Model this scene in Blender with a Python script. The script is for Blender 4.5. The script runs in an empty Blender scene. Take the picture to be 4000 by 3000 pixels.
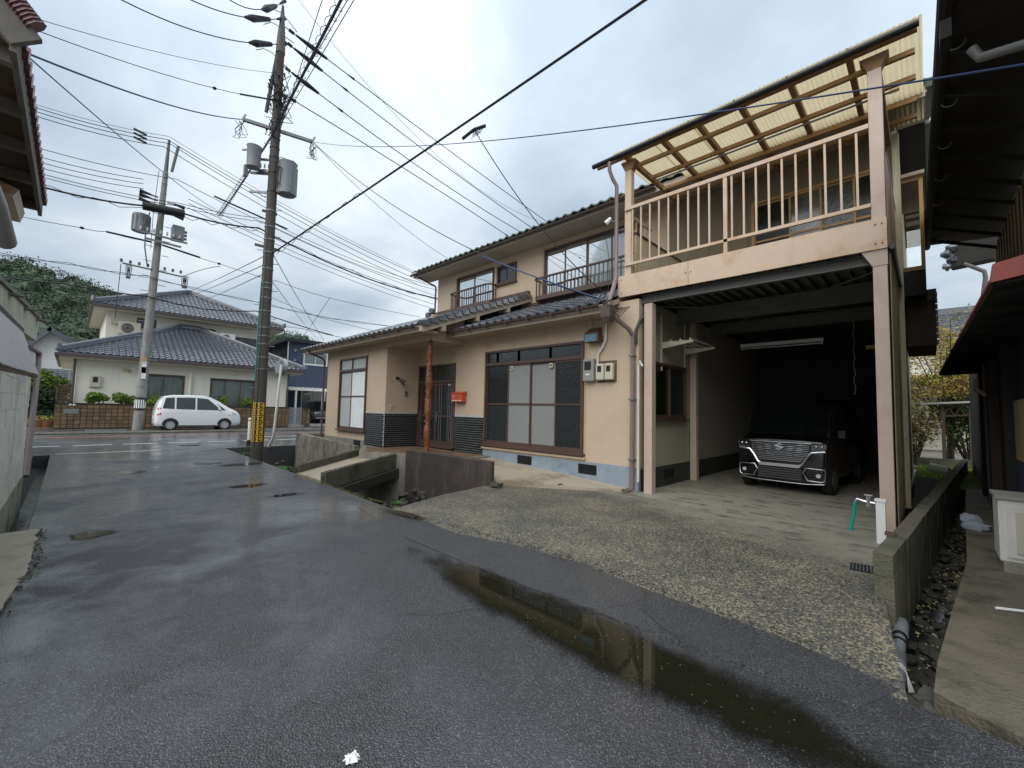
import bpy, math, random
from math import sin, cos, pi, radians, sqrt, atan2
from mathutils import Vector, Matrix, noise
random.seed(11)
SC = bpy.context.scene
COL = SC.collection
V = Vector
# ------------------------------------------------------------------ camera, world, sun, exposure
FPX = 1673.08
RW = Matrix(((0.71756438, 0.02703866, 0.69596715), (0.69613446, -0.05986414, -0.71541114), (0.02231972, 0.99784027, -0.06177892)))
EYE = V((0, 0, 1.5))
cd = bpy.data.cameras.new('camera'); cam = bpy.data.objects.new('camera', cd); COL.objects.link(cam)
cam.matrix_world = Matrix.Translation(EYE) @ RW.to_4x4()
cd.sensor_width = 36; cd.lens = 36 * FPX / 4000; cd.clip_end = 3000; cd.clip_start = .05
SC.camera = cam
SUN_EL, SUN_AZ = 46, 163      # azimuth of the sun, degrees clockwise from +Y
world = bpy.data.worlds.new('World'); SC.world = world; world.use_nodes = True
nt = world.node_tree; nt.nodes.clear()
def wn(t, **k):
    n = nt.nodes.new(t)
    for a, b in k.items(): setattr(n, a, b)
    return n
def wl(a, b): nt.links.new(a, b)
sky = wn('ShaderNodeTexSky'); sky.sky_type = 'NISHITA'; sky.sun_disc = False
sky.sun_elevation = radians(SUN_EL); sky.sun_rotation = radians(SUN_AZ)
tc = wn('ShaderNodeTexCoord'); sep = wn('ShaderNodeSeparateXYZ'); wl(tc.outputs['Generated'], sep.inputs[0])
def wm(op, a, b=None):
    n = wn('ShaderNodeMath', operation=op)
    for i, v in enumerate((a, b)):
        if v is None: continue
        if isinstance(v, (int, float)): n.inputs[i].default_value = v
        else: wl(v, n.inputs[i])
    return n.outputs[0]
zc = wm('MAXIMUM', sep.outputs[2], 0.0); dn = wm('ADD', zc, 0.22)
cmb = wn('ShaderNodeCombineXYZ'); wl(wm('DIVIDE', sep.outputs[0], dn), cmb.inputs[0]); wl(wm('DIVIDE', sep.outputs[1], dn), cmb.inputs[1])
n1 = wn('ShaderNodeTexNoise'); n1.inputs['Scale'].default_value = 1.25; n1.inputs['Detail'].default_value = 7; n1.inputs['Roughness'].default_value = .52
n1.inputs['Distortion'].default_value = .25; wl(cmb.outputs[0], n1.inputs['Vector'])
n2 = wn('ShaderNodeTexNoise'); n2.inputs['Scale'].default_value = .45; n2.inputs['Detail'].default_value = 3; wl(cmb.outputs[0], n2.inputs['Vector'])
s = wm('ADD', wm('MULTIPLY', n1.outputs[0], .6), wm('MULTIPLY', n2.outputs[0], .4))
rp = wn('ShaderNodeValToRGB'); wl(s, rp.inputs[0])
e = rp.color_ramp.elements
e[0].position = .38; e[0].color = (2.95, 3.6, 4.35, 1); e[1].position = .63; e[1].color = (7.0, 7.5, 7.8, 1)
q = rp.color_ramp.elements.new(.5); q.color = (4.4, 5.1, 5.8, 1)
up = wm('ADD', wm('MULTIPLY', zc, 1.05), .70)       # an overcast sky is brighter overhead than at the horizon
vm = wn('ShaderNodeVectorMath', operation='SCALE'); wl(rp.outputs[0], vm.inputs[0]); wl(up, vm.inputs['Scale'])
mx = wn('ShaderNodeMix', data_type='RGBA'); mx.inputs[0].default_value = .9; wl(sky.outputs[0], mx.inputs[6]); wl(vm.outputs[0], mx.inputs[7])
bg = wn('ShaderNodeBackground'); bg.inputs[1].default_value = .082; wl(mx.outputs[2], bg.inputs[0])
wo = wn('ShaderNodeOutputWorld'); wl(bg.outputs[0], wo.inputs[0])
sl = bpy.data.lights.new('sun', 'SUN'); sl.energy = 1.5; sl.angle = radians(70); sl.color = (1, .97, .92)
so = bpy.data.objects.new('sun', sl); COL.objects.link(so)
az = radians(SUN_AZ); el = radians(SUN_EL)
so.rotation_euler = V((sin(az) * cos(el), cos(az) * cos(el), sin(el))).to_track_quat('Z', 'Y').to_euler()
SC.view_settings.view_transform = 'Standard'; SC.view_settings.look = 'None'; SC.view_settings.exposure = 0.75
SC.view_settings.gamma = 1; SC.view_settings.use_curve_mapping = False
# ------------------------------------------------------------------ helpers
def ray(px, py): return RW @ V((px - 2000, -(py - 1500), -FPX))
def at(px, py, X=None, Y=None, Z=None):
    d = ray(px, py)
    t = X / d.x if X is not None else Y / d.y if Y is not None else (Z - 1.5) / d.z
    return EYE + d * t
MATS = {}
def newmat(name):
    m = bpy.data.materials.new(name); m.use_nodes = True; MATS[name] = m
    return m, m.node_tree, m.node_tree.nodes['Principled BSDF']
class NT:
    def __init__(s, nt): s.nt = nt
    def n(s, t, ins=None, **k):
        n = s.nt.nodes.new(t)
        for a, b in k.items(): setattr(n, a, b)
        for a, b in (ins or {}).items():
            if hasattr(b, 'is_linked') or isinstance(b, bpy.types.NodeSocket): s.nt.links.new(b, n.inputs[a])
            else: n.inputs[a].default_value = b
        return n
    def m(s, op, a, b=0.0, c=None):
        d = {0: a, 1: b}
        if c is not None: d[2] = c
        return s.n('ShaderNodeMath', d, operation=op).outputs[0]
    def mix(s, f, a, b): return s.n('ShaderNodeMix', {0: f, 6: a, 7: b}, data_type='RGBA').outputs[2]
    def noise(s, sc, det=4, vec=None, rough=.55, dist=0):
        d = {'Scale': sc, 'Detail': det, 'Roughness': rough, 'Distortion': dist}
        if vec is not None: d['Vector'] = vec
        return s.n('ShaderNodeTexNoise', d).outputs[0]
    def ramp(s, f, a, b): # smooth step a..b
        return s.n('ShaderNodeMapRange', {0: f, 1: a, 2: b, 3: 0.0, 4: 1.0}).outputs[0]
def c4(c, k=1): return (c[0] * k, c[1] * k, c[2] * k, 1)
def mat(name, col, rough=.6, metal=0., var=.18, scale=2.5, bump=0., bs=60., streak=0., scol=None, rnd=0., spec=.5, patch=0., pcol=None, psc=1.5, coat=0.):
    m, nt, b = newmat(name); N = NT(nt)
    pos = N.n('ShaderNodeNewGeometry').outputs['Position']
    f = N.noise(scale, 6, pos)
    c = N.mix(f, c4(col, 1 - var), c4(col, 1 + var))
    if streak:
        mp = N.n('ShaderNodeMapping', {'Vector': pos, 'Scale': (3.1, 3.1, .75)}).outputs[0]
        g = N.ramp(N.noise(1.0, 8, mp, .74, 1.2), .50, .66)
        c = N.mix(N.m('MULTIPLY', g, streak), c, c4(scol or col, 1 if scol else .45))
    if patch:
        g = N.ramp(N.noise(psc, 8, pos, .65), .5, .68)
        c = N.mix(N.m('MULTIPLY', g, patch), c, c4(pcol))
    if rnd:
        r = N.n('ShaderNodeObjectInfo').outputs['Random']
        h = N.n('ShaderNodeHueSaturation', {'Value': N.m('MULTIPLY_ADD', r, rnd * 2, 1 - rnd), 'Color': c}); c = h.outputs[0]
    nt.links.new(c, b.inputs['Base Color'])
    b.inputs['Roughness'].default_value = rough; b.inputs['Metallic'].default_value = metal
    b.inputs['Specular IOR Level'].default_value = spec; b.inputs['Coat Weight'].default_value = coat
    if rough < .9 and metal == 0:
        nt.links.new(N.m('MULTIPLY_ADD', N.noise(scale * 4, 4, pos), .3, max(rough - .15, .02)), b.inputs['Roughness'])
    if bump:
        bn = N.n('ShaderNodeBump', {'Height': N.noise(bs, 4, pos), 'Strength': bump, 'Distance': .02})
        nt.links.new(bn.outputs[0], b.inputs['Normal'])
    return m
def glassmat(name, tint=(.9, .93, .92), ior=1.6, rough=.01, dark=0.):
    m, nt, b = newmat(name); N = NT(nt); nt.nodes.remove(b)
    fr = N.n('ShaderNodeFresnel', {'IOR': ior}).outputs[0]
    tr = N.n('ShaderNodeBsdfTransparent', {'Color': c4(tint)}).outputs[0]
    gl = N.n('ShaderNodeBsdfGlossy', {'Roughness': rough}).outputs[0]
    o = N.n('ShaderNodeMixShader', {0: N.m('MULTIPLY_ADD', fr, 1.0, .02), 1: tr, 2: gl}).outputs[0]
    nt.links.new(o, nt.nodes['Material Output'].inputs[0]); return m
class MB:
    def __init__(s): s.v = []; s.f = []
    def add(s, vs, fs):
        o = len(s.v); s.v += [tuple(p) for p in vs]; s.f += [tuple(i + o for i in f) for f in fs]; return s
    def hexa(s, c): return s.add(c, [(0, 3, 2, 1), (4, 5, 6, 7), (0, 1, 5, 4), (1, 2, 6, 5), (2, 3, 7, 6), (3, 0, 4, 7)])
    def box(s, x0, x1, y0, y1, z0, z1):
        return s.hexa([(x0, y0, z0), (x1, y0, z0), (x1, y1, z0), (x0, y1, z0), (x0, y0, z1), (x1, y0, z1), (x1, y1, z1), (x0, y1, z1)])
    def prism(s, poly, z0, z1):
        n = len(poly); vs = [(p[0], p[1], z0 if len(p) < 3 else p[2] + z0) for p in poly] + [(p[0], p[1], z1 if len(p) < 3 else p[2] + z1) for p in poly]
        return s.add(vs, [tuple(range(n - 1, -1, -1)), tuple(range(n, 2 * n))] + [(i, (i + 1) % n, n + (i + 1) % n, n + i) for i in range(n)])
    def quad(s, *p): return s.add(p, [tuple(range(len(p)))])
    def bar(s, a, b, w, h, upv=(0, 0, 1)):
        a = V(a); b = V(b); d = (b - a).normalized(); u = V(upv); sx = d.cross(u)
        if sx.length < 1e-4: sx = d.cross(V((1, 0, 0)))
        sx.normalize(); u = sx.cross(d).normalized(); sx = sx * w / 2; u = u * h / 2
        return s.hexa([a - sx - u, a + sx - u, a + sx + u, a - sx + u, b - sx - u, b + sx - u, b + sx + u, b - sx + u])
    def tube(s, pts, r, n=6, caps=True, rad=None):
        pts = [V(p) for p in pts]; k = len(pts); vs = []; prev = None
        for i, p in enumerate(pts):
            d = (pts[min(i + 1, k - 1)] - pts[max(i - 1, 0)]).normalized()
            if prev is None: a = d.cross(V((0, 0, 1))) if abs(d.z) < .95 else d.cross(V((1, 0, 0)))
            else: a = prev - d * prev.dot(d)
            a.normalize(); prev = a; b = d.cross(a); rr = rad[i] if rad else r
            for j in range(n):
                t = 2 * pi * j / n; vs.append(p + a * (rr * cos(t)) + b * (rr * sin(t)))
        fs = [(i * n + j, i * n + (j + 1) % n, (i + 1) * n + (j + 1) % n, (i + 1) * n + j) for i in range(k - 1) for j in range(n)]
        if caps: fs += [tuple(range(n - 1, -1, -1)), tuple(range((k - 1) * n, k * n))]
        return s.add(vs, fs)
    def build(s, name, m, parent=None, smooth=False, bevel=0):
        me = bpy.data.meshes.new(name); me.from_pydata(s.v, [], s.f); me.validate(); me.update()
        if smooth:
            me.polygons.foreach_set('use_smooth', [True] * len(me.polygons))
            me.set_sharp_from_angle(angle=radians(40))
        return place(name, me, m, parent, bevel=bevel)
def mat_of(m): return MATS[m] if isinstance(m, str) else m
def place(name, me, m, parent=None, M=None, bevel=0):
    if m is not None and len(me.materials) == 0: me.materials.append(mat_of(m))
    o = bpy.data.objects.new(name, me); COL.objects.link(o)
    if parent is not None:
        o.parent = parent; o.matrix_parent_inverse = WINV.get(parent.name, Matrix.Identity(4))
    if M is not None: o.matrix_basis = M
    if bevel:
        b = o.modifiers.new('bevel', 'BEVEL'); b.width = bevel; b.segments = 2; b.limit_method = 'ANGLE'
    return o
WINV = {}
def tag(o, label=None, cat=None, group=None, kind=None):
    if label: o['label'] = label
    if cat: o['category'] = cat
    if group: o['group'] = group
    if kind: o['kind'] = kind
    return o
def thing(name, label, cat, loc=(0, 0, 0), group=None):
    o = bpy.data.objects.new(name, None); COL.objects.link(o); o.location = loc; o.empty_display_size = .2
    WINV[o.name] = Matrix.Translation(-V(loc)); return tag(o, label, cat, group)
def struct(name, mb, m): return tag(mb.build(name, m), kind='structure')
def copy_thing(root, loc, label, rot=None):
    r = root.copy(); COL.objects.link(r); r.location = loc; r['label'] = label
    if rot is not None: r.rotation_euler = rot
    for ch in list(root.children):
        c = ch.copy(); COL.objects.link(c); c.parent = r
        for g in list(ch.children):
            d = g.copy(); COL.objects.link(d); d.parent = c
    return r
class Fr:      # a wall plane: origin, horizontal direction u, outward normal n
    def __init__(s, O, u, n): s.O = V(O); s.u = V(u); s.n = V(n)
    def p(s, u, z, d=0): return s.O + s.u * u + s.n * d + V((0, 0, z))
    def box(s, mb, u0, u1, z0, z1, d0, d1):
        P = s.p; return mb.hexa([P(u0, z0, d0), P(u1, z0, d0), P(u1, z0, d1), P(u0, z0, d1), P(u0, z1, d0), P(u1, z1, d0), P(u1, z1, d1), P(u0, z1, d1)])
def panels(fr, parent, u0, u1, z0, z1, holes, joints, m, thick=.14, name='wall_panel', gap=.004):
    xs = [u0] + [j for j in joints if u0 < j < u1] + [u1]
    for a, b in zip(xs[:-1], xs[1:]):
        mb = MB(); aa = a + (gap if a > u0 else 0); bb = b - (gap if b < u1 else 0)
        cuts = sorted({aa, bb} | {h[i] for h in holes for i in (0, 1) if aa < h[i] < bb})
        for c, d in zip(cuts[:-1], cuts[1:]):
            mid = (c + d) / 2; zz = z0
            for h in sorted([h for h in holes if h[0] < mid < h[1]], key=lambda h: h[2]):
                if h[2] > zz: fr.box(mb, c, d, zz, h[2], -thick, 0)
                zz = h[3]
            if zz < z1: fr.box(mb, c, d, zz, z1, -thick, 0)
        if mb.v and len(cuts) == 2 and len(mb.v) == 16:
            for k in (0, 8): q = MB(); q.add(mb.v[k:k + 8], mb.f[:6]); q.build(name, m, parent)
        elif mb.v: mb.build(name, m, parent)
def window(fr, parent, u0, u1, z0, z1, cols, m, fills, fw=.05, trans=None, tcols=None, dep=.05, sill=True, mid=None, pname='window', midrows=None):
    """frame + sliding panes. cols: list of u cuts; fills: one material per pane (or (glass, backing))"""
    f = MB(); B = lambda *a: fr.box(f, *a)
    B(u0, u1, z0, z0 + fw, -.1, dep); B(u0, u1, z1 - fw, z1, -.1, dep)
    B(u0, u0 + fw, z0 + fw, z1 - fw, -.1, dep); B(u1 - fw, u1, z0 + fw, z1 - fw, -.1, dep)
    zt = trans or z1 - fw
    if trans: B(u0 + fw, u1 - fw, trans - .035, trans + .035, -.1, dep + .004)
    if sill: fr.box(f, u0 - .04, u1 + .04, z0 - .04, z0, -.02, dep + .05)
    w = f.build(pname, m, parent)
    cs = [u0 + fw] + list(cols) + [u1 - fw]; lo = z0 + fw; hi = zt - (.035 if trans else 0)
    for i, (a, b) in enumerate(zip(cs[:-1], cs[1:])):
        d = .012 if i % 2 else -.02; s = MB(); sw = .028
        fr.box(s, a - sw * .5, a + sw * .7, lo, hi, d - .02, d + .018); fr.box(s, b - sw * .7, b + sw * .5, lo, hi, d - .02, d + .018)
        fr.box(s, a + sw * .7, b - sw * .7, lo, lo + .05, d - .02, d + .018); fr.box(s, a + sw * .7, b - sw * .7, hi - .04, hi, d - .02, d + .018)
        if mid and i not in (): fr.box(s, a + sw * .7, b - sw * .7, mid - .02, mid + .02, d - .015, d + .019)
        s.build('sash', m, w)
        fl = fills[i % len(fills)]; back = None
        if isinstance(fl, tuple): fl, back = fl
        g = MB(); fr.box(g, a + .012, b - .012, lo + .04, hi - .03, d - .006, d); g.build('pane', fl, w)
        if back:
            k = MB(); n = 14; vs = []
            if back == 'curtain':
                for q in range(n + 1):
                    uu = a + (b - a) * q / n; dd = -.13 - .025 * (q % 2)
                    vs += [fr.p(uu, lo, dd), fr.p(uu, hi, dd)]
                k.add(vs, [(2 * q, 2 * q + 2, 2 * q + 3, 2 * q + 1) for q in range(n)])
            else: fr.box(k, a, b, lo, hi, -.16, -.14)
            k.build('curtain' if back == 'curtain' else 'blind', back, w)
    if trans:
        ts = [u0 + fw] + list(tcols or cols) + [u1 - fw]
        for a, b in zip(ts[:-1], ts[1:]):
            s = MB(); lo2 = trans + .035; hi2 = z1 - fw
            fr.box(s, a - .02, a + .02, lo2, hi2, -.03, .02); fr.box(s, b - .02, b + .02, lo2, hi2, -.03, .02); s.build('sash', m, w)
            g = MB(); fr.box(g, a + .02, b - .02, lo2, hi2, -.012, -.006)
            g.build('pane', 'dark_pane' if len(cols) == 3 else fills[0][0] if isinstance(fills[0], tuple) else fills[0], w)
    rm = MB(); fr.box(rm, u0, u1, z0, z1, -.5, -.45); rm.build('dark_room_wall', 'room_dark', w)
    return w
# ------------------------------------------------------------------ materials
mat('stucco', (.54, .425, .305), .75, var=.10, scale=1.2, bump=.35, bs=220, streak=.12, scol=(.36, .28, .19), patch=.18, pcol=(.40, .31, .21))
mat('shaded_stucco', (.21, .175, .12), .8, var=.15, scale=2, bump=.3, bs=200, streak=.3, scol=(.18, .14, .09))  # same stucco for the balcony back wall, with the shade painted into its colour
mat('eave_board', (.42, .35, .275), .6, var=.15, streak=.25)
mat('cream_wall', (.76, .73, .63), .75, var=.08, scale=.8, bump=.2, bs=150, streak=.18)
mat('pink_steel', (.575, .44, .32), .45, var=.08, scale=3, streak=.16, scol=(.40, .24, .16), patch=.5, pcol=(.45, .20, .07), psc=2.2)
mat('post_paint', (.50, .39, .32), .42, var=.07, streak=.3, scol=(.62, .45, .38), patch=.35, pcol=(.36, .22, .18), psc=3)
mat('rust_wood', (.30, .17, .08), .7, var=.3, scale=6, streak=.5, scol=(.10, .05, .025))
mat('purlin_wood', (.44, .27, .12), .6, var=.2, scale=6)
mat('plinth_blue', (.25, .30, .35), .7, var=.2, scale=4, bump=.3, bs=60, patch=.5, pcol=(.11, .15, .20), psc=3)
mat('roof_tile', (.085, .095, .115), .26, var=.25, scale=9, rnd=.22, spec=.8, coat=.3)
mat('roof_tile_far', (.070, .075, .092), .30, var=.2, scale=6, rnd=.2, spec=.9, coat=.4)
mat('roof_tile_green', (.17, .215, .18), .5, var=.3, scale=9, rnd=.2)
mat('roof_under', (.03, .028, .03), .8)
mat('bronze', (.085, .052, .042), .4, var=.15, rnd=.05)
mat('gutter_brown', (.085, .06, .055), .45, var=.15)
mat('black_pvc', (.012, .012, .013), .35)
mat('downpipe_mauve', (.22, .165, .165), .5, var=.15, streak=.3)
mat('white_pvc', (.62, .60, .55), .4, var=.08, streak=.2)
mat('grey_pvc', (.20, .22, .24), .45, var=.15, streak=.3)
mat('black_brick', (.010, .011, .012), .22, var=.4, scale=12, rnd=.4, spec=.6)
mat('mortar', (.42, .44, .43), .85, var=.15, scale=8)
mat('concrete', (.24, .225, .19), .8, var=.25, scale=3, bump=.5, bs=50, streak=.5, scol=(.07, .065, .055), patch=.5, pcol=(.11, .10, .08), psc=2)
mat('concrete_stained', (.045, .037, .033), .75, var=.4, scale=5, bump=.6, bs=50, streak=.45, scol=(.17, .14, .11), patch=.5, pcol=(.09, .05, .038), psc=3)
mat('concrete_rusty', (.22, .20, .17), .75, var=.3, scale=4, bump=.6, bs=50, streak=.95, scol=(.075, .035, .025), patch=.8, pcol=(.07, .06, .05), psc=2.5)
mat('concrete_mossy', (.115, .108, .08), .85, var=.3, scale=5, bump=.7, bs=45, patch=.8, pcol=(.035, .045, .02), psc=2.2)
mat('concrete_dark', (.035, .034, .028), .8, var=.4, scale=5, bump=.8, bs=30, patch=.6, pcol=(.015, .02, .01), psc=3)
mat('path_concrete', (.36, .31, .235), .7, var=.2, scale=2.2, bump=.3, bs=60, patch=.9, pcol=(.15, .115, .075), psc=1.1)
mat('slab_dirty', (.125, .108, .08), .6, var=.4, scale=3, bump=.8, bs=35, patch=.95, pcol=(.035, .036, .024), psc=2.6)
mat('pole_concrete', (.075, .066, .054), .8, var=.3, scale=3, bump=.4, bs=60, streak=.7, scol=(.045, .04, .03))
mat('pole_light', (.24, .235, .22), .8, var=.25, scale=2, bump=.4, bs=60, streak=.8, scol=(.12, .11, .10))
mat('galvanised', (.22, .23, .24), .45, metal=.5, var=.15)
mat('transformer_grey', (.22, .235, .25), .45, var=.12, streak=.3)
mat('cable_black', (.010, .010, .012), .5)
mat('cable_grey', (.08, .085, .10), .5)
mat('cable_blue', (.02, .045, .13), .5)
mat('insulator', (.55, .50, .46), .3)
mat('yellow_plate', (.72, .42, .03), .5, var=.12)
mat('black_paint', (.012, .012, .012), .5)
mat('white_paint', (.74, .74, .72), .45, var=.06)
mat('road_white', (.62, .62, .60), .6, var=.15, scale=12, patch=.6, pcol=(.25, .26, .27), psc=9)
mat('road_orange', (.50, .16, .05), .6, var=.2, scale=12, patch=.6, pcol=(.12, .10, .10), psc=9)
mat('car_white', (.72, .73, .74), .22, var=.03, coat=.6)
mat('car_black', (.004, .004, .005), .12, var=.05, coat=.6)
mat('car_dark', (.008, .009, .014), .15, coat=.5)
mat('chrome', (.72, .73, .76), .28, metal=.9)
mat('chrome_dim', (.40, .41, .43), .35, metal=.9)
mat('rubber', (.012, .012, .012), .8)
mat('hubcap', (.50, .51, .53), .35, metal=.4)
mat('tail_red', (.45, .015, .012), .2)
mat('lamp_clear', (.55, .56, .56), .1, spec=.8)
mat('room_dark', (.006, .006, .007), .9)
mat('curtain', (.72, .74, .75), .85, var=.12, scale=4)
mat('grey_sheet', (.23, .235, .23), .6, var=.10, scale=3, patch=.25, pcol=(.15, .15, .145))
mat('pale_sheet', (.42, .46, .45), .5, var=.10, scale=3)
mat('pattern_glass', (.022, .026, .028), .18, var=.5, scale=14, bump=.3, bs=16, spec=.6)
mat('dark_pane', (.01, .012, .013), .05, spec=1.0)
mat('black_glass', (.003, .004, .004), .08, spec=.25)
mat('mesh_screen', (.05, .055, .055), .5)
glassmat('glass')
mat('mailbox_red', (.52, .085, .035), .4, var=.1)
mat('beige_plastic', (.52, .48, .38), .5, var=.08)
mat('meter_grey', (.27, .27, .245), .5, var=.1)
mat('dark_plastic', (.015, .016, .018), .4)
mat('hood_brown', (.11, .075, .055), .5)
mat('hood_blue', (.12, .24, .32), .5, patch=.5, pcol=(.25, .30, .30), psc=12)
mat('bark_orange', (.19, .062, .026), .38, var=.45, scale=7, bump=.8, bs=24, patch=.6, pcol=(.10, .022, .01), psc=6, coat=.3)
mat('knot_dark', (.10, .03, .012), .5)
mat('deck_steel', (.11, .11, .10), .6, var=.2)
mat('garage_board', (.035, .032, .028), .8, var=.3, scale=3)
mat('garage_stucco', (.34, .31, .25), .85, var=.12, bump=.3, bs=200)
mat('siding_tan', (.62, .56, .38), .55, var=.15, streak=.5, scol=(.17, .14, .07))
mat('block_wall', (.78, .77, .66), .8, var=.12, scale=3, bump=.5, bs=70, streak=.4, scol=(.25, .25, .19), rnd=.06, patch=.35, pcol=(.22, .23, .15), psc=1.2)
mat('parapet_render', (.52, .51, .38), .8, var=.15, scale=2, bump=.3, bs=80, streak=.6, scol=(.20, .20, .15))
mat('joint_dark', (.36, .35, .29), .9)
mat('wall_mossy', (.30, .30, .22), .85, var=.3, scale=5, bump=.5, bs=60, patch=.9, pcol=(.055, .065, .03), psc=2)
mat('tin_sheet', (.50, .465, .45), .5, var=.1, streak=.4, scol=(.28, .25, .23))
mat('old_wood', (.10, .065, .045), .8, var=.3, scale=5, streak=.4)
mat('old_wood_grey', (.16, .145, .125), .8, var=.3, scale=5, streak=.4)
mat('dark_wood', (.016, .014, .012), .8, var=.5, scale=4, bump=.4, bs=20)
mat('thatch_dark', (.018, .015, .012), .95, var=.6, scale=8, bump=1, bs=26)
mat('tile_maroon', (.16, .075, .085), .4, var=.25, rnd=.15)
mat('red_metal', (.34, .07, .05), .45, var=.15, patch=.5, pcol=(.16, .04, .03), psc=4)
mat('ochre_panel', (.40, .31, .13), .8, var=.1, streak=.2)
mat('cedar_boards', (.42, .36, .24), .8, var=.2, streak=.5)
mat('fence_brick', (.15, .10, .055), .8, var=.35, scale=7, rnd=.25, bump=.8, bs=22)
mat('fence_mortar', (.035, .025, .018), .9)
mat('blue_siding', (.055, .075, .12), .7, var=.1, bump=.4, bs=18)
mat('blue_siding_dark', (.02, .022, .03), .7)
mat('stone', (.055, .052, .042), .8, var=.35, scale=7, bump=.6, bs=30, rnd=.25)
mat('teal_hose', (.0, .30, .24), .35)
mat('tissue', (.80, .80, .80), .8)
mat('clay_pot', (.30, .13, .07), .8)
mat('bag_white', (.34, .38, .43), .35)
mat('iron_plate', (.09, .105, .11), .45, var=.25)
mat('bark', (.085, .07, .055), .9, var=.3, scale=10)
for nm, c, r in (('leaf_green', (.075, .13, .04), .3), ('leaf_bright', (.13, .19, .03), .3), ('leaf_dark', (.018, .035, .016), .35), ('leaf_gold', (.40, .31, .07), .25),
             ('leaf_olive', (.24, .23, .06), .3), ('leaf_hill', (.066, .090, .056), .2), ('grass', (.16, .24, .05), .3), ('weed', (.035, .095, .016), .3), ('leaf_twig', (.34, .30, .15), .3)):
    m, nt_, b = newmat(nm); N = NT(nt_)
    pos = N.n('ShaderNodeNewGeometry').outputs['Position']
    h = N.n('ShaderNodeHueSaturation', {'Value': N.m('MULTIPLY_ADD', N.noise(3.5 if nm != 'leaf_hill' else .12, 5, pos), r * 4, 1 - r * 2), 'Hue': N.m('MULTIPLY_ADD', N.noise(1.3 if nm != 'leaf_hill' else .035, 2, pos), .10, .45), 'Color': c4(c)})
    nt_.links.new(h.outputs[0], b.inputs['Base Color']); b.inputs['Roughness'].default_value = .6; b.inputs['Specular IOR Level'].default_value = .25
def asphalt(name, base=(.036, .036, .039), film=.8, wet0=.30, wet1=.55):
    m, nt, b = newmat(name); N = NT(nt)
    pos = N.n('ShaderNodeNewGeometry').outputs['Position']
    vo = N.n('ShaderNodeTexVoronoi', {'Vector': pos, 'Scale': 105.0})
    sp = N.m('MULTIPLY', N.ramp(N.n('ShaderNodeSeparateColor', {0: vo.outputs['Color']}).outputs[0], .55, 1.0), N.m('SUBTRACT', 1.0, N.ramp(vo.outputs['Distance'], .30, .50)))
    big = N.noise(.42, 5, pos, .6, .6); med = N.noise(3.2, 5, pos)
    c = N.mix(med, c4(base, .65), c4(base, 1.3))
    c = N.mix(N.m('MULTIPLY', sp, .62), c, (.25, .25, .255, 1)); c = N.mix(N.m('MULTIPLY', N.ramp(vo.outputs['Distance'], .35, .6), .5), c, (.012, .012, .013, 1))
    # tar joints and hairline cracks
    cr = N.n('ShaderNodeTexVoronoi', {'Vector': N.n('ShaderNodeVectorMath', {0: pos, 1: N.n('ShaderNodeVectorMath', {0: N.n('ShaderNodeTexNoise', {'Vector': pos, 'Scale': 1.5}).outputs['Color'], 'Scale': .5}, operation='SCALE').outputs[0]}, operation='ADD').outputs[0], 'Scale': .42}, feature='DISTANCE_TO_EDGE').outputs['Distance']
    ck = N.m('MULTIPLY', N.m('SUBTRACT', 1.0, N.ramp(cr, .0, .012)), N.ramp(N.noise(.8, 2, pos), .5, .6))
    c = N.mix(N.m('MULTIPLY', ck, .5), c, (.008, .008, .009, 1))
    nt.links.new(c, b.inputs['Base Color'])
    wet = N.ramp(N.m('MULTIPLY_ADD', N.noise(1.9, 6, pos, .7, .5), .35, N.m('MULTIPLY', big, .65)), .42, .58)
    ro = N.m('MULTIPLY_ADD', wet, wet1 - wet0, wet0)
    ro = N.m('MULTIPLY_ADD', N.noise(30, 3, pos), .12, N.m('SUBTRACT', ro, .06))
    nt.links.new(ro, b.inputs['Roughness'])
    nt.links.new(N.m('MULTIPLY', N.m('SUBTRACT', 1.0, wet), film), b.inputs['Coat Weight']); b.inputs['Coat Roughness'].default_value = .16; b.inputs['Coat IOR'].default_value = 1.45
    h = N.m('SUBTRACT', N.m('MULTIPLY_ADD', vo.outputs['Distance'], -1.0, N.m('MULTIPLY', N.noise(60, 3, pos), .6)), N.m('MULTIPLY', ck, .8))
    bn = N.n('ShaderNodeBump', {'Height': h, 'Strength': N.m('MULTIPLY_ADD', wet, .6, .35), 'Distance': .010})
    nt.links.new(bn.outputs[0], b.inputs['Normal']); b.inputs['Specular IOR Level'].default_value = .85
    return m
asphalt('asphalt_wet', (.040, .041, .046), wet0=.12, wet1=.55); asphalt('asphalt_road', (.06, .062, .07), wet0=.14, wet1=.32)
asphalt('asphalt_rough', (.046, .047, .051), film=.25, wet0=.30, wet1=.5)
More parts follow.
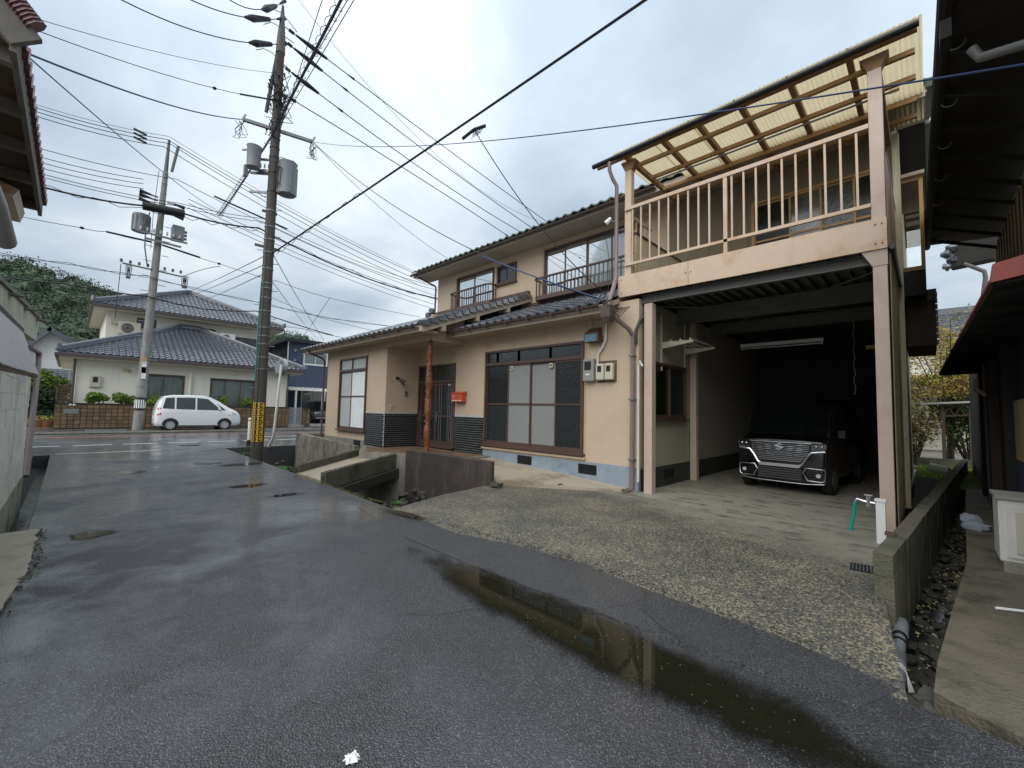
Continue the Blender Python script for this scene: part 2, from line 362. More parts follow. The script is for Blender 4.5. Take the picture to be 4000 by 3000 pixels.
def pebble(name, washed):
    m, nt, b = newmat(name); N = NT(nt)
    pos = N.n('ShaderNodeNewGeometry').outputs['Position']
    v1 = N.n('ShaderNodeTexVoronoi', {'Vector': pos, 'Scale': 56.0, 'Randomness': 1.0})
    r = N.n('ShaderNodeSeparateColor', {0: v1.outputs['Color']}).outputs
    cem = N.mix(N.noise(4, 4, pos), (.33, .28, .185, 1), (.16, .14, .105, 1))
    st = N.mix(r[1], (.018, .020, .023, 1), (.10, .10, .095, 1))
    rsz = N.m('MULTIPLY_ADD', r[0], .38, N.m('MULTIPLY_ADD', N.noise(1.4, 4, pos), .75, .07))
    f = N.ramp(N.m('SUBTRACT', rsz, v1.outputs['Distance']), -.04, .06)
    sx = N.n('ShaderNodeSeparateXYZ', {0: pos}).outputs
    c = N.mix(N.m('MULTIPLY', f, .93), cem, st)
    h = f; ro = .62
    if washed:        # the smooth concrete of the garage floor begins towards the house
        cc = N.mix(N.noise(2.5, 6, pos, .65), (.34, .32, .26, 1), (.17, .16, .13, 1))
        stn = N.ramp(N.noise(2.6, 6, N.n('ShaderNodeMapping', {'Vector': pos, 'Scale': (.8, 2.2, 1)}).outputs[0],   .7), .53, .62)
        cc = N.mix(N.m('MULTIPLY', stn, .75), cc, (.05, .045, .035, 1))
        k = N.m('ADD', N.m('MULTIPLY_ADD', N.noise(1.1, 5, pos), 1.8, -.9), N.m('ADD', sx[1], N.m('MULTIPLY', sx[0], .42)))
        g = N.ramp(k, 4.9, 6.1)
        c = N.mix(g, c, cc); h = N.m('MULTIPLY', f, N.m('SUBTRACT', 1.0, g))
    nt.links.new(c, b.inputs['Base Color']); b.inputs['Roughness'].default_value = ro
    bn = N.n('ShaderNodeBump', {'Height': h, 'Strength': .6, 'Distance': .012}); nt.links.new(bn.outputs[0], b.inputs['Normal'])
pebble('pebble_concrete', True)
def puddlemat():
    m, nt, b = newmat('puddle_water'); N = NT(nt)
    g = N.n('ShaderNodeTexCoord').outputs['Generated']
    s = N.n('ShaderNodeSeparateXYZ', {0: g}).outputs; pos = N.n('ShaderNodeNewGeometry').outputs['Position']
    dx = N.m('MULTIPLY', N.m('SUBTRACT', s[0], .5), 2.0); dy = N.m('MULTIPLY', N.m('SUBTRACT', s[1], .5), 2.0)
    r = N.m('SQRT', N.m('ADD', N.m('POWER', dx, 2.0), N.m('POWER', dy, 2.0)))
    r = N.m('ADD', r, N.m('MULTIPLY_ADD', N.noise(2.6, 6, pos, .7), .9, -.45))
    mask = N.m('SUBTRACT', 1.0, N.ramp(N.m('ADD', r, N.m('MULTIPLY_ADD', N.noise(45, 3, pos), .36, -.18)), .52, .92))
    vo = N.n('ShaderNodeTexVoronoi', {'Vector': pos, 'Scale': 70.0})
    grit = N.ramp(N.n('ShaderNodeSeparateColor', {0: vo.outputs['Color']}).outputs[0], .93, .96)
    grit = N.m('MULTIPLY', grit, N.m('SUBTRACT', 1.0, N.ramp(vo.outputs['Distance'], .25, .35)))
    nt.links.new(N.mix(grit, (.014, .0135, .008, 1), (.14, .135, .12, 1)), b.inputs['Base Color'])
    b.inputs['Roughness'].default_value = .03; b.inputs['IOR'].default_value = 1.45
    tr = N.n('ShaderNodeBsdfTransparent').outputs[0]
    o = N.n('ShaderNodeMixShader', {0: mask, 1: tr, 2: b.outputs[0]}).outputs[0]
    nt.links.new(o, nt.nodes['Material Output'].inputs[0])
puddlemat()
def polycarb():
    m, nt, b = newmat('yellow_corrugate'); N = NT(nt); nt.nodes.remove(b)
    pos = N.n('ShaderNodeNewGeometry').outputs['Position']
    c = N.mix(N.noise(3, 5, pos), (.78, .68, .44, 1), (.66, .56, .36, 1))
    d = N.n('ShaderNodeBsdfDiffuse', {'Color': c}).outputs[0]; t = N.n('ShaderNodeBsdfTranslucent', {'Color': c}).outputs[0]
    o = N.n('ShaderNodeMixShader', {0: .55, 1: d, 2: t}).outputs[0]
    nt.links.new(o, nt.nodes['Material Output'].inputs[0])
polycarb()
def blob(mb, c, r, sq=.7, sub=1, jit=.25, seed=0):
    n, k = (7, 4) if sub == 1 else (10, 6); vs = []; fs = []; c = V(c)
    for i in range(k + 1):
        th = pi * i / k
        for j in range(n):
            ph = 2 * pi * j / n; d = V((sin(th) * cos(ph), sin(th) * sin(ph), cos(th)))
            q = 1 + jit * noise.noise(d * 1.7 + V((seed * 3.1, c.x, c.y)))* 1.6
            vs.append(c + V((d.x * r * q, d.y * r * q, d.z * r * sq * q)))
    for i in range(k):
        for j in range(n): fs.append((i * n + j, i * n + (j + 1) % n, (i + 1) * n + (j + 1) % n, (i + 1) * n + j))
    mb.add(vs, fs)
# ------------------------------------------------------------------ setting: ground, road, lane, channels
g = MB(); g.quad((-600, -400, -1.25), (300, -400, -1.25), (300, 400, -1.25), (-600, 400, -1.25)); struct('ground', g, 'concrete_dark')
# creek bed and far land are pieces with real thickness so the channels between them are open
g = MB()
for a in ((-600, -27.4, -400, 400), (-27.4, -16.9, -400, -.62), (-27.4, -16.9, 8.2, 400), (-16.9, -15.75, 8, 400), (-15.75, 6, 19.0, 400), (1.0, 60, 3.2, 19.0), (-16.9, 30, -60, -.62), (2.6, 30, -.62, 3.2)): g.box(a[0], a[1], a[2], a[3], -1.2, -.012)
struct('ground_slab', g, 'concrete')
def slab(name, poly, z0, z1, m): g = MB(); g.prism(poly, z0, z1); return struct(name, g, m)
slab('main_road', [(-27.4, -60), (-17.35, -60), (-17.35, 90), (-27.4, 90)], -1.0, -.008, 'asphalt_road')
slab('lane', [(-17.35, -.30), (-14.0, -.27), (-9, -.25), (-4.6, -.25), (-4.6, -.62), (6, -.62), (6, 3.0), (.35, 3.15), (-.2, 3.2), (-1.5, 3.22), (-5.7, 3.42), (-8.4, 3.52), (-10, 3.55), (-17.35, 3.75)], -1.0, 0, 'asphalt_wet')
slab('apron', [(-.12, 3.2), (-.33, 5.0), (-.30, 17.8), (-4.0, 17.8), (-4.0, 7.62), (-4.15, 7.4), (-6.35, 5.9), (-6.15, 4.7), (-5.75, 3.42), (-1.5, 3.22)], -1.0, .004, 'pebble_concrete')
slab('road_patch', [(-5.0, 3.1), (-4.2, 3.32), (-3.3, 3.55), (-2.5, 3.62), (-1.7, 3.5), (-.75, 3.45), (-.15, 3.3), (-.3, 2.95), (-1.6, 2.85), (-3.0, 2.78), (-4.4, 2.8)], 0, .008, 'asphalt_rough')
slab('path', [(-4.0, 7.62, .045), (-8.1, 7.62, .28), (-8.1, 5.92, .28), (-6.35, 5.9, .12), (-4.15, 7.4, .03)], -1.0, 0, 'path_concrete')
slab('side_slab', [(-.02, 3.35), (.0, 3.8), (.25, 6.7), (.34, 9.1), (.75, 18.6), (3.2, 18.6), (3.2, 3.0), (.5, 3.05)], -1.0, .03, 'slab_dirty')
slab('gutter_bed', [(-.4, 3.15), (-.4, 5), (.45, 13.3), (.75, 18.6), (.35, 9.1), (.0, 3.2)], -.9, -.42, 'concrete_dark')
slab('gutter_water', [(-.26, 5.2), (.14, 8.5), (.34, 11), (.36, 9.6), (.24, 7), (.02, 4.6)], -.415, -.40, 'dark_pane')
slab('pavement', [(-32.7, -20), (-27.6, -20), (-27.6, 60), (-32.7, 60)], -.9, .02, 'asphalt_road')
g = MB(); g.box(-27.75, -27.6, -20, 60, -.9, .10); struct('kerb', g, 'concrete')
g = MB(); g.box(-17.35, -7.3, -.78, -.27, -1.0, -.34); struct('channel_bed', g, 'concrete_dark')
g = MB(); g.box(-16.8, -7.6, -.47, -.31, -.338, -.325); struct('channel_water', g, 'dark_pane')
for i in range(5):
    x0 = -7.3 + i * .95
    g = MB(); g.box(x0, x0 + .93, -1.0, -.47, -.3, .01); tag(g.build('cover_slab', 'concrete_mossy', bevel=.01), ['mossy concrete gutter cover nearest the block wall', 'second cracked gutter cover slab along the left wall', 'middle grey gutter cover slab along the left wall', 'fourth gutter cover slab beside the pale concrete strip', 'nearest gutter cover slab at the bottom left'][i], 'cover slab', 'cover slabs beside the left building')
ed = [(-7.4 + 2.72 * i / 60, -.17 - .10 * max(0, (i - 38) / 22) + .035 * noise.noise(V((i * .22, 1, 0))) + .018 * noise.noise(V((i * .9, 5, 0)))) for i in range(61)]
g = MB(); g.prism([(-7.41, -.45)] + ed + [(-4.65, -.47)], -.3, .016); struct('concrete_strip', g, 'path_concrete')
g = MB()
for i in range(90):
    p = random.choice(ed); blob(g, (p[0] + random.gauss(0, .02), p[1] + abs(random.gauss(0, .035)), .012), random.uniform(.004, .014), .6, seed=i)
for i in range(420):
    t_ = random.random(); x = -5.9 + 5.6 * t_; y = 3.36 + .28 * sin(pi * min(1, max(0, (x + 5.2) / 5.0))) + random.gauss(0, .05); blob(g, (x, y, .012), random.uniform(.003, .011), .6, seed=i)
tag(g.build('loose_grit', 'stone', smooth=True), 'loose grit scattered along the broken asphalt edges', 'gravel', kind='stuff')
# creek: stones, soil bed
slab('creek_bed', [(-18.5, 3.4), (-6, 3.4), (-5.6, 6.2), (-9.5, 6.2), (-18.5, 6.9)], -1.1, -.95, 'concrete_dark')
rs = MB()
for i in range(420):
    x = random.uniform(-9.0, -6.1) if i < 260 else random.uniform(-17.0, -11.2); y = random.uniform(3.9, 5.9)
    f = max(0, (y - 4.9) / 1.2); z = -.88 + f * .5 + random.uniform(-.08, .1)
    blob(rs, (x, y, z), random.uniform(.035, .12), .7, seed=i)
tag(rs.build('creek_stones', 'stone', smooth=True), 'rough grey stones and rubble piled along the creek bank', 'stones', kind='stuff')
# road markings
def mark(name, poly, m, z=.0): g = MB(); g.prism(poly, z - .004, z); return tag(g.build(name, m), kind='structure')
for y0 in range(-12, 60, 1):
    a = 1.4 + (y0) * 1.25
    if y0 < -4 or y0 > 30: continue
    mark('lane_dash', [(-20.65, a), (-20.5, a), (-20.5, a + .95), (-20.65, a + .95)], 'road_white', -.003)
mark('edge_line', [(-25.55, -20), (-25.4, -20), (-25.0, 60), (-25.15, 60)], 'road_orange', -.003)
mark('edge_line_white', [(-17.6, -.2), (-17.48, -.2), (-17.48, 2.1), (-17.6, 2.1)], 'road_white', -.003)
mark('centre_line', [(-22.9, 6), (-22.78, 6), (-22.78, 60), (-22.9, 60)], 'road_white', -.003)
# puddles
def puddle(name, cx, cy, lx, ly, rot, z, label):
    g = MB(); n = 1; g.quad((-lx, -ly, 0), (lx, -ly, 0), (lx, ly, 0), (-lx, ly, 0)); o = g.build(name, 'puddle_water')
    o.location = (cx, cy, z); o.rotation_euler = (0, 0, rot); tag(o, label, 'puddle', kind='stuff'); return o
puddle('puddle', -1.75, 2.52, 2.35, .34, -.03, .0125, 'long dark rain puddle mirroring the house along the lane edge')
puddle('puddle', -9.07, 2.35, .22, .40, .05, .004, 'small puddle reflecting the yellow pole plate')
puddle('puddle', -7.78, 2.66, .14, .42, 0, .004, 'thin rain puddle beside the bridge end')
puddle('puddle', -6.78, .24, .22, .26, .1, .004, 'brown puddle in the dip on the left of the lane')
puddle('puddle', -5.3, 3.38, .5, .12, .1, .012, 'little puddle at the corner of the pebble apron')
puddle('puddle', -12.36, 3.06, .3, .6, 0, .004, 'narrow puddle by the foot of the dark pole')
puddle('puddle', -12.26, 1.0, .4, .3, 0, .004, 'shallow puddle in the middle of the lane')
# manhole, drain grate, patches
def disc(mb, c, r, h, n=24):
    mb.prism([(c[0] + r * cos(2 * pi * i / n), c[1] + r * sin(2 * pi * i / n)) for i in range(n)], c[2], c[2] + h)
for (x, y, lb) in ((-13.23, 2.55, 'round iron manhole cover near the dark utility pole'), (-19.2, 3.1, 'round manhole cover out in the main road')):
    t = thing('manhole_cover', lb, 'manhole cover', (x, y, 0), 'manhole covers'); g = MB(); disc(g, (x, y, -.001), .32, .008); g.build('rim', 'iron_plate', t)
    g = MB(); disc(g, (x, y, .007), .27, .005)
    for i in range(-4, 5): g.box(x - .2, x + .2, y + i * .05 - .008, y + i * .05 + .008, .012, .015)
    g.build('lid', 'iron_plate', t)
t = thing('drain_grate', 'rusty slotted drain grate beside the low block wall', 'drain grate', (-.45, 5.6, 0)); g = MB()
p = [(-.62, 5.72), (-.38, 5.76), (-.36, 5.50), (-.60, 5.46)]; g.prism(p, .004, .012); g.build('tray', 'black_paint', t)
for i in range(9):
    g = MB(); x = -.60 + i * .028; g.bar((x, 5.73, .016), (x + .02, 5.49, .016), .012, .01); g.build('bar', 'iron_plate', t)
t = thing('steel_plate', 'green grey steel plates over the gutter before the brick fence', 'steel plate', (-30.5, 1.2, 0))
for a, b in ((.6, 1.6), (1.62, 2.15)): g = MB(); g.box(-31.2, -29.6, a, b, .0, .035); g.build('plate', 'iron_plate', t)
g = MB()
blob(g, (-1.80, .915, .012), .018, .8, 2, 1.0, 3); blob(g, (-1.785, .93, .012), .016, .7, 2, 1.0, 5); blob(g, (-1.80, .94, .01), .013, .7, 2, 1.0, 9)
tag(g.build('crumpled_tissue', 'tissue'), 'crumpled white tissue lying on the wet lane', 'litter')
for i, (px, py, r, lb) in enumerate(((1940, 1905, .12, 'broken brown stone on the path beside the stained wall'), (3640, 2700, .16, 'upright boulder in the mouth of the right gutter'), (3760, 2740, .15, 'flat dark stone edging the right hand slab'), (3900, 2790, .17, 'long stone under the corner of the right slab'))):
    p = at(px, py, Z=.0); g = MB(); blob(g, (p.x, p.y, .04 if i == 0 else -.12), r, .55, 2, .6, i)
    tag(g.build('stone', 'stone', smooth=True), lb, 'stone', 'loose stones')
# ------------------------------------------------------------------ roof tiles
def tile_mesh(w, L, name, amp=.048, thick=.03, prof=None, seg=8):
    mb = MB(); vs = []; n = seg
    def z(x):
        t = x / w
        return amp * (cos(2 * pi * (t - .86)) * .5 + .5) ** 1.5 if prof is None else prof(t)
    for i in range(n + 1):
        x = w * i / n; h = z(x)
        vs += [(x, 0, h + thick), (x, L, h), (x, 0, h + thick - .034), ]
    f = []
    for i in range(n):
        a = 3 * i; b = a + 3
        f += [(a, b, b + 1, a + 1), (a + 2, b + 2, b, a)]
    mb.add(vs, f); me = bpy.data.meshes.new(name); me.from_pydata(mb.v, [], mb.f); me.update()
    me.polygons.foreach_set('use_smooth', [True] * len(me.polygons)); me.set_sharp_from_angle(angle=radians(50))
    return me
def tiled(parent, O, u, v, nu, nv, w, L, m, limit, inside=None, name='roof_tile', order=None):
    """O eave corner, u along the eave, v up the slope. Nearest rows single, rest joined."""
    u = V(u).normalized(); v = V(v).normalized(); nrm = u.cross(v).normalized()
    if nrm.z < 0: nrm = -nrm
    me = tile_mesh(w, L * 1.16, name); me.materials.append(mat_of(m))
    me2 = me
    M0 = Matrix((u, v, nrm)).transposed()
    cells = [(i, j) for j in range(nv) for i in range(nu) if inside is None or inside((i + .5) * w, (j + .5) * L)]
    if order: cells.sort(key=order)
    rest = MB(); tv = [V(x.co) for x in me.vertices]; tf = [tuple(p.vertices) for p in me.polygons]
    for k, (i, j) in enumerate(cells):
        p = V(O) + u * (i * w) + v * (j * L) + nrm * random.uniform(-.003, .003)
        if k < limit:
            R = M0 @ Matrix.Rotation(random.uniform(-.012, .012), 3, 'Z')
            place(name, me, None, parent, Matrix.Translation(p) @ R.to_4x4())
        else: rest.add([p + M0 @ q for q in tv], tf)
    if rest.v:
        o = rest.build(name + 's', m, parent, smooth=True); o['kind'] = 'stuff'
# ------------------------------------------------------------------ the beige house
H = thing('house', 'beige stucco two-storey house with grey tiled roofs and black brick base', 'house', (-9, 8, 0))
FM = Fr((0, 7.62, 0), (1, 0, 0), (0, -1, 0)); FL = Fr((0, 6.5, 0), (1, 0, 0), (0, -1, 0)); FU = Fr((0, 10.0, 0), (1, 0, 0), (0, -1, 0))
FPORCH = Fr((-11.54, 0, 0), (0, 1, 0), (1, 0, 0)); FG = Fr((-4.0, 0, 0), (0, 1, 0), (1, 0, 0)); FE = Fr((-.35, 0, 0), (0, 1, 0), (1, 0, 0)); FW = Fr((-15.75, 0, 0), (0, 1, 0), (-1, 0, 0)); FUW = Fr((-13.98, 0, 0), (0, 1, 0), (-1, 0, 0))
panels(FM, H, -11.54, -4.0, .46, 3.74, [(-8.38, -5.26, .62, 3.03), (-11.50, -9.66, .46, 2.82)], [-9.66, -8.42, -7.4, -6.35, -5.22], 'stucco')
panels(FL, H, -15.75, -11.54, .46, 3.72, [(-14.66, -12.72, .74, 3.14)], [-14.7, -12.70], 'stucco')
panels(FPORCH, H, 6.645, 7.62, .46, 3.74, [], [], 'stucco')
panels(FW, H, 6.64, 14.0, .46, 3.5, [], [8, 9.5, 11], 'stucco')
panels(FU, H, -13.98, -4.45, 4.4, 6.98, [(-12.74, -10.70, 5.2, 6.46), (-10.53, -9.62, 5.77, 6.42), (-8.42, -5.25, 5.0, 6.48)], [-12.9, -10.6, -9.55, -8.5, -7.2], 'stucco')
panels(FU, H, -4.45, -.49, 3.9, 6.98, [(-2.62, -.58, 4.45, 6.06)], [-3.5, -2.7], 'shaded_stucco')
panels(FUW, H, 10.14, 16.8, 4.4, 6.98, [], [], 'stucco')
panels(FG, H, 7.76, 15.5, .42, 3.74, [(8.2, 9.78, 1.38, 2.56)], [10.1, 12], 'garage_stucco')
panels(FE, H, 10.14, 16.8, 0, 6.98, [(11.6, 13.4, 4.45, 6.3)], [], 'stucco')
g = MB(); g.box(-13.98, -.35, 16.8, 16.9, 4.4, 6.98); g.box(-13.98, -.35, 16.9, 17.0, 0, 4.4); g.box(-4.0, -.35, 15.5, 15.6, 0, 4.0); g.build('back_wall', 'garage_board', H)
# plinths
for fr, a, b, zt, m in ((FM, -8.42, -4.0, .46, 'plinth_blue'), (FL, -15.75, -12.72, .46, 'concrete'), (FG, 7.7, 15.5, .42, 'concrete_dark')):
    g = MB(); fr.box(g, a, b, -.2, zt, -.14, .012); g.build('plinth', m, H)
for (fr, u, z) in ((FM, -6.93, .335), (FM, -5.15, .31), (FG, 8.92, .24), (FL, -13.2, .34)):
    g = MB(); fr.box(g, u - .225, u + .225, z - .10, z + .10, .012, .022); vt = g.build('plinth_vent', 'dark_plastic', H)
    for k in range(9): g = MB(); fr.box(g, u - .21, u + .21, z - .085 + k * .02, z - .073 + k * .02, .022, .034); g.build('slat', 'dark_plastic', vt)
g = MB(); FM.box(g, -8.45, -5.2, .50, .545, 0, .05); g.build('sill_board', 'stucco', H)
# black brick wainscots: at most 300 bricks single
bricks = bpy.data.meshes.new('brick'); bw, bh = .205, .0625
bb = MB(); bb.box(0, bw - .014, 0, .018, 0, bh - .015); bricks.from_pydata(bb.v, [], bb.f); bricks.materials.append(MATS['black_brick'])
def wainscot(fr, u0, u1, z0, z1):
    g = MB(); fr.box(g, u0, u1, z0, z1, 0, .012); w = g.build('brick_panel', 'mortar', H)
    r = 0; z = z0 + .006; R = Matrix((fr.u, fr.n, V((0, 0, 1)))).transposed()
    while z + bh < z1 + .01:
        u = u0 + .004 - (bw / 2 if r % 2 else 0)
        while u < u1 - .02:
            a = max(u, u0 + .004); b = min(u + bw - .014, u1 - .002)
            if b - a > .03:
                M = Matrix.Translation(fr.p(a, z, .008 + random.uniform(0, .004))) @ R.to_4x4() @ Matrix.Diagonal(((b - a) / (bw - .014), 1, 1, 1))
                place('brick', bricks, None, w, M)
            u += bw
        z += bh; r += 1
wainscot(FL, -12.71, -11.56, .33, 1.375); wainscot(FPORCH, 6.48, 7.6, .33, 1.375); wainscot(FM, -9.64, -8.42, .30, 1.35)
# windows
window(FM, H, -8.38, -5.26, .62, 3.03, [-7.52, -6.78, -6.02], 'bronze', ['pattern_glass', 'grey_sheet', 'grey_sheet', 'pattern_glass'], trans=2.68, tcols=[-7.95, -7.2, -6.2], mid=1.66, fw=.055)
for a, b in ((-8.30, -7.55), (-6.0, -5.33)):
    g = MB(); FM.box(g, a, b, 1.69, 2.62, -.005, .0); g.build('upper_pane', 'dark_pane', H)
window(FL, H, -14.66, -12.72, .74, 3.14, [-13.75], 'bronze', ['pale_sheet', 'curtain'], trans=2.72, mid=1.85, fw=.055)
window(FU, H, -12.74, -10.70, 5.2, 6.46, [-11.72], 'bronze', [('glass', 'curtain')])
window(FU, H, -10.53, -9.62, 5.77, 6.42, [-10.08], 'bronze', ['dark_pane', 'dark_pane'])
window(FU, H, -8.42, -5.25, 5.0, 6.48, [-7.62, -6.85, -6.05], 'bronze', [('glass', 'curtain')])
window(FU, H, -2.62, -.58, 4.45, 6.06, [-1.92, -1.4, -.89], 'purlin_wood', ['black_glass', 'dark_pane', 'pattern_glass', 'black_glass'], mid=5.2, sill=False)
window(FG, H, 8.2, 9.78, 1.38, 2.56, [8.98], 'bronze', ['dark_pane', 'pattern_glass'])
# upper window railings
def rail(u0, u1, z0, z1, n, proj=.38):
    g = MB(); r = .16
    def path(z): return [FU.p(u0, z, .02), FU.p(u0, z, proj - r), FU.p(u0 + .05, z, proj - .05), FU.p(u0 + r, z, proj), FU.p(u1 - r, z, proj), FU.p(u1 - .05, z, proj - .05), FU.p(u1, z, proj - r), FU.p(u1, z, .02)]
    pb = path(z0 + .03); mb = MB(); mb.prism([(p.x, p.y) for p in pb], z0 - .02, z0 + .10); t = mb.build('window_rail_base', 'bronze', H)
    g = MB(); P = path(z1)
    for a, b in zip(P[:-1], P[1:]): g.bar(a, b, .06, .045)
    g.build('handrail', 'bronze', t)
    for k in range(n + 1):
        u = u0 + .1 + (u1 - u0 - .2) * k / n; g = MB(); p = FU.p(u, z0 + .1, proj - .03); g.bar(p, p + V((0, 0, z1 - z0 - .1)), .022, .022, (0, 1, 0)); g.build('baluster', 'bronze', t)
    for uu in (u0, u1):
        for k in range(2): g = MB(); p = FU.p(uu, z0 + .1, .1 + k * .12); g.bar(p, p + V((0, 0, z1 - z0 - .1)), .022, .022, (0, 1, 0)); g.build('baluster', 'bronze', t)
rail(-12.75, -10.52, 5.12, 5.78, 16); rail(-8.55, -4.95, 4.86, 5.5, 26)
# sliding entrance door with transom
def door():
    g = MB(); B = lambda *a: FM.box(g, *a)
    for a in ((-11.50, -11.44), (-9.72, -9.66)): B(a[0], a[1], .38, 2.82, -.1, .03)
    B(-11.44, -9.72, 2.77, 2.82, -.1, .03); B(-11.44, -9.72, 2.28, 2.34, -.1, .031); B(-11.44, -9.72, .36, .42, -.1, .04)
    d = g.build('entrance_door', 'bronze', H)
    for a, b, dd in ((-11.42, -10.56, -.03), (-10.62, -9.74, 0)):
        g = MB()
        for q in (a, b - .07): FM.box(g, q, q + .07, .42, 2.28, dd - .03, dd)
        FM.box(g, a + .07, b - .07, .42, .56, dd - .03, dd); FM.box(g, a + .07, b - .07, 2.2, 2.28, dd - .03, dd)
        FM.box(g, a + .07, b - .07, 1.26, 1.31, dd - .03, dd - .002); g.build('sash', 'bronze', d)
        g = MB(); FM.box(g, a + .07, b - .07, .56, 2.2, dd - .02, dd - .016); g.build('pane', 'pattern_glass', d)
    for q in (-10.40, -10.30, -9.98, -9.90, -9.82):
        g = MB(); FM.box(g, q, q + .022, .56, 2.2, -.0, .012); g.build('grille_bar', 'galvanised', d)
    for q in (-11.40, -10.52): g = MB(); FM.box(g, q, q + .03, 1.1, 1.42, .0, .02); g.build('handle', 'galvanised', d)
    g = MB(); FM.box(g, -11.44, -10.6, 2.34, 2.77, -.03, -.02); g.build('transom_pane', 'pattern_glass', d)
    g = MB(); FM.box(g, -10.57, -9.72, 2.34, 2.77, -.03, -.02); g.build('transom_pane', 'pattern_glass', d)
    g = MB(); FM.box(g, -10.6, -10.57, 2.34, 2.77, -.05, .0); g.build('mullion', 'bronze', d)
    g = MB(); FM.box(g, -9.97, -9.9, 2.18, 2.22, .0, .012); g.build('name_sticker', 'white_paint', d)
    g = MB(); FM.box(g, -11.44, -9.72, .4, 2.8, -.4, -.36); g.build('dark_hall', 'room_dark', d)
door()
# porch canopy box, soffit
g = MB(); g.box(-11.54, -9.35, 6.5, 7.6, 3.29, 3.35); g.build('porch_soffit', 'eave_board', H)
g = MB(); g.box(-11.538, -9.35, 6.47, 6.53, 3.29, 3.74); g.box(-9.40, -9.34, 6.53, 7.62, 3.29, 4.0); g.build('porch_fascia', 'stucco', H)
# roofs: slabs
def roof_slab(x0, x1, y0, z0, y1, z1, th=.10, m='eave_board'):
    g = MB(); g.hexa([(x0, y0, z0 - th), (x1, y0, z0 - th), (x1, y1, z1 - th), (x0, y1, z1 - th), (x0, y0, z0), (x1, y0, z0), (x1, y1, z1), (x0, y1, z1)]); return g.build('roof', m, H)
SL = .39
rL = roof_slab(-16.8, -8.95, 5.98, 3.60, 10.0, 3.60 + SL * 4.02)
tiled(rL, (-16.85, 5.93, 3.585), (1, 0, 0), (0, 1, SL), 28, 17, .28, .255, 'roof_tile', 300)
rR = roof_slab(-9.3, -4.42, 7.06, 3.60, 10.0, 3.60 + SL * 2.94)
tiled(rR, (-9.0, 7.0, 3.585), (1, 0, 0), (0, 1, SL), 17, 12, .27, .255, 'roof_tile', 300)
rU = roof_slab(-14.55, .12, 9.25, 6.84, 13.4, 6.84 + .4 * 4.15)
g = MB(); g.hexa([(-14.55, 13.4, 8.4), (.12, 13.4, 8.4), (.12, 17.6, 6.74), (-14.55, 17.6, 6.74), (-14.55, 13.4, 8.5), (.12, 13.4, 8.5), (.12, 17.6, 6.84), (-14.55, 17.6, 6.84)]); g.build('rear_roof', 'roof_under', H)
tiled(rU, (-14.6, 9.14, 6.835), (1, 0, 0), (0, 1, .4), 52, 3, .283, .27, 'roof_tile_green', 156)
g = MB(); g.hexa([(-14.6, 9.9, 7.13), (.15, 9.9, 7.13), (.15, 13.4, 8.53), (-14.6, 13.4, 8.53), (-14.6, 9.9, 7.16), (.15, 9.9, 7.16), (.15, 13.4, 8.56), (-14.6, 13.4, 8.56)]); g.build('upper_roof_cover', 'roof_tile_green', H)
g = MB(); g.tube([(-14.7, 13.4, 8.62), (.2, 13.4, 8.62)], .14, 8); g.build('ridge_cap', 'roof_tile_green', H)
g = MB(); g.hexa([(-16.8, 10, 5.03), (-13.99, 10, 5.03), (-13.99, 14.2, 3.4), (-16.8, 14.2, 3.4), (-16.8, 10, 5.17), (-13.99, 10, 5.17), (-13.99, 14.2, 3.54), (-16.8, 14.2, 3.54)]); g.build('lower_rear_roof', 'roof_under', H)
g = MB(); g.hexa([(-15.74, 6.6, 3.4), (-15.66, 6.6, 3.4), (-15.66, 14, 3.4), (-15.74, 14, 3.4), (-15.74, 9.8, 4.95), (-15.66, 9.8, 4.95), (-15.66, 10.2, 4.95), (-15.74, 10.2, 4.95)]); g.build('gable', 'stucco', H)
# gable triangles
for X, m in ((-13.98, 'stucco'), (-.42, 'stucco')):
    g = MB(); g.hexa([(X, 10.05, 6.9), (X + .07, 10.05, 6.9), (X + .07, 16.8, 6.9), (X, 16.8, 6.9), (X, 13.3, 8.35), (X + .07, 13.3, 8.35), (X + .07, 13.5, 8.35), (X, 13.5, 8.35)]); g.build('gable', m, H)
# verge tiles of the left roof (square ones seen end-on) and right upper gable
vt = bpy.data.meshes.new('verge_tile'); q = MB()
q.hexa([(-.06, 0, -.06), (.14, 0, -.06), (.12, .25, -.11), (-.06, .25, -.11), (-.02, 0, .075), (.12, 0, .06), (.10, .25, .03), (-.02, .25, .045)]); vt.from_pydata(q.v, [], q.f); vt.materials.append(MATS['roof_tile'])
for j in range(16):
    y = 5.92 + j * .25; M = Matrix.Translation((-9.0, y, 3.62 + SL * (y - 5.93))) @ Matrix.Rotation(math.atan(SL), 4, 'X'); place('verge_tile', vt, None, rL, M)
vg = vt.copy(); vg.materials.clear(); vg.materials.append(MATS['roof_tile_green'])
for j in range(16):
    y = 9.2 + j * .262; M = Matrix.Translation((.08, y, 6.86 + .4 * (y - 9.2))) @ Matrix.Rotation(math.atan(.4), 4, 'X'); place('verge_tile', vg, None, rU, M)
for j in range(15):
    y = 17.5 - j * .262; M = Matrix.Translation((.08, y - .26, 6.86 + .4 * (17.6 - y) + .1)) @ Matrix.Rotation(-math.atan(.4), 4, 'X'); place('verge_tile', vg, None, rU, M)
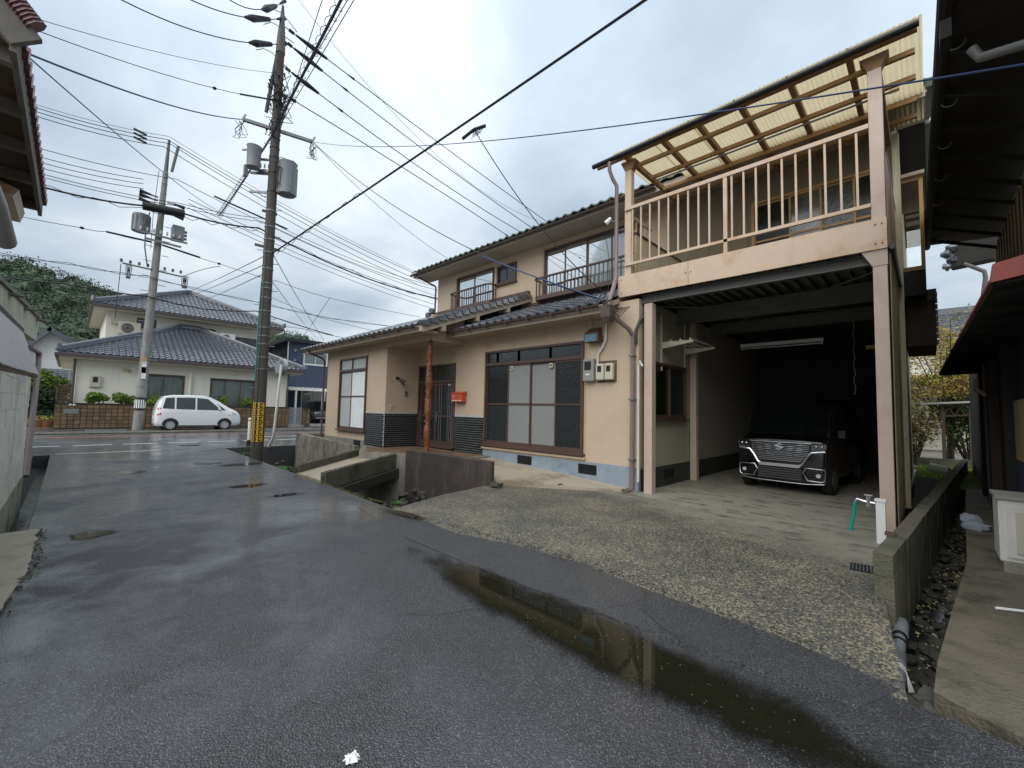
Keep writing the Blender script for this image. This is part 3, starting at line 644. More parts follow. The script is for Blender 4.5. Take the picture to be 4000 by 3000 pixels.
# barge board of left roof with stepped brackets, dark return beneath
def zl(y): return 3.60 + SL * (y - 5.98)
g = MB(); g.hexa([(-8.99, 5.98, zl(5.98) - .2), (-8.93, 5.98, zl(5.98) - .2), (-8.93, 9.98, zl(9.98) - .2), (-8.99, 9.98, zl(9.98) - .2), (-8.99, 5.98, zl(5.98) + .01), (-8.93, 5.98, zl(5.98) + .01), (-8.93, 9.98, zl(9.98) + .01), (-8.99, 9.98, zl(9.98) + .01)]); g.build('barge_board', 'eave_board', H)
for y in (6.55, 7.7, 8.9):
    g = MB(); z = zl(y) - .18; g.box(-9.3, -8.92, y, y + .12, z - .13, z + .05); g.build('rafter_end', 'eave_board', H)
g = MB(); g.hexa([(-9.42, 7.0, 3.6), (-9.36, 7.0, 3.6), (-9.36, 10, 3.6), (-9.42, 10, 3.6), (-9.42, 7.0, zl(7) - .1), (-9.36, 7.0, zl(7) - .1), (-9.36, 10, zl(10) - .1), (-9.42, 10, zl(10) - .1)]); g.build('gable_return', 'roof_under', H)
# junction flashing boxes where tiles meet upper wall
g = MB(); g.bar((-9.0, 9.93, 4.80), (-4.45, 9.93, 4.80), .1, .13); g.bar((-14.6, 9.93, 5.24), (-9.0, 9.93, 5.24), .1, .13); g.build('flashing', 'bronze', H)
g = MB(); blob(g, (-14.15, 9.85, 5.38), .14, 1, 2); blob(g, (-14.35, 9.85, 5.25), .15, .8, 2); g.build('ridge_end_tile', 'roof_tile', H, smooth=True)
# gutters
def gutter(a, b, m, r=.06, name='gutter'):
    a = V(a); b = V(b); d = (b - a).normalized(); sx = d.cross(V((0, 0, 1))).normalized(); vs = []; n = 7
    for p in (a, b):
        for rr in (r, r * .88):
            for i in range(n): t = pi * i / (n - 1); vs.append(p + sx * (rr * cos(t)) - V((0, 0, rr * sin(t))))
    f = []
    for i in range(n - 1): f += [(i, i + 1, 2 * n + i + 1, 2 * n + i), (n + i + 1, n + i, 3 * n + i, 3 * n + i + 1)]
    f += [(0, 2 * n, 3 * n, n), (n - 1, 2 * n - 1, 4 * n - 1, 3 * n - 1)]
    f += [(i, n + i, n + i + 1, i + 1) for i in range(n - 1)] + [(2 * n + i + 1, 3 * n + i + 1, 3 * n + i, 2 * n + i) for i in range(n - 1)]
    g = MB(); g.add(vs, f); return g.build(name, m, H, smooth=True)
gutter((-16.85, 5.86, 3.56), (-9.05, 5.86, 3.56), 'gutter_brown'); gutter((-9.2, 6.93, 3.56), (-4.45, 6.93, 3.56), 'gutter_brown'); gutter((-14.6, 9.13, 6.765), (-4.4, 9.13, 6.765), 'gutter_brown')
for a, y, z, n in ((-16.7, 5.86, 3.56, 12), (-9.0, 6.93, 3.56, 8), (-14.4, 9.14, 6.80, 14)):
    for k in range(n): g = MB(); x = a + k * .68; g.box(x - .01, x + .01, y - .07, y + .1, z - .075, z - .06); g.box(x - .01, x + .01, y - .075, y - .065, z - .07, z + .03); g.build('gutter_bracket', 'gutter_brown', H)
g = MB(); g.box(-16.8, -8.95, 5.95, 5.985, 3.42, 3.585); g.build('fascia', 'eave_board', H)
g = MB(); g.box(-9.3, -4.42, 7.02, 7.055, 3.42, 3.585); g.build('fascia', 'eave_board', H)
g = MB(); g.box(-14.55, .1, 9.21, 9.245, 6.66, 6.82); g.build('fascia', 'eave_board', H)
g = MB(); g.box(-14.5, -.3, 9.245, 10.0, 6.66, 6.70); g.build('soffit', 'eave_board', H)
g = MB(); g.box(-16.75, -11.54, 5.985, 6.5, 3.44, 3.48); g.box(-11.54, -9.0, 5.985, 6.47, 3.44, 3.48); g.build('soffit', 'eave_board', H)
g = MB(); g.box(-9.3, -4.42, 7.055, 7.62, 3.44, 3.48); g.build('soffit', 'eave_board', H)
# downpipes
def pipe(name, pts, r, m, parent=H, n=8, **k): g = MB(); g.tube(pts, r, n); return g.build(name, m, parent, smooth=True)
pipe('downpipe', [(-16.0, 5.86, 3.5), (-16.0, 6.0, 3.38), (-15.88, 6.35, 3.25), (-15.86, 6.42, 3.15), (-15.86, 6.42, .4)], .035, 'gutter_brown')
pipe('downpipe', [(-14.3, 9.14, 6.75), (-14.25, 9.4, 6.6), (-14.05, 9.9, 6.40), (-14.03, 9.93, 6.3), (-14.05, 9.93, 5.3)], .035, 'gutter_brown')
pipe('downpipe', [(-4.30, 7.0, 3.40), (-4.12, 7.45, 3.12), (-4.09, 7.56, 3.0), (-4.10, 7.55, .06), (-4.12, 7.42, .05)], .045, 'downpipe_mauve')
pipe('downpipe', [(-3.75, 7.9, 3.7), (-3.98, 7.62, 3.3), (-4.03, 7.56, 3.1), (-4.03, 7.56, 2.85)], .03, 'black_pvc')
pipe('white_riser', [(-3.90, 7.57, 2.40), (-3.95, 7.57, 2.5), (-3.98, 7.57, 2.4), (-3.98, 7.57, .2)], .025, 'white_pvc')
pipe('conduit', [(-4.71, 7.57, 3.5), (-4.71, 7.57, 3.0), (-4.78, 7.57, 2.85), (-4.88, 7.57, 2.72), (-4.90, 7.57, 2.6), (-4.90, 7.57, 2.4)], .025, 'white_pvc')
g = MB(); g.box(-4.40, -4.20, 6.88, 7.08, 3.30, 3.52); g.hexa([(-4.36, 6.92, 3.2), (-4.24, 6.92, 3.2), (-4.24, 7.04, 3.2), (-4.36, 7.04, 3.2), (-4.40, 6.88, 3.3), (-4.20, 6.88, 3.3), (-4.20, 7.08, 3.3), (-4.40, 7.08, 3.3)]); g.build('rain_hopper', 'gutter_brown', H)
for z in (2.6, 1.75, .6): g = MB(); g.box(-4.155, -4.045, 7.49, 7.62, z, z + .03); g.build('pipe_clip', 'galvanised', H)
# things on the wall
t = thing('electricity_meter', 'large grey electricity meter in the middle of the beige wall', 'meter', (-5.07, 7.6, 2.3))
g = MB(); FM.box(g, -5.22, -4.95, 2.14, 2.62, 0, .13); g.build('case', 'meter_grey', t, bevel=.03); g = MB(); FM.box(g, -5.17, -5.01, 2.38, 2.56, .13, .136); g.build('window', 'dark_plastic', t); g = MB(); FM.box(g, -5.14, -5.04, 2.27, 2.30, .13, .134); g.build('label_strip', 'white_paint', t)
g = MB(); FM.box(g, -4.93, -4.48, 2.12, 2.56, 0, .02); tag(g.build('meter_board', 'hood_brown'), 'brown backing board behind the two beige meters', 'board')
for u, lb in ((-4.91, 'left one of the two beige meter boxes beside the conduit'), (-4.70, 'right one of the two beige meter boxes beside the conduit')):
    t = thing('meter_box', lb, 'meter', (u + .09, 7.5, 2.2), 'beige meter boxes'); g = MB(); FM.box(g, u, u + .19, 2.16, 2.50, .02, .12); g.build('case', 'beige_plastic', t, bevel=.025)
    g = MB(); FM.box(g, u + .05, u + .14, 2.33, 2.45, .12, .126); g.build('window', 'dark_plastic', t)
t = thing('vent_hood', 'brown vent hood with peeling blue front above the meters', 'vent hood', (-4.97, 7.6, 3))
g = MB(); P = FM.p; g.hexa([P(-5.14, 2.96, 0), P(-4.80, 2.96, 0), P(-4.80, 2.96, .2), P(-5.14, 2.96, .2), P(-5.10, 3.28, 0), P(-4.84, 3.28, 0), P(-4.80, 3.14, .2), P(-5.14, 3.14, .2)]); g.build('cover', 'hood_brown', t)
g = MB(); FM.box(g, -5.12, -4.84, 2.965, 3.11, .2, .206); g.build('front_plate', 'hood_blue', t)
t = thing('mailbox', 'red orange metal mailbox on the wall beside the entrance', 'mailbox', (-9.4, 7.5, 1.7))
g = MB(); FM.box(g, -9.62, -9.15, 1.70, 1.93, .012, .17); g.build('body', 'mailbox_red', t, bevel=.012); g = MB(); P = FM.p
g.hexa([P(-9.64, 1.93, .01), P(-9.13, 1.93, .01), P(-9.13, 1.93, .185), P(-9.64, 1.93, .185), P(-9.64, 2.00, .01), P(-9.13, 2.00, .01), P(-9.13, 1.955, .185), P(-9.64, 1.955, .185)]); g.build('lid', 'mailbox_red', t)
g = MB(); FM.box(g, -9.60, -9.35, 1.735, 1.755, .17, .173); FM.box(g, -9.30, -9.18, 1.735, 1.755, .17, .173)
for k in range(12): a = 2 * pi * k / 12; p = FM.p(-9.545 + .035 * cos(a), 1.87 + .035 * sin(a), .172); g.bar(p, FM.p(-9.545 + .035 * cos(a + .52), 1.87 + .035 * sin(a + .52), .172), .006, .004, (0, 1, 0))
g.build('print', 'white_paint', t)
P = FPORCH.p
t = thing('spotlight', 'black spotlight lamp on the porch side wall', 'lamp', (-11.5, 6.95, 2.3)); g = MB(); g.tube([P(6.88, 2.40, .0), P(6.88, 2.42, .06), P(6.93, 2.36, .10)], .015, 6); g.tube([P(6.86, 2.40, 0), P(6.86, 2.40, .02)], .05, 12); g.build('bracket', 'dark_plastic', t)
g = MB(); g.tube([P(6.90, 2.36, .08), P(6.95, 2.31, .13), P(7.02, 2.25, .21)], .05, 12, rad=[.035, .05, .062]); g.build('shade', 'dark_plastic', t, smooth=True); g = MB(); g.tube([P(7.018, 2.252, .208), P(7.025, 2.246, .216)], .05, 12); g.build('lens', 'lamp_clear', t)
t = thing('intercom', 'small grey intercom panel between spotlight and door', 'intercom', (-11.5, 7.18, 1.9)); g = MB(); FPORCH.box(g, 7.13, 7.24, 1.86, 2.02, 0, .03); g.build('case', 'galvanised', t, bevel=.006); g = MB(); FPORCH.box(g, 7.17, 7.20, 1.95, 1.98, .03, .034); g.build('button', 'dark_plastic', t)
t = thing('wall_socket', 'small cream socket above the porch black bricks', 'socket', (-11.5, 6.7, 1.5)); g = MB(); FPORCH.box(g, 6.66, 6.75, 1.45, 1.60, 0, .03); g.build('plate', 'beige_plastic', t, bevel=.005); g = MB(); FPORCH.box(g, 6.69, 6.72, 1.48, 1.53, .03, .033); g.build('hole', 'dark_plastic', t)
for u in (-7.4, -6.15): g = MB(); FM.box(g, u - .05, u + .05, 2.50, 2.60, .03, .036); st = g.build('vent_sticker', 'beige_plastic', H); g = MB(); FM.box(g, u - .025, u + .025, 2.53, 2.57, .036, .038); g.build('mark', 'dark_plastic', st)
# porch slab, tiles
pp = [(-12.71, 6.46), (-10.95, 5.45), (-9.7, 5.98), (-9.0, 6.0), (-8.1, 6.15), (-8.1, 7.58), (-11.54, 7.62), (-11.54, 6.46)]
g = MB(); g.prism(pp, -1.0, .325); PO = tag(g.build('porch_step', 'concrete'), 'raised brown tiled porch step in front of the entrance', 'step')
def inpoly(x, y, P):
    c = False; j = len(P) - 1
    for i in range(len(P)):
        if (P[i][1] > y) != (P[j][1] > y) and x < (P[j][0] - P[i][0]) * (y - P[i][1]) / (P[j][1] - P[i][1]) + P[i][0]: c = not c
        j = i
    return c
mat('porch_tile', (.17, .11, .075), .4, var=.25, rnd=.25, scale=5)
ft = bpy.data.meshes.new('floor_tile'); q = MB(); q.box(0, .285, 0, .135, 0, .012); ft.from_pydata(q.v, [], q.f); ft.materials.append(MATS['porch_tile'])
for i in range(17):
    for j in range(16):
        x = -12.7 + i * .3; y = 5.45 + j * .148
        if all(inpoly(x + a, y + b, pp) for a, b in ((0, 0), (.29, 0), (0, .14), (.29, .14))): place('floor_tile', ft, None, PO, Matrix.Translation((x, y, .323)))
# gnarled wooden column
t = thing('porch_column', 'gnarled reddish log column holding up the porch corner', 'column', (-9.45, 6.55, .33))
pts = []; rad = []
for k in range(60):
    z = .33 + 2.97 * k / 59; pts.append((-9.46 + .03 * noise.noise(V((z * 1.3, 0, 5))) , 6.57 + .03 * noise.noise(V((z * 1.3, 9, 0))), z)); rad.append(.076 + .018 * noise.noise(V((z * 4, 3, 1))) + .014 * sin(z * 9))
g = MB(); g.tube(pts, .09, 12, rad=rad); tr = g.build('trunk', 'bark_orange', t, smooth=True)
for k in range(34):
    z = .45 + 2.7 * k / 34; a = random.uniform(-2.6, -.2) + (pi if k % 5 == 0 else 0); g = MB(); c = V((-9.46 + .072 * cos(a), 6.57 + .072 * sin(a), z)); blob(g, c, random.uniform(.018, .032), 1.3, seed=k); g.build('knot', 'knot_dark' if k % 2 else 'bark_orange', tr, smooth=True)
# ------------------------------------------------------------------ creek walls and foot bridge
t = thing('retaining_wall', 'dark stained concrete retaining wall beside the creek and path', 'wall', (-7.7, 5.85, 0))
g = MB(); g.prism([(-9.2, 5.78), (-6.35, 5.78), (-6.22, 5.86), (-6.22, 5.95), (-9.2, 5.95)], -1.0, .485); g.build('body', 'concrete_stained', t, bevel=.01)
t = thing('retaining_wall', 'rust streaked concrete retaining wall under the left window', 'wall', (-14.5, 6.1, 0))
g = MB(); g.hexa([(-16.9, 5.92, -1), (-12.9, 6.28, -1), (-12.9, 6.42, -1), (-16.9, 6.08, -1), (-16.9, 5.92, .50), (-12.9, 6.28, .28), (-12.9, 6.42, .28), (-16.9, 6.08, .50)]); g.box(-16.9, -16.75, 6.08, 8.0, -1, .46); g.build('body', 'concrete_rusty', t, bevel=.01)
slab('wall_backfill', [(-16.74, 6.1), (-12.8, 6.45), (-15.75, 6.5), (-15.75, 8), (-16.74, 8)], -1, .2, 'concrete_mossy')
g = MB(); g.hexa([(-9.2, 5.95, -1), (-8.2, 5.95, -1), (-8.2, 6.1, -1), (-9.2, 6.1, -1), (-9.2, 5.95, .30), (-8.2, 5.95, .30), (-8.2, 6.1, .3), (-9.2, 6.1, .3)]); t2 = g
B = thing('foot_bridge', 'concrete foot bridge over the creek edged with hollow blocks', 'bridge', (-10, 4.6, 0))
A0, A1, B0, B1 = V((-9.85, 3.5, .05)), V((-11.75, 6.0, .16)), V((-8.45, 3.5, .05)), V((-9.9, 5.9, .16))
g = MB(); lo = [V((p.x, p.y, -.22)) for p in (A0, B0, B1, A1)]; g.hexa(lo + [A0, B0, B1, A1]); g.build('deck', 'path_concrete', B)
hb = {}
for (p0, p1, n, side) in ((A0, A1, 7, -1), (B0, B1, 6, 1)):
    for k in range(n):
        a = p0.lerp(p1, k / n); b = p0.lerp(p1, (k + .985) / n); d = (b - a); sx = V((d.y, -d.x, 0)).normalized() * .06; z = V((0, 0, .17))
        g = MB(); w = sx; lw = -.18
        fl = [a - w, b - w, b + w, a + w]
        # block with three open cores: side skins + webs
        def col(P, z0, z1): g.hexa([V((q.x, q.y, q.z + z0)) for q in P] + [V((q.x, q.y, q.z + z1)) for q in P])
        col([a - w, b - w, b - w * .55, a - w * .55], lw if side > 0 else 0, .17); col([a + w * .55, b + w * .55, b + w, a + w], lw if side > 0 else 0, .17)
        for f0, f1 in ((0, .12), (.29, .38), (.62, .71), (.88, 1)):
            q0 = a + d * f0; q1 = a + d * f1; col([q0 - w * .55, q1 - w * .55, q1 + w * .55, q0 + w * .55], 0, .168)
        col([a - w * .55, b - w * .55, b + w * .55, a + w * .55], -.02, .10)
        g.build('block', 'concrete_mossy', B)
g = MB(); a = B0 + V((.07, 0, 0)); b = B1 + V((.1, 0, 0)); g.bar(a - V((0, 0, .3)), b - V((0, 0, .3)), .16, .2); g.build('beam', 'concrete_dark', B)
# ------------------------------------------------------------------ carport with balcony
C = thing('carport', 'pink steel carport with balcony and yellow corrugated roof', 'carport', (-2.2, 8, 0))
def cb(name, x0, x1, y0, y1, z0, z1, m='pink_steel', par=None, bevel=0): g = MB(); g.box(x0, x1, y0, y1, z0, z1); return g.build(name, m, par or C, bevel=bevel)
cb('post', -.50, -.345, 7.62, 7.78, 0, 6.62, 'post_paint', bevel=.006); cb('post', -3.90, -3.74, 7.64, 7.80, 0, 3.62, 'post_paint', bevel=.006); cb('post', -3.98, -3.84, 10.05, 10.2, 0, 3.62, 'post_paint')
cb('post', -.50, -.36, 11.8, 11.95, 0, 3.7, 'deck_steel')
cb('post', -4.32, -4.18, 7.62, 7.74, 4.25, 6.62)
FB = cb('fascia_beam', -4.44, -.338, 7.575, 7.617, 3.82, 4.25)
cb('beam_joint', -3.03, -3.022, 7.573, 7.576, 3.83, 4.25, 'rust_wood', FB)
cb('side_beam', -4.44, -4.38, 7.64, 10.0, 3.82, 4.25); 
cb('edge_beam', -.44, -.36, 7.64, 11.9, 3.82, 4.25, 'post_paint')
for y, z0 in ((7.72, 3.66), (9.35, 3.5), (11.4, 3.55)):
    g = MB(); g.box(-4.0, -.44, y, y + .1, z0 + .14 * 0, z0 + .02); g.box(-4.0, -.44, y + .04, y + .055, z0 + .02, 3.82); g.box(-4.0, -.44, y, y + .1, 3.80, 3.82); g.build('cross_beam', 'deck_steel', C)
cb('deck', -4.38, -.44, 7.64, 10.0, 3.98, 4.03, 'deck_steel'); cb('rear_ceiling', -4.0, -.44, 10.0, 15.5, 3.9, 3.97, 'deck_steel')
for i in range(20): x = -4.25 + i * .195; cb('deck_rib', x, x + .07, 7.66, 10.0, 3.90, 3.98, 'deck_steel')
for i in range(9): y = 7.9 + i * .0; 
def tubeC(name, pts, r, m='deck_steel', par=None, n=6): g = MB(); g.tube(pts, r, n); return g.build(name, m, par or C, smooth=True)
tubeC('cross_brace', [(-3.9, 7.9, 3.62), (-.5, 11.2, 3.62)], .012); tubeC('cross_brace', [(-.5, 7.9, 3.60), (-3.9, 11.2, 3.60)], .012)
g = MB(); g.hexa([(-.50, 7.61, 3.6), (-.34, 7.61, 3.6), (-.34, 7.79, 3.6), (-.50, 7.79, 3.6), (-.62, 7.60, 3.82), (-.34, 7.60, 3.82), (-.34, 7.82, 3.82), (-.62, 7.82, 3.82)]); g.build('post_bracket', 'post_paint', C)
for (x, y, z) in [(-.46, 7.57, 4.17), (-.39, 7.57, 4.17), (-.46, 7.57, 3.9), (-.39, 7.57, 3.9), (-4.36, 7.57, 4.17), (-4.36, 7.57, 3.9), (-3.07, 7.57, 4.05), (-2.98, 7.57, 4.05)]:
    g = MB(); g.tube([(x, y + .008, z), (x, y - .008, z)], .011, 6); g.build('bolt', 'rust_wood', C)
# railing
R = cb('top_rail', -4.30, -.50, 7.58, 7.64, 5.58, 5.645); cb('bottom_rail', -4.30, -.50, 7.585, 7.635, 4.44, 4.49)
for i in range(20):
    x = -4.14 + i * .1875 * 3.5 / 3.56
    if i == 9: continue
    cb('baluster', x - .014, x + .014, 7.595, 7.623, 4.49, 5.58)
cb('middle_post', -2.43, -2.37, 7.585, 7.635, 4.25, 5.58)
cb('side_rail', -4.30, -4.25, 7.64, 8.7, 5.50, 5.55); cb('side_rail', -4.30, -4.25, 7.64, 8.7, 4.46, 4.51)
for k in range(5): y = 7.8 + k * .2; cb('baluster', -4.288, -4.262, y, y + .026, 4.51, 5.50)
cb('screen_panel', -4.20, -4.16, 7.8, 9.95, 4.03, 5.13, 'siding_tan'); cb('screen_cap', -4.22, -4.14, 7.78, 9.97, 5.13, 5.17, 'bronze')
# roof
for i, x in enumerate((-4.27, -3.5, -2.84, -2.15, -1.44, -.72)): cb('rafter', x, x + .075, 7.5, 10.1, 6.61, 6.71, 'rust_wood')
for y in (7.78, 8.40, 9.02, 9.52): cb('purlin', -4.16, 0.0, y, y + .055, 6.535, 6.605, 'purlin_wood')
cb('eave_beam', -4.9, .03, 7.48, 7.53, 6.63, 6.70, 'rust_wood')
for k in range(6):
    x0 = -4.45 + k * .75; x1 = x0 + .78; nx = 40; g = MB(); vs = []
    for i in range(nx + 1):
        x = x0 + (x1 - x0) * i / nx; z = 6.728 + .010 * cos(2 * pi * x / .064) + .002 * (k % 2)
        back = 10.05 if k else 8.9
        vs += [(x, 7.36, z), (x, back, z)]
    g.add(vs, [(2 * i, 2 * i + 2, 2 * i + 3, 2 * i + 1) for i in range(nx)]); g.build('corrugated_sheet', 'yellow_corrugate', C, smooth=True)
g = MB(); g.tube([(-4.95, 7.40, 6.67), (.05, 7.40, 6.67)], .05, 10); g.build('gutter', 'black_pvc', C, smooth=True)
for x in (-4.25, -.42):
    g = MB(); g.hexa([(x - .07, 7.62, 6.42), (x + .07, 7.62, 6.42), (x + .07, 7.76, 6.42), (x - .07, 7.76, 6.42), (x - .16, 7.60, 6.62), (x + .16, 7.60, 6.62), (x + .16, 7.78, 6.62), (x - .16, 7.78, 6.62)]); g.build('post_bracket', 'rust_wood', C)
pipe('downpipe', [(-4.55, 7.40, 6.62), (-4.55, 7.40, 6.45), (-4.52, 7.48, 6.28), (-4.47, 7.55, 6.15), (-4.47, 7.55, 4.25), (-4.47, 7.50, 4.12), (-4.38, 7.3, 3.95), (-4.33, 7.15, 3.8), (-4.33, 7.02, 3.5)], .04, 'downpipe_mauve', C)
for z in (5.9, 5.2, 4.55): cb('pipe_clip', -4.52, -4.32, 7.58, 7.62, z, z + .03, 'gutter_brown')
tubeC('drying_pole', [(-3.95, 8.3, 6.40), (-.18, 8.3, 6.40)], .016, 'galvanised')
tubeC('pole_tip', [(-.30, 8.3, 6.40), (-.18, 8.3, 6.40)], .024, 'purlin_wood')
cb('hanger_arm', -.42, -.35, 7.78, 9.9, 6.35, 6.55, 'rust_wood')
# right side: corrugated siding of carport and balcony
def corr(name, X, y0, y1, z0, z1, m, par, pitch=.076, amp=.009, axis='x'):
    n = int((y1 - y0) / pitch * 6); vs = []
    for i in range(n + 1):
        y = y0 + (y1 - y0) * i / n; d = amp * cos(2 * pi * y / pitch); vs += [(X + d, y, z0), (X + d, y, z1)]
    g = MB(); g.add(vs, [(2 * i, 2 * i + 2, 2 * i + 3, 2 * i + 1) for i in range(n)]); return g.build(name, m, par, smooth=True)
for k in range(6): y = 7.80 + k * .9; corr('siding_sheet', -.325 + .004 * (k % 2), y, min(y + .92, 12.9), .05, 3.82, 'siding_tan', C)
for k in range(3): y = 7.66 + k * .8; corr('balcony_siding', -.335 + .004 * (k % 2), y, y + .82, 3.86, 5.15, 'post_paint', C, .09, .012)
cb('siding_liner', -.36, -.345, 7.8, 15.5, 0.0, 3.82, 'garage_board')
cb('side_handrail', -.37, -.32, 7.75, 10.0, 5.18, 5.24, 'black_pvc')
tubeC('side_gutter', [(-.30, 7.7, 3.86), (-.28, 13.5, 3.80)], .035, 'black_pvc')
cb('corner_board', -.345, -.25, 9.98, 10.1, .0, 6.6, 'siding_tan')
# bay window box and small canopy on the east wall
t = thing('bay_window', 'tall bay window with orange frame on the house side wall', 'bay window', (-.1, 12, 4.3))
g = MB(); g.box(-.34, .04, 11.5, 13.4, 3.95, 4.45); g.build('base', 'roof_under', t)
for a in ((-.02, .04, 11.5, 11.56, 4.45, 6.35), (-.34, -.28, 11.5, 11.56, 4.45, 6.35), (-.02, .04, 13.34, 13.4, 4.45, 6.35), (-.28, -.02, 11.5, 11.56, 6.28, 6.35), (-.28, -.02, 11.5, 11.56, 4.45, 4.53)): g = MB(); g.box(*a); g.build('frame', 'purlin_wood', t)
g = MB(); g.box(-.28, -.02, 11.52, 11.525, 4.53, 5.6); g.build('pane', ('glass'), t); g = MB(); g.box(-.34, .07, 11.4, 13.5, 6.35, 6.42); g.build('roof', 'eave_board', t)
t = thing('side_canopy', 'small green tiled canopy on the house side wall', 'canopy', (0, 12.5, 3.6))
g = MB(); g.hexa([(-.3, 12, 3.0), (.16, 12, 3.0), (.16, 14, 3.0), (-.3, 14, 3.0), (-.3, 12, 4.12), (.16, 12, 4.12), (.16, 14, 4.12), (-.3, 14, 4.12)]); g.build('box', 'old_wood', t)
g = MB(); g.box(-.32, .18, 11.97, 12.0, 3.92, 4.14); g.build('board', 'old_wood_grey', t)
for k in range(9): g = MB(); g.box(.16, .19, 11.95, 12.1, 3.02 + k * .12, 3.10 + k * .12); g.build('tile_end', 'roof_tile_green', t)
t = thing('outdoor_lamp', 'small white lamp on a bracket beside the balcony downpipe', 'lamp', (-4.6, 7.4, 5.4)); q_ = at(2382, 862, Y=7.45)
g = MB(); g.tube([(-4.49, 7.5, q_.z - .03), q_], .012, 6); g.build('bracket', 'galvanised', t); g = MB(); g.tube([q_ + V((.03, 0, .05)), q_ + V((-.02, -.01, 0)), q_ + V((-.07, -.03, -.05))], .05, 10, rad=[.03, .05, .055]); g.build('head', 'white_paint', t, smooth=True)
g = MB(); g.tube([q_ + V((-.02, 0, -.03)), q_ + V((-.10, 0, -.12)), q_ + V((-.09, 0, -.35)), q_ + V((-.02, 0, -.7)), q_ + V((.02, -.03, -1.15)), q_ + V((.04, -.1, -1.5))], .006, 5); g.build('lead', 'cable_black', t)
# inside the garage
t = thing('fluorescent_lamp', 'long unlit fluorescent lamp hanging in the garage', 'lamp', (-2.7, 12, 3.2)); g = MB(); g.box(-3.45, -1.70, 12.0, 12.1, 3.26, 3.34); g.build('housing', 'white_paint', t); g = MB(); g.tube([(-3.40, 12.02, 3.22), (-1.75, 12.02, 3.22)], .018, 8); g.build('tube', 'lamp_clear', t)
for x in (-3.43, -1.74): g = MB(); g.box(x, x + .03, 11.99, 12.06, 3.19, 3.27); g.build('end_cap', 'white_paint', t)
g = MB(); pts = [(-1.05 + .015 * sin(k * 1.7), 11.0 + .01 * cos(k * 2.3), 3.75 - k * .085) for k in range(22)]; g.tube(pts, .011, 5); tag(g.build('hanging_rope', 'old_wood_grey'), 'knotted string hanging from the garage ceiling', 'rope')
t = thing('shelf_bracket', 'cream steel shelf brackets above the garage side window', 'bracket', (-3.9, 8.8, 2.8))
for y in (8.55, 9.75):
    g = MB(); g.hexa([(-3.98, y, 2.86), (-3.32, y, 2.95), (-3.32, y + .04, 2.95), (-3.98, y + .04, 2.86), (-3.98, y, 3.0), (-3.32, y, 2.99), (-3.32, y + .04, 2.99), (-3.98, y + .04, 3.0)]); g.build('bracket', 'beige_plastic', t); g = MB(); g.box(-3.995, -3.97, y, y + .04, 2.4, 3.6); g.build('upright', 'beige_plastic', t)
for k in range(3): g = MB(); x = -3.8 + k * .2; g.box(x, x + .04, 8.55, 9.8, 3.0, 3.03); g.build('slat', 'beige_plastic', t)
t = thing('garage_junk', 'dim wooden shelf boards against the garage back wall', 'shelf', (-1.2, 15, 0))
for z in (.9, 2.0): g = MB(); g.box(-2.4, -.4, 14.9, 15.3, z, z + .04); g.build('board', 'garage_board', t)
for x in (-2.4, -1.3, -.45): g = MB(); g.box(x, x + .06, 14.9, 14.96, 0, 2.6); g.build('upright', 'garage_board', t)
g = MB(); g.box(-.9, -.36, 11.5, 11.7, 2.95, 3.02); tag(g.build('timber_offcut', 'purlin_wood'), 'short timber stub sticking out by the right garage post', 'timber')
# tap with hose, box on post
t = thing('water_tap', 'chrome garden tap beside the right garage post', 'tap', (-.6, 6.9, .4))
g = MB(); g.tube([(-.50, 6.9, .47), (-.60, 6.9, .48), (-.67, 6.9, .50), (-.69, 6.9, .45)], .014, 8); g.build('spout', 'chrome', t, smooth=True)
g = MB(); g.tube([(-.56, 6.9, .42), (-.56, 6.9, .55)], .022, 8); g.build('valve', 'chrome', t); g = MB(); g.bar((-.60, 6.9, .56), (-.52, 6.9, .56), .02, .014); g.build('handle', 'chrome', t)
g = MB(); g.tube([(-.69, 6.9, .46), (-.70, 6.9, .3), (-.74, 6.88, .1)], .016, 8); tag(g.build('garden_hose', 'teal_hose', smooth=True), 'short teal green hose hanging from the tap', 'hose')
g = MB(); g.box(-.49, -.40, 6.86, 6.95, .0, .50); g.box(-.50, -.39, 6.85, 6.96, .50, .53); tag(g.build('tap_stand', 'white_paint', bevel=.004), 'white square standpipe in front of the garage post', 'standpipe')
# low block wall on the right
t = thing('block_wall', 'low mossy concrete block wall along the right gutter', 'wall', (0, 9, 0))
P0, P1 = V((-.37, 4.82, 0)), V((.66, 18.3, 0)); d = (P1 - P0).normalized(); sx = V((d.y, -d.x, 0)); L = (P1 - P0).length; k = 0; s0 = 0
while s0 < L:
    a = P0 + d * (s0 + .004); b = P0 + d * (s0 + .39); w = sx * .13
    for z0, z1, off in ((-.5, 0.0, 0), (.004, .185, 0), (.190, .37, .0)):
        g = MB(); j = V((random.uniform(-.004, .004), 0, 0)); pt = [a + j, a + w + j, b + w + j, b + j]
        g.hexa([q + V((0, 0, z0)) for q in pt] + [q + V((0, 0, z1)) for q in pt]); g.build('block', 'concrete_mossy', t)
    s0 += .4
g = MB(); g.box(-.34, -.26, 5.6, 5.72, .37, .39); tag(g.build('tile_shard', 'old_wood'), 'dark broken tile lying on top of the block wall', 'tile')
t = thing('drain_pipe', 'grey plastic drain pipe with taped joint in the gutter', 'pipe', (-.2, 4.5, -.3))
a, b = at(3520, 2430, Z=-.22), at(3492, 2735, Z=-.22)
def lp(t_): return a.lerp(b, t_)
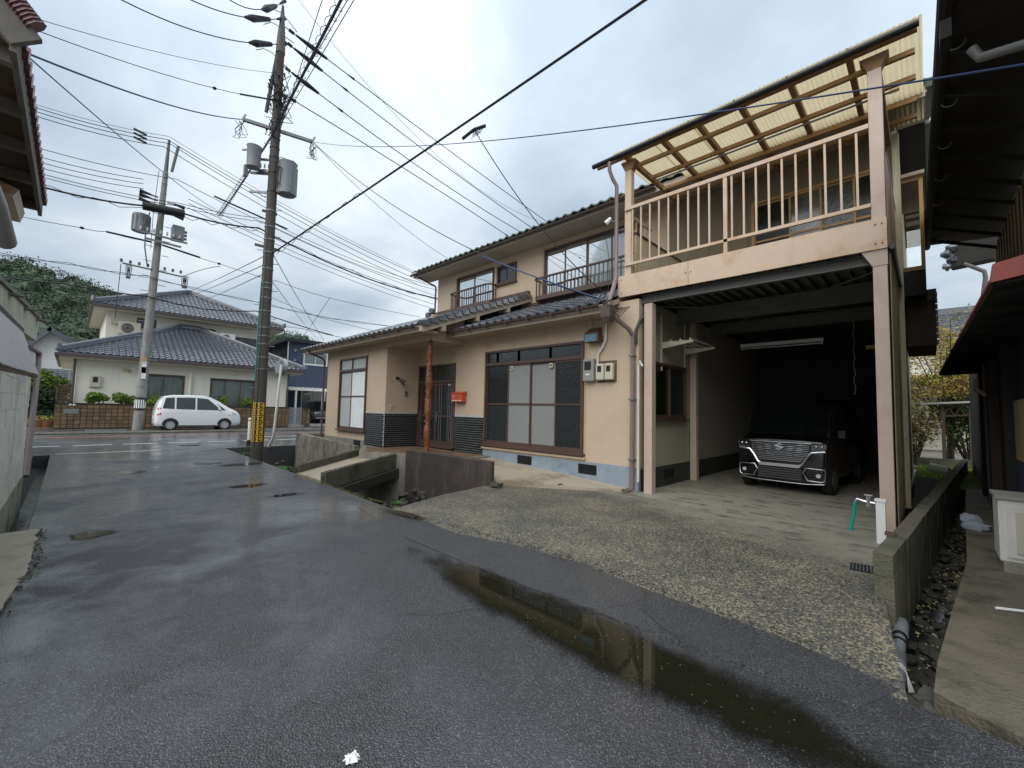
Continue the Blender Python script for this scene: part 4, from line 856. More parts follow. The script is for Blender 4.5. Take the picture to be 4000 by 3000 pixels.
for (t0, t1, r, m) in ((0, 1, .040, 'grey_pvc'), (.02, .22, .052, 'grey_pvc'), (.24, .27, .05, 'black_pvc'), (.33, .35, .048, 'black_pvc'), (.50, .62, .05, 'galvanised'), (.62, 1.0, .05, 'grey_pvc'), (.68, .72, .056, 'white_pvc')):
    g = MB(); g.tube([lp(t0), lp(t1)], r, 12); g.build('section' if r < .045 or r == .05 else 'collar', m, t, smooth=True)
g = MB(); q = lp(.75); g.add([q + V((.05, 0, .05)), q + V((.10, .0, -.1)), q + V((.13, -.06, -.22)), q + V((.07, -.05, -.2)), q + V((.05, .04, 0))], [(0, 1, 4), (1, 2, 3), (0, 1, 3)]); g.build('loose_tape', 'tissue', t)
# yard things beyond the carport
g = MB(); g.box(-.22, .02, 8.9, 13.5, .0, .20); g.box(-.02, .06, 8.9, 13.5, .0, .12); tag(g.build('concrete_channel', 'concrete_dark'), 'dark concrete channel beside the carport siding', 'channel')
t = thing('white_bucket', 'tipped white plastic bucket behind the carport', 'bucket', (.1, 15, .2)); g = MB(); g.tube([(.0, 15.0, .32), (.32, 14.9, .28)], .1, 12, rad=[.12, .09]); g.build('body', 'white_paint', t, smooth=True); g = MB(); g.tube([(-.01, 15.0, .322), (.01, 15, .32)], .13, 12); g.build('rim', 'white_paint', t)
# ------------------------------------------------------------------ cars
def ring(st):
    x, zb, zbelt, zt, w, wr = st; zbelt = min(zbelt, zt - .02); h = zbelt - zb
    return [(0, zb), (w * .88, zb), (w * .97, zb + .06), (w, zb + h * .35), (w, zb + h * .7), (w * .985, zbelt), (wr + (w - wr) * .12, zt - (zt - zbelt) * .16), (wr, zt - (zt - zbelt) * .05), (wr * .88, zt), (wr * .4, zt + .012), (0, zt + .015)]
def car_body(parent, sts, M, m):
    mb = MB(); n = 11; vs = []
    for st in sts:
        r = ring(st); row = [(st[0], y, z) for y, z in r] + [(st[0], -y, z) for y, z in r[-2:0:-1]]; vs += [M @ V(p) for p in row]
    c = 20; fs = [(i * c + j, i * c + (j + 1) % c, (i + 1) * c + (j + 1) % c, (i + 1) * c + j) for i in range(len(sts) - 1) for j in range(c)]
    k = len(sts) - 1; fs += [tuple(range(c - 1, -1, -1)), tuple(range(k * c, k * c + c))]
    mb.add(vs, fs); return mb.build('body', m, parent, smooth=True)
def interp(sts, x):
    for a, b in zip(sts[:-1], sts[1:]):
        if a[0] <= x <= b[0]: t = (x - a[0]) / max(b[0] - a[0], 1e-6); return [p + (q - p) * t for p, q in zip(a, b)]
    return list(sts[-1])
def flank(sts, x, z, off, side):
    st = interp(sts, x); r = ring(st)[1:9]; y = r[-1][0]
    for (y0, z0), (y1, z1) in zip(r[:-1], r[1:]):
        if z0 <= z <= z1 or (z1 - z0 > 0 and z < z0): t = max(0, (z - z0) / max(z1 - z0, 1e-6)); y = y0 + (y1 - y0) * t; break
    return V((x, side * (y + off), z))
def side_patch(sts, pts, off, side, M, m, name, par, n=6):
    """polygon strip: pts bottom list and top list in (x,z)"""
    bot, top = pts; mb = MB(); vs = []
    for i in range(n + 1):
        t = i / n
        def pick(L):
            f = t * (len(L) - 1); k = min(int(f), len(L) - 2); f -= k; return (L[k][0] + (L[k + 1][0] - L[k][0]) * f, L[k][1] + (L[k + 1][1] - L[k][1]) * f)
        for q in (pick(bot), pick(top)): vs.append(M @ flank(sts, q[0], q[1], off, side))
    mb.add(vs, [(2 * i, 2 * i + 2, 2 * i + 3, 2 * i + 1) for i in range(n)]); return mb.build(name, m, par, smooth=True)
def wheel(parent, c, r, w, axis, M, spokes=7, hub='hubcap', arch=True):
    c = V(c); a = V(axis); t1 = MB(); t1.tube([M @ (c - a * w * .5), M @ (c - a * w * .42), M @ (c + a * w * .42), M @ (c + a * w * .5)], r, 26, rad=[r * .93, r, r, r * .93])
    W = t1.build('wheel', 'rubber', parent, smooth=True)
    g = MB(); g.tube([M @ (c + a * w * .5), M @ (c + a * (w * .5 + .006))], r * .66, 24); g.build('rim', hub, W, smooth=True)
    for k in range(spokes):
        th = 2 * pi * k / spokes; u = V((cos(th), 0, sin(th))); p = c + u * r * .43 + a * (w * .5 + .007); q = V((-sin(th), 0, cos(th)))
        g = MB(); g.add([M @ (p + u * r * .17 + q * r * .07), M @ (p + u * r * .17 - q * r * .07), M @ (p - u * r * .12 - q * r * .03), M @ (p - u * r * .12 + q * r * .03)], [(0, 1, 2, 3)]); g.build('slot', 'rubber', W)
    return W
def arc_pts(cx, cz, r0, r1, a0, a1, n): return [[(cx + r * cos(a0 + (a1 - a0) * i / n), cz + r * sin(a0 + (a1 - a0) * i / n)) for i in range(n + 1)] for r in (r0, r1)]
def arch(sts, cx, cz, r, side, M, par):
    mb = MB()
    for r0, r1 in ((.02, r * .5), (r * .5, r * .8), (r * .8, r)):
        bot, top = arc_pts(cx, cz, r0, r1, pi, 0, 16); vs = []
        for (a, b) in zip(bot, top): vs += [M @ flank(sts, a[0], max(a[1], .2), .012, side), M @ flank(sts, b[0], max(b[1], .2), .012, side)]
        mb.add(vs, [(2 * i, 2 * i + 2, 2 * i + 3, 2 * i + 1) for i in range(16)])
    mb.build('wheel_arch', 'black_paint', par)
# white compact wagon parked before the brick fence; local x forward = world +Y
def white_car():
    T = thing('parked_car', 'white compact wagon parked along the brick fence across the road', 'car', (-29.9, 3.1, 0))
    M = Matrix.Translation((-30.05, 3.15, 0)) @ Matrix.Rotation(pi / 2, 4, 'Z')
    S = [(0.0, .42, .8, .95, .60, .58), (.05, .28, .95, 1.15, .72, .62), (.16, .25, 1.08, 1.55, .78, .64), (.34, .24, 1.12, 1.84, .80, .62), (.7, .23, 1.12, 1.92, .80, .62), (1.5, .22, 1.12, 1.95, .80, .62), (2.1, .22, 1.12, 1.93, .80, .62), (2.45, .22, 1.12, 1.86, .80, .60), (2.9, .22, 1.12, 1.62, .80, .60), (3.25, .22, 1.1, 1.36, .79, .60), (3.42, .23, 1.05, 1.25, .78, .62), (3.75, .26, .95, 1.10, .74, .60), (3.92, .30, .75, .90, .66, .55), (3.98, .38, .6, .68, .58, .5)]
    b = car_body(T, S, M, 'car_white')
    for sd in (-1, 1):
        side_patch(S, ([(.30, 1.20), (.80, 1.17)], [(.42, 1.76), (.80, 1.80)]), .006, sd, M, 'dark_pane', 'side_window', T, 4)
        side_patch(S, ([(.88, 1.17), (1.72, 1.15)], [(.88, 1.80), (1.72, 1.81)]), .006, sd, M, 'dark_pane', 'side_window', T, 4)
        side_patch(S, ([(1.80, 1.15), (2.98, 1.13)], [(1.80, 1.81), (2.30, 1.76)]), .006, sd, M, 'dark_pane', 'side_window', T, 6)
        side_patch(S, ([(3.02, 1.13), (3.20, 1.13)], [(2.75, 1.50), (2.76, 1.50)]), .006, sd, M, 'black_paint', 'quarter_window', T, 3)
        for cx in (.66, 3.14): arch(S, cx, .33, .36, sd, M, T)
        for (xa, xb) in ((.86, .87), (1.755, 1.765), (2.99, 3.0)): side_patch(S, ([(xa, .40), (xb, .40)], [(xa, 1.14), (xb, 1.14)]), .003, sd, M, 'black_paint', 'door_gap', T, 1)
        for x in (1.0, 1.92): side_patch(S, ([(x, 1.0), (x + .22, .99)], [(x, 1.035), (x + .22, 1.025)]), .03, sd, M, 'car_white', 'door_handle', T, 1)
        side_patch(S, ([(.08, .82), (.26, .86)], [(.10, 1.24), (.24, 1.22)]), .008, sd, M, 'tail_red', 'tail_light', T, 3)
        side_patch(S, ([(3.52, .86), (3.84, .80)], [(3.46, 1.02), (3.82, .94)]), .008, sd, M, 'lamp_clear', 'headlight', T, 3)
        side_patch(S, ([(3.30, .84), (3.38, .835)], [(3.30, .87), (3.38, .865)]), .008, sd, M, 'tail_red', 'side_marker', T, 1)
        side_patch(S, ([(.62, .255), (3.1, .245)], [(.62, .30), (3.1, .29)]), .012, sd, M, 'chrome_dim', 'sill_strip', T, 4)
        for cx in (.66, 3.14): wheel(T, (cx, sd * .745, .30), .30, .17, (0, sd, 0), M)
        g = MB(); p = flank(S, 2.85, 1.2, .06, sd); g.box(-.06, .06, -.05, .05, -.05, .07); g2 = MB(); g2.add([M @ (p + V(v)) for v in g.v], g.f); g2.build('wing_mirror', 'car_white', T, bevel=.015)
    def wpoly(name, m, P): g = MB(); g.quad(*[M @ V(p) for p in P]); return g.build(name, m, T)
    wpoly('windscreen', 'dark_pane', [(3.30, -.6, 1.36), (3.30, .6, 1.36), (2.52, .52, 1.84), (2.52, -.52, 1.84)])
    wpoly('rear_window', 'dark_pane', [(.155, -.55, 1.30), (.155, .55, 1.30), (.30, .5, 1.80), (.30, -.5, 1.80)])
    wpoly('number_plate', 'white_paint', [(-.005, -.17, .62), (-.005, .17, .62), (-.005, .17, .80), (-.005, -.17, .80)])
white_car()
# black van behind the gate further along
def far_van():
    T = thing('parked_van', 'black minivan half hidden behind the beige house corner', 'van', (-36, 13, 0))
    M = Matrix.Translation((-38.5, 15.6, -.02)) @ Matrix.Rotation(radians(-20), 4, 'Z') @ Matrix.Diagonal((1.05, 1.05, 1.05, 1))
    S = [(-3.6, .3, 1.0, 1.5, .8, .7), (-3.4, .25, 1.1, 1.85, .85, .7), (-1.4, .24, 1.12, 1.9, .86, .7), (-.9, .24, 1.1, 1.75, .86, .7), (-.2, .25, 1.08, 1.25, .85, .7), (.25, .28, .98, 1.12, .82, .68), (.5, .32, .8, .9, .76, .62), (.56, .4, .6, .65, .68, .55)]
    car_body(T, S, M, 'car_dark')
    for sd in (-1, 1):
        side_patch(S, ([(-3.3, 1.2), (-2.2, 1.2)], [(-3.2, 1.75), (-2.2, 1.78)]), .006, sd, M, 'dark_pane', 'side_window', T, 4); side_patch(S, ([(-2.1, 1.2), (-.6, 1.17)], [(-2.1, 1.78), (-1.1, 1.70)]), .006, sd, M, 'dark_pane', 'side_window', T, 4)
        side_patch(S, ([(.1, .78), (.42, .72)], [(0, .98), (.40, .84)]), .008, sd, M, 'lamp_clear', 'headlight', T, 3)
        for cx in (-2.8, -.2): wheel(T, (cx, sd * .78, .32), .33, .18, (0, sd, 0), M, hub='chrome_dim')
    g = MB(); g.quad(*[M @ V(p) for p in [(-.18, -.68, 1.28), (-.18, .68, 1.28), (-.86, .6, 1.74), (-.86, -.6, 1.74)]]); g.build('windscreen', 'dark_pane', T)
    g = MB(); g.box(.5, .60, -.5, .5, .42, .55); q = MB(); q.add([M @ V(v) for v in g.v], g.f); q.build('bumper', 'chrome_dim', T)
far_van()
# black kei van in the garage: local x forward (towards the street), y = its left
def kei():
    T = thing('parked_van', 'black boxy minivan with chrome grille parked nose out in the garage', 'van', (-2.1, 11.5, 0))
    M = Matrix.Translation((-2.16, 10.02, 0)) @ Matrix.Rotation(radians(-90 - 4), 4, 'Z') @ Matrix.Diagonal((1, 1.08, 1.02, 1))
    S = [(-3.3, .3, 1.0, 1.68, .68, .60), (-3.1, .24, 1.02, 1.76, .72, .66), (-1.2, .22, 1.02, 1.78, .735, .66), (-.72, .22, 1.02, 1.75, .735, .66), (-.52, .22, 1.02, 1.40, .735, .67), (-.36, .22, 1.0, 1.09, .735, .69), (-.12, .22, .97, 1.05, .73, .66), (.01, .22, .90, 1.00, .71, .64), (.03, .22, .84, .93, .69, .6), (.045, .24, .7, .80, .62, .55)]
    car_body(T, S, M, 'car_black')
    def FP(u, z, d=0): # front plane point, u to the viewer's right
        bend = .05 * (abs(u) / .72) ** 3.0; zt = -.10 * max(0, z - .80); return M @ V((.085 + d - bend + zt, u, z))
    def patch(name, m, P, th=.012, par=T):
        g = MB(); n = len(P); vs = [FP(u, z, 0) for u, z in P] + [FP(u, z, th) for u, z in P]
        g.add(vs, [tuple(range(n)), tuple(range(2 * n - 1, n - 1, -1))] + [(i, (i + 1) % n, n + (i + 1) % n, n + i) for i in range(n)]); return g.build(name, m, par)
    def line(name, m, P, w, d=.012, par=T, closed=False):
        Q = []; 
        for (a, b) in zip(P[:-1], P[1:]):
            k = max(1, int(abs(b[0] - a[0]) / .08))
            for i in range(k): t = i / k; Q.append((a[0] + (b[0] - a[0]) * t, a[1] + (b[1] - a[1]) * t))
        Q.append(P[-1]); g = MB(); g.tube([FP(u, z, d) for u, z in Q], w, 6); return g.build(name, m, par, smooth=True)
    patch('front_panel', 'car_black', [(-.70, .24), (.70, .24), (.715, .6), (.70, .98), (-.70, .98), (-.715, .6)], -.06)
    gp = patch('grille', 'black_paint', [(-.32, .60), (.32, .60), (.45, .80), (.48, .965), (-.48, .965), (-.45, .80)], .006)
    for k in range(10): z = .62 + k * .034; hw = .33 + min(.14, (z - .60) * .7); line('grille_bar', 'chrome_dim', [(-hw, z), (hw, z)], .0045, .012, gp)
    line('grille_top_trim', 'chrome', [(-.50, .97), (.50, .97)], .011, .014, gp)
    random.seed(5)
    for k in range(7):
        z = .93 - k * .034
        for u in (-.34, -.19, .19, .34): 
            if (k + int(abs(u) * 20)) % 4 != 3: uu = u * (1 - k * .02); patch('grille_tab', 'chrome_dim', [(uu - .045, z - .007), (uu + .045, z - .007), (uu + .045, z + .008), (uu - .045, z + .008)], .022, gp)
    # S shaped emblem
    for sgn in (1, -1):
        patch('emblem', 'chrome', [(.895 and sgn * a * .085, .885 + sgn * b * .068) for a, b in ((-1, .18), (.0, 1.0), (.75, .62), (.35, .48), (.02, .66), (-.42, .30), (.42, -.20), (.20, -.40))], .034, gp)
    for sg in (-1, 1):
        line('chrome_frame', 'chrome', [(sg * .70, .83), (sg * .50, .80), (sg * .44, .72), (sg * .36, .57), (sg * .30, .535)], .022, .014)
        line('lamp_trim', 'chrome_dim', [(sg * .715, .96), (sg * .71, .87), (sg * .50, .85)], .008, .014)
        h = patch('headlight', 'dark_pane', [(sg * .50, .86), (sg * .71, .88), (sg * .71, .97), (sg * .51, .96)][::(1 if sg > 0 else -1)], .01)
        for u in (.57, .65): g = MB(); p = FP(sg * u, .915, .012); blob(g, p, .026, 1, 1, 0); g.build('bulb', 'chrome_dim', h, smooth=True)
        hexp = [(sg * .37, .42), (sg * .42, .51), (sg * .68, .50), (sg * .70, .47), (sg * .69, .30), (sg * .64, .27), (sg * .44, .28), (sg * .37, .42)]
        fl = line('fog_frame', 'chrome_dim', hexp, .012, .016)
        g = MB(); p = FP(sg * .60, .385, .02); g.tube([p, p + (M.to_3x3() @ V((.02, 0, 0)))], .038, 14); g.build('fog_lamp', 'lamp_clear', fl, smooth=True)
        for k in range(3): line('fog_bar', 'black_paint', [(sg * .42, .33 + k * .05), (sg * .56, .33 + k * .05)], .006, .014, fl)
    patch('chrome_bar', 'chrome', [(-.32, .50), (.32, .50), (.36, .56), (-.36, .56)], .05)
    lg = patch('lower_grille', 'black_paint', [(-.36, .25), (.36, .25), (.36, .48), (-.36, .48)], .006)
    for k in range(5): line('grille_bar', 'deck_steel', [(-.35, .28 + k * .045), (.35, .28 + k * .045)], .007, .014, lg)
    line('lip', 'chrome_dim', [(-.68, .235), (-.4, .21), (.4, .21), (.68, .235)], .009, .02)
    g = MB(); q = [V(p) for p in [(-.375, -.64, 1.11), (-.375, .64, 1.11), (-.69, .60, 1.69), (-.69, -.60, 1.69)]]; g.quad(*[M @ (p + V((.03, 0, 0))) for p in q]); g.build('windscreen', 'black_glass', T)
    g = MB(); g.quad(*[M @ V(p) for p in [(-.36, .50, 1.14), (-.36, .60, 1.14), (-.58, .60, 1.42), (-.58, .54, 1.42)]]); 
    for sd in (-1, 1):
        side_patch(S, ([(-2.9, 1.12), (-1.9, 1.1)], [(-2.85, 1.66), (-1.9, 1.68)]), .006, sd, M, 'dark_pane', 'side_window', T, 4); side_patch(S, ([(-1.8, 1.1), (-.70, 1.1)], [(-1.8, 1.68), (-1.0, 1.62)]), .006, sd, M, 'dark_pane', 'side_window', T, 4)
        for cx in (-2.75, -.42): wheel(T, (cx, sd * .66, .28), .285, .16, (0, sd, 0), M, hub='deck_steel')
        g = MB(); p = flank(S, -.75, 1.12, .09, sd); g2 = MB(); g.box(-.05, .05, -.07, .07, -.06, .11); g2.add([M @ (p + V(v)) for v in g.v], g.f); g2.build('wing_mirror', 'car_black', T, bevel=.02)
        side_patch(S, ([(-1.72, .86), (-1.5, .86)], [(-1.72, .89), (-1.5, .89)]), .03, sd, M, 'chrome_dim', 'door_handle', T, 1)
kei()
# ------------------------------------------------------------------ utility poles
def band(mb, c, z, r, h=.04, n=16): mb.tube([(c[0], c[1], z), (c[0], c[1], z + h)], r, n)
PM = V((-14.28, 3.93, 0))
T = thing('utility_pole', 'tall dark concrete utility pole with transformers and yellow plates', 'utility pole', PM, 'utility poles')
def pr(z): return .168 - .0042 * z
g = MB(); zs = [-1.2, 0, 3, 6, 9, 12.55]; g.tube([PM + V((0, 0, z)) for z in zs], .1, 20, rad=[pr(z) for z in zs]); g.build('pole', 'pole_concrete', T, smooth=True)
g = MB(); g.tube([PM + V((0, 0, z)) for z in (12.5, 13.0, 13.9)], .1, 14, rad=[.135, .12, .05]); g.tube([PM + V((0, 0, 13.85)), PM + V((0, 0, 14.1))], .03, 8, rad=[.06, .03]); g.build('pole_top', 'deck_steel', T, smooth=True)
g = MB(); g.tube([PM + V((-.17, 0, 12.9)), PM + V((-.75, -.1, 10.9))], .055, 8); g.build('side_arm', 'deck_steel', T)
for z in (4.3, 4.7, 5.0, 5.15, 5.6, 6.1, 6.5, 6.9, 7.4, 8.0, 8.6, 9.1, 9.4, 9.7, 10.0, 10.2, 10.9, 2.55, 3.3, 3.55, 3.8, 2.9): g = MB(); band(g, PM, z, pr(z) + .012, .035); g.build('steel_band', 'galvanised' if z < 8 else 'black_paint', T)
for k in range(22):
    z = 2.0 + k * .42; a = 0.9 if k % 2 else 0.9 + pi; g = MB(); g.tube([PM + V((cos(a) * .1, sin(a) * .1, z)), PM + V((cos(a) * .32, sin(a) * .32, z))], .012, 5); g.build('step_bolt', 'galvanised', T)
def glyph(par, cx, cz, kind, ang0):
    # strokes printed on the curved yellow plates
    def P(a, z): return PM + V((cos(a) * (pr(1) + .013), sin(a) * (pr(1) + .013), z))
    def stroke(a0, a1, z0, z1):
        g = MB(); n = 3; vs = []
        for i in range(n + 1): a = a0 + (a1 - a0) * i / n; vs += [P(a, z0), P(a, z1)]
        g.add(vs, [(2 * i, 2 * i + 2, 2 * i + 3, 2 * i + 1) for i in range(n)]); g.build('glyph', 'black_paint', par)
    a = ang0 + cx
    if kind == 'I': stroke(a - .10, a + .10, cz - .065, cz + .065)
    else: stroke(a - .22, a - .06, cz - .065, cz + .065); stroke(a - .06, a + .22, cz + .03, cz + .065); stroke(a - .06, a + .22, cz - .065, cz - .03)
a0 = atan2(-PM.y, -PM.x) - .15
for k in range(6):
    z = .42 + k * .195; g = MB(); n = 8; vs = []
    for i in range(n + 1):
        a = a0 - 1.2 + 2.1 * i / n
        for rr in (pr(z), pr(z) + .01): vs += [PM + V((cos(a) * rr, sin(a) * rr, z)), PM + V((cos(a) * rr, sin(a) * rr, z + .17))]
    f = []
    for i in range(n): b = 4 * i; f += [(b + 2, b + 6, b + 7, b + 3), (b, b + 2, b + 6, b + 4), (b + 1, b + 5, b + 7, b + 3)]
    g.add(vs, f); yp = g.build('yellow_plate', 'yellow_plate', T, smooth=False)
    for cx, kd in ((-.78, 'I'), (-.22, 'I'), (.38, 'C')): glyph(yp, cx, z + .085, kd, a0)
for P_ in ([(1035, 38), (1060, 32), (1095, 48), (1130, 85), (1160, 125)], [(1030, 95), (1060, 87), (1085, 100), (1115, 145), (1148, 168)], [(1000, 195), (1030, 190), (1065, 207), (1090, 235)], [(1105, 250), (1122, 262), (1130, 290)]):
    g = MB(); g.tube([at(a, b, Y=PM.y - .12) for a, b in P_], .013, 5); g.build('jumper_lead', 'cable_black', T, smooth=True)
# crossarm for service wires
ax0, ax1 = at(975, 462, Y=PM.y - .25), at(1195, 575, Y=PM.y + .25)
ax0, ax1 = PM + V((-.30, -.82, 8.95)), PM + V((.22, 1.02, 8.9))
za = at(1065, 520, Y=3.93).z; ax0.z = za + .02; ax1.z = za - .02
g = MB(); g.bar(ax0, ax1, .09, .09); g.build('cross_arm', 'galvanised', T)
for q in (ax0, ax1):
    for k in range(3): g = MB(); g.tube([q + V((0, 0, .03)), q + V((.03 * k, .05, .16))], .03, 8); g.build('insulator', 'insulator', T)
random.seed(8)
for k in range(9):
    q = (ax0 if k % 2 else ax1) + V((random.uniform(-.1, .1), random.uniform(-.1, .1), -.05)); g = MB(); g.tube([q + V((random.uniform(-.15, .15) * sin(i), random.uniform(-.12, .12), -.5 * sin(pi * i / 8))) for i in range(9)], .008, 4); g.build('loose_lead', 'cable_black', T)
q1, q2 = at(1126, 687, Y=PM.y + .30), at(1007, 618, Y=PM.y - .42); zt = q1.z; z1 = q2.z
tc_ = V((PM.x + .22, PM.y + .34, 0)); g = MB(); g.tube([tc_ + V((0, 0, zt - .52)), tc_ + V((0, 0, zt + .42)), tc_ + V((0, 0, zt + .48))], .25, 24, rad=[.25, .25, .27]); tr_ = g.build('transformer', 'transformer_grey', T, smooth=True)
g = MB(); g.tube([tc_ + V((0, 0, zt + .48)), tc_ + V((0, 0, zt + .53))], .25, 20, rad=[.27, .18]); g.build('lid', 'transformer_grey', tr_, smooth=True)
for a in (0, 1.5, 3, 4.5): g = MB(); p = tc_ + V((cos(a) * .26, sin(a) * .26, zt - .3)); g.box(p.x - .02, p.x + .02, p.y - .02, p.y + .02, zt - .5, zt + .4); g.build('fin', 'transformer_grey', tr_)
for k in range(4): g = MB(); a = -2.0 + k * .35; g.tube([tc_ + V((cos(a) * .1 - .1, sin(a) * .1 - .2, zt + .3)), tc_ + V((cos(a) * .29, sin(a) * .29, zt + .2)), tc_ + V((cos(a) * .31, sin(a) * .31, zt - .35)), tc_ + V((-.28, -.32, zt - .1 + k * .05))], .014, 5); g.build('lead', 'cable_black', T)
tc_ = PM + V((-.10, -.52, 0)); g = MB(); g.tube([tc_ + V((0, 0, z1 - .33)), tc_ + V((0, 0, z1 + .26)), tc_ + V((0, 0, z1 + .31))], .19, 22, rad=[.18, .19, .21]); tr_ = g.build('transformer', 'transformer_grey', T, smooth=True)
g = MB(); g.tube([tc_ + V((0, 0, z1 + .25)), tc_ + V((-.25, -.25, z1 + .22))], .035, 8); g.build('bushing', 'insulator', tr_)
for zz in (z1 - .35, z1 + .1, zt - .5, zt + .1): g = MB(); g.bar(PM + V((-.45, -.5, zz)), PM + V((.35, .45, zz)), .05, .06); g.build('bracket_arm', 'galvanised', T)
zb = at(1030, 705, Y=3.93).z; g = MB(); g.bar(PM + V((-.5, -.62, zb)), PM + V((-.05, -.05, zb - .12)), .06, .07); g.build('cutout_arm', 'galvanised', T)
for k in range(6): g = MB(); p = PM + V((-.45 + k * .07, -.56 + k * .09, zb + .02)); g.tube([p, p + V((0, 0, .12))], .025, 6); g.build('insulator', 'insulator', T)
g = MB(); p = PM + V((-.5, -.62, zb)); g.box(p.x - .07, p.x + .07, p.y - .05, p.y + .05, p.z - .3, p.z + .05); g.build('cutout_box', 'transformer_grey', T)
for zz, hw in ((at(1020, 985, Y=3.93).z, .34), (at(1020, 860, Y=3.93).z, .2)): g = MB(); g.bar(PM + V((-.18, -hw, zz)), PM + V((-.1, hw, zz - .02)), .05, .07); g.build('short_arm', 'deck_steel', T)
for (px0, py0, n, w) in ((1085, 330, 16, .30), (1070, 400, 16, .34), (1010, 560, 8, .4)):   # tangle of jumper leads and clamps
    for k in range(n):
        z = at(px0, py0 + random.uniform(-30, 60), Y=3.93).z; a = random.uniform(0, 2 * pi); c = PM + V((cos(a) * .1, sin(a) * .1, z)); g = MB()
        g.tube([c, c + V((random.uniform(-w, w), random.uniform(-w, w), random.uniform(.0, .3))), c + V((random.uniform(-w, w), random.uniform(-w, w), random.uniform(-.3, .1))), c + V((random.uniform(-.1, .1), random.uniform(-.1, .1), -.4))], .013, 5); g.build('jumper_lead', 'cable_black', T, smooth=True)
        if k % 3 == 0: g = MB(); q = c + V((random.uniform(-w, w) * .8, random.uniform(-w, w) * .8, 0)); g.tube([q, q + V((.1, -.06, .05))], .035, 6, rad=[.015, .035]); g.build('clamp', 'black_paint', T)
pipe('riser_cable', [PM + V((.13, -.13, .3)), PM + V((.13, -.13, 4.0)), PM + V((.14, -.12, 7))], .014, 'cable_grey', T)
pipe('green_cable', [PM + V((.04, -.17, 2.2)), PM + V((.02, -.18, 4.0)), PM + V((.05, -.16, 5.2))], .012, 'teal_hose', T)
# second pole across the road
P2 = V((-30.55, 2.60, 0)); T2 = thing('utility_pole', 'paler utility pole across the road with striped black and white wrap', 'utility pole', P2, 'utility poles')
LE = V((0, .026, 1)); 
def p2(z, dx=0, dy=0): return V((P2.x + dx, P2.y + .026 * z + dy, z))
zs = [-.2, 4, 9, 14.5]; g = MB(); g.tube([p2(z) for z in zs], .1, 18, rad=[.235, .21, .175, .12]); g.build('pole', 'pole_light', T2, smooth=True)
g = MB(); g.tube([p2(14.5), p2(16.4)], .1, 10, rad=[.1, .06]); g.build('pole_top', 'deck_steel', T2)
g = MB(); g.tube([p2(14.6, .1, .25), p2(16.2, .1, .42)], .07, 8); g.build('top_arm', 'deck_steel', T2)
z0, zz1 = at(530, 1603, X=-30.3).z, at(530, 1552, X=-30.3).z
g = MB(); g.tube([p2(z0), p2(zz1)], .242, 24); W = g.build('warning_wrap', 'black_paint', T2)
for k in range(16):
    a = k * 2 * pi / 16; g = MB(); c0 = p2(z0 + .1); vs = []
    for i in range(3): b = a + i * .11; vs += [V((c0.x + cos(b) * .248, c0.y + sin(b) * .248, z0 + .12)), V((c0.x + cos(b) * .248, c0.y + sin(b) * .248, zz1 - .12))]
    g.add(vs, [(0, 2, 3, 1), (2, 4, 5, 3)]); g.build('stripe', 'white_paint', W)
for z in (2.3, 4.5, 5.2, 6.0, 6.3, 6.6, 7.4, 8.4, 9.2, 9.6, 10.3, 12.6, 13.2, 13.8, 14.3): g = MB(); r = .235 - z * .0078; g.tube([p2(z), p2(z + .06)], r + .012, 16); g.build('steel_band', 'galvanised', T2)
for k in range(20): z = 3.4 + k * .42; s_ = 1 if k % 2 else -1; g = MB(); g.tube([p2(z, 0, s_ * .2), p2(z, 0, s_ * .52)], .018, 5); g.build('step_bolt', 'galvanised', T2)
for (px, py, c, h) in ((563, 1402, 'purlin_wood', .25), (563, 1425, 'white_paint', .45), (562, 1447, 'white_paint', .45)):
    q = at(px, py, X=-30.31); g = MB(); g.box(q.x, q.x + .02, q.y - .10, q.y + .10, q.z - h, q.z + h * .4); g.build('number_plate', c, T2)
za = 11.35; g = MB(); g.tube([p2(za - .55, -.1, -.78), p2(za + .40, -.1, -.78)], .37, 18); tr_ = g.build('transformer', 'transformer_grey', T2, smooth=True)
for k in range(10): g = MB(); a = pi * 2 * k / 10; c = p2(za, -.1 + cos(a) * .38, -.78 + sin(a) * .38); g.box(c.x - .03, c.x + .03, c.y - .03, c.y + .03, za - .5, za + .32); g.build('fin', 'transformer_grey', tr_)
g = MB(); g.box(P2.x - .3, P2.x + .3, P2.y + .82, P2.y + 1.38, za - .6, za + .22); tr_ = g.build('switch_box', 'transformer_grey', T2, bevel=.05)
for k in range(3): g = MB(); g.box(P2.x - .1, P2.x + .1, P2.y + 1.38, P2.y + 1.52, za - .05 - k * .2, za + .05 - k * .2); g.build('terminal', 'transformer_grey', tr_)
g = MB(); g.bar(p2(za - .62, .3, -1.0), p2(za - .70, .3, 1.25), .08, .1); g.build('platform_arm', 'galvanised', T2); g = MB(); g.bar(p2(za - .95, .3, -.6), p2(za - 1.0, .3, 1.0), .08, .1); g.build('platform_arm', 'galvanised', T2)
for k in range(7): g = MB(); q = p2(za - .55, .35, -.8 + k * .28); g.tube([q, q + V((0, 0, .2))], .045, 6); g.build('insulator', 'insulator', T2)
g = MB(); g.bar(p2(8.85, .1, -1.35), p2(8.72, .1, 1.15), .06, .07); g.build('cross_arm', 'deck_steel', T2)
for k in range(8): g = MB(); q = p2(8.9, .1, -1.4 + k * .36); g.tube([q, q + V((0, 0, .16))], .06, 6); g.build('insulator', 'deck_steel', T2)
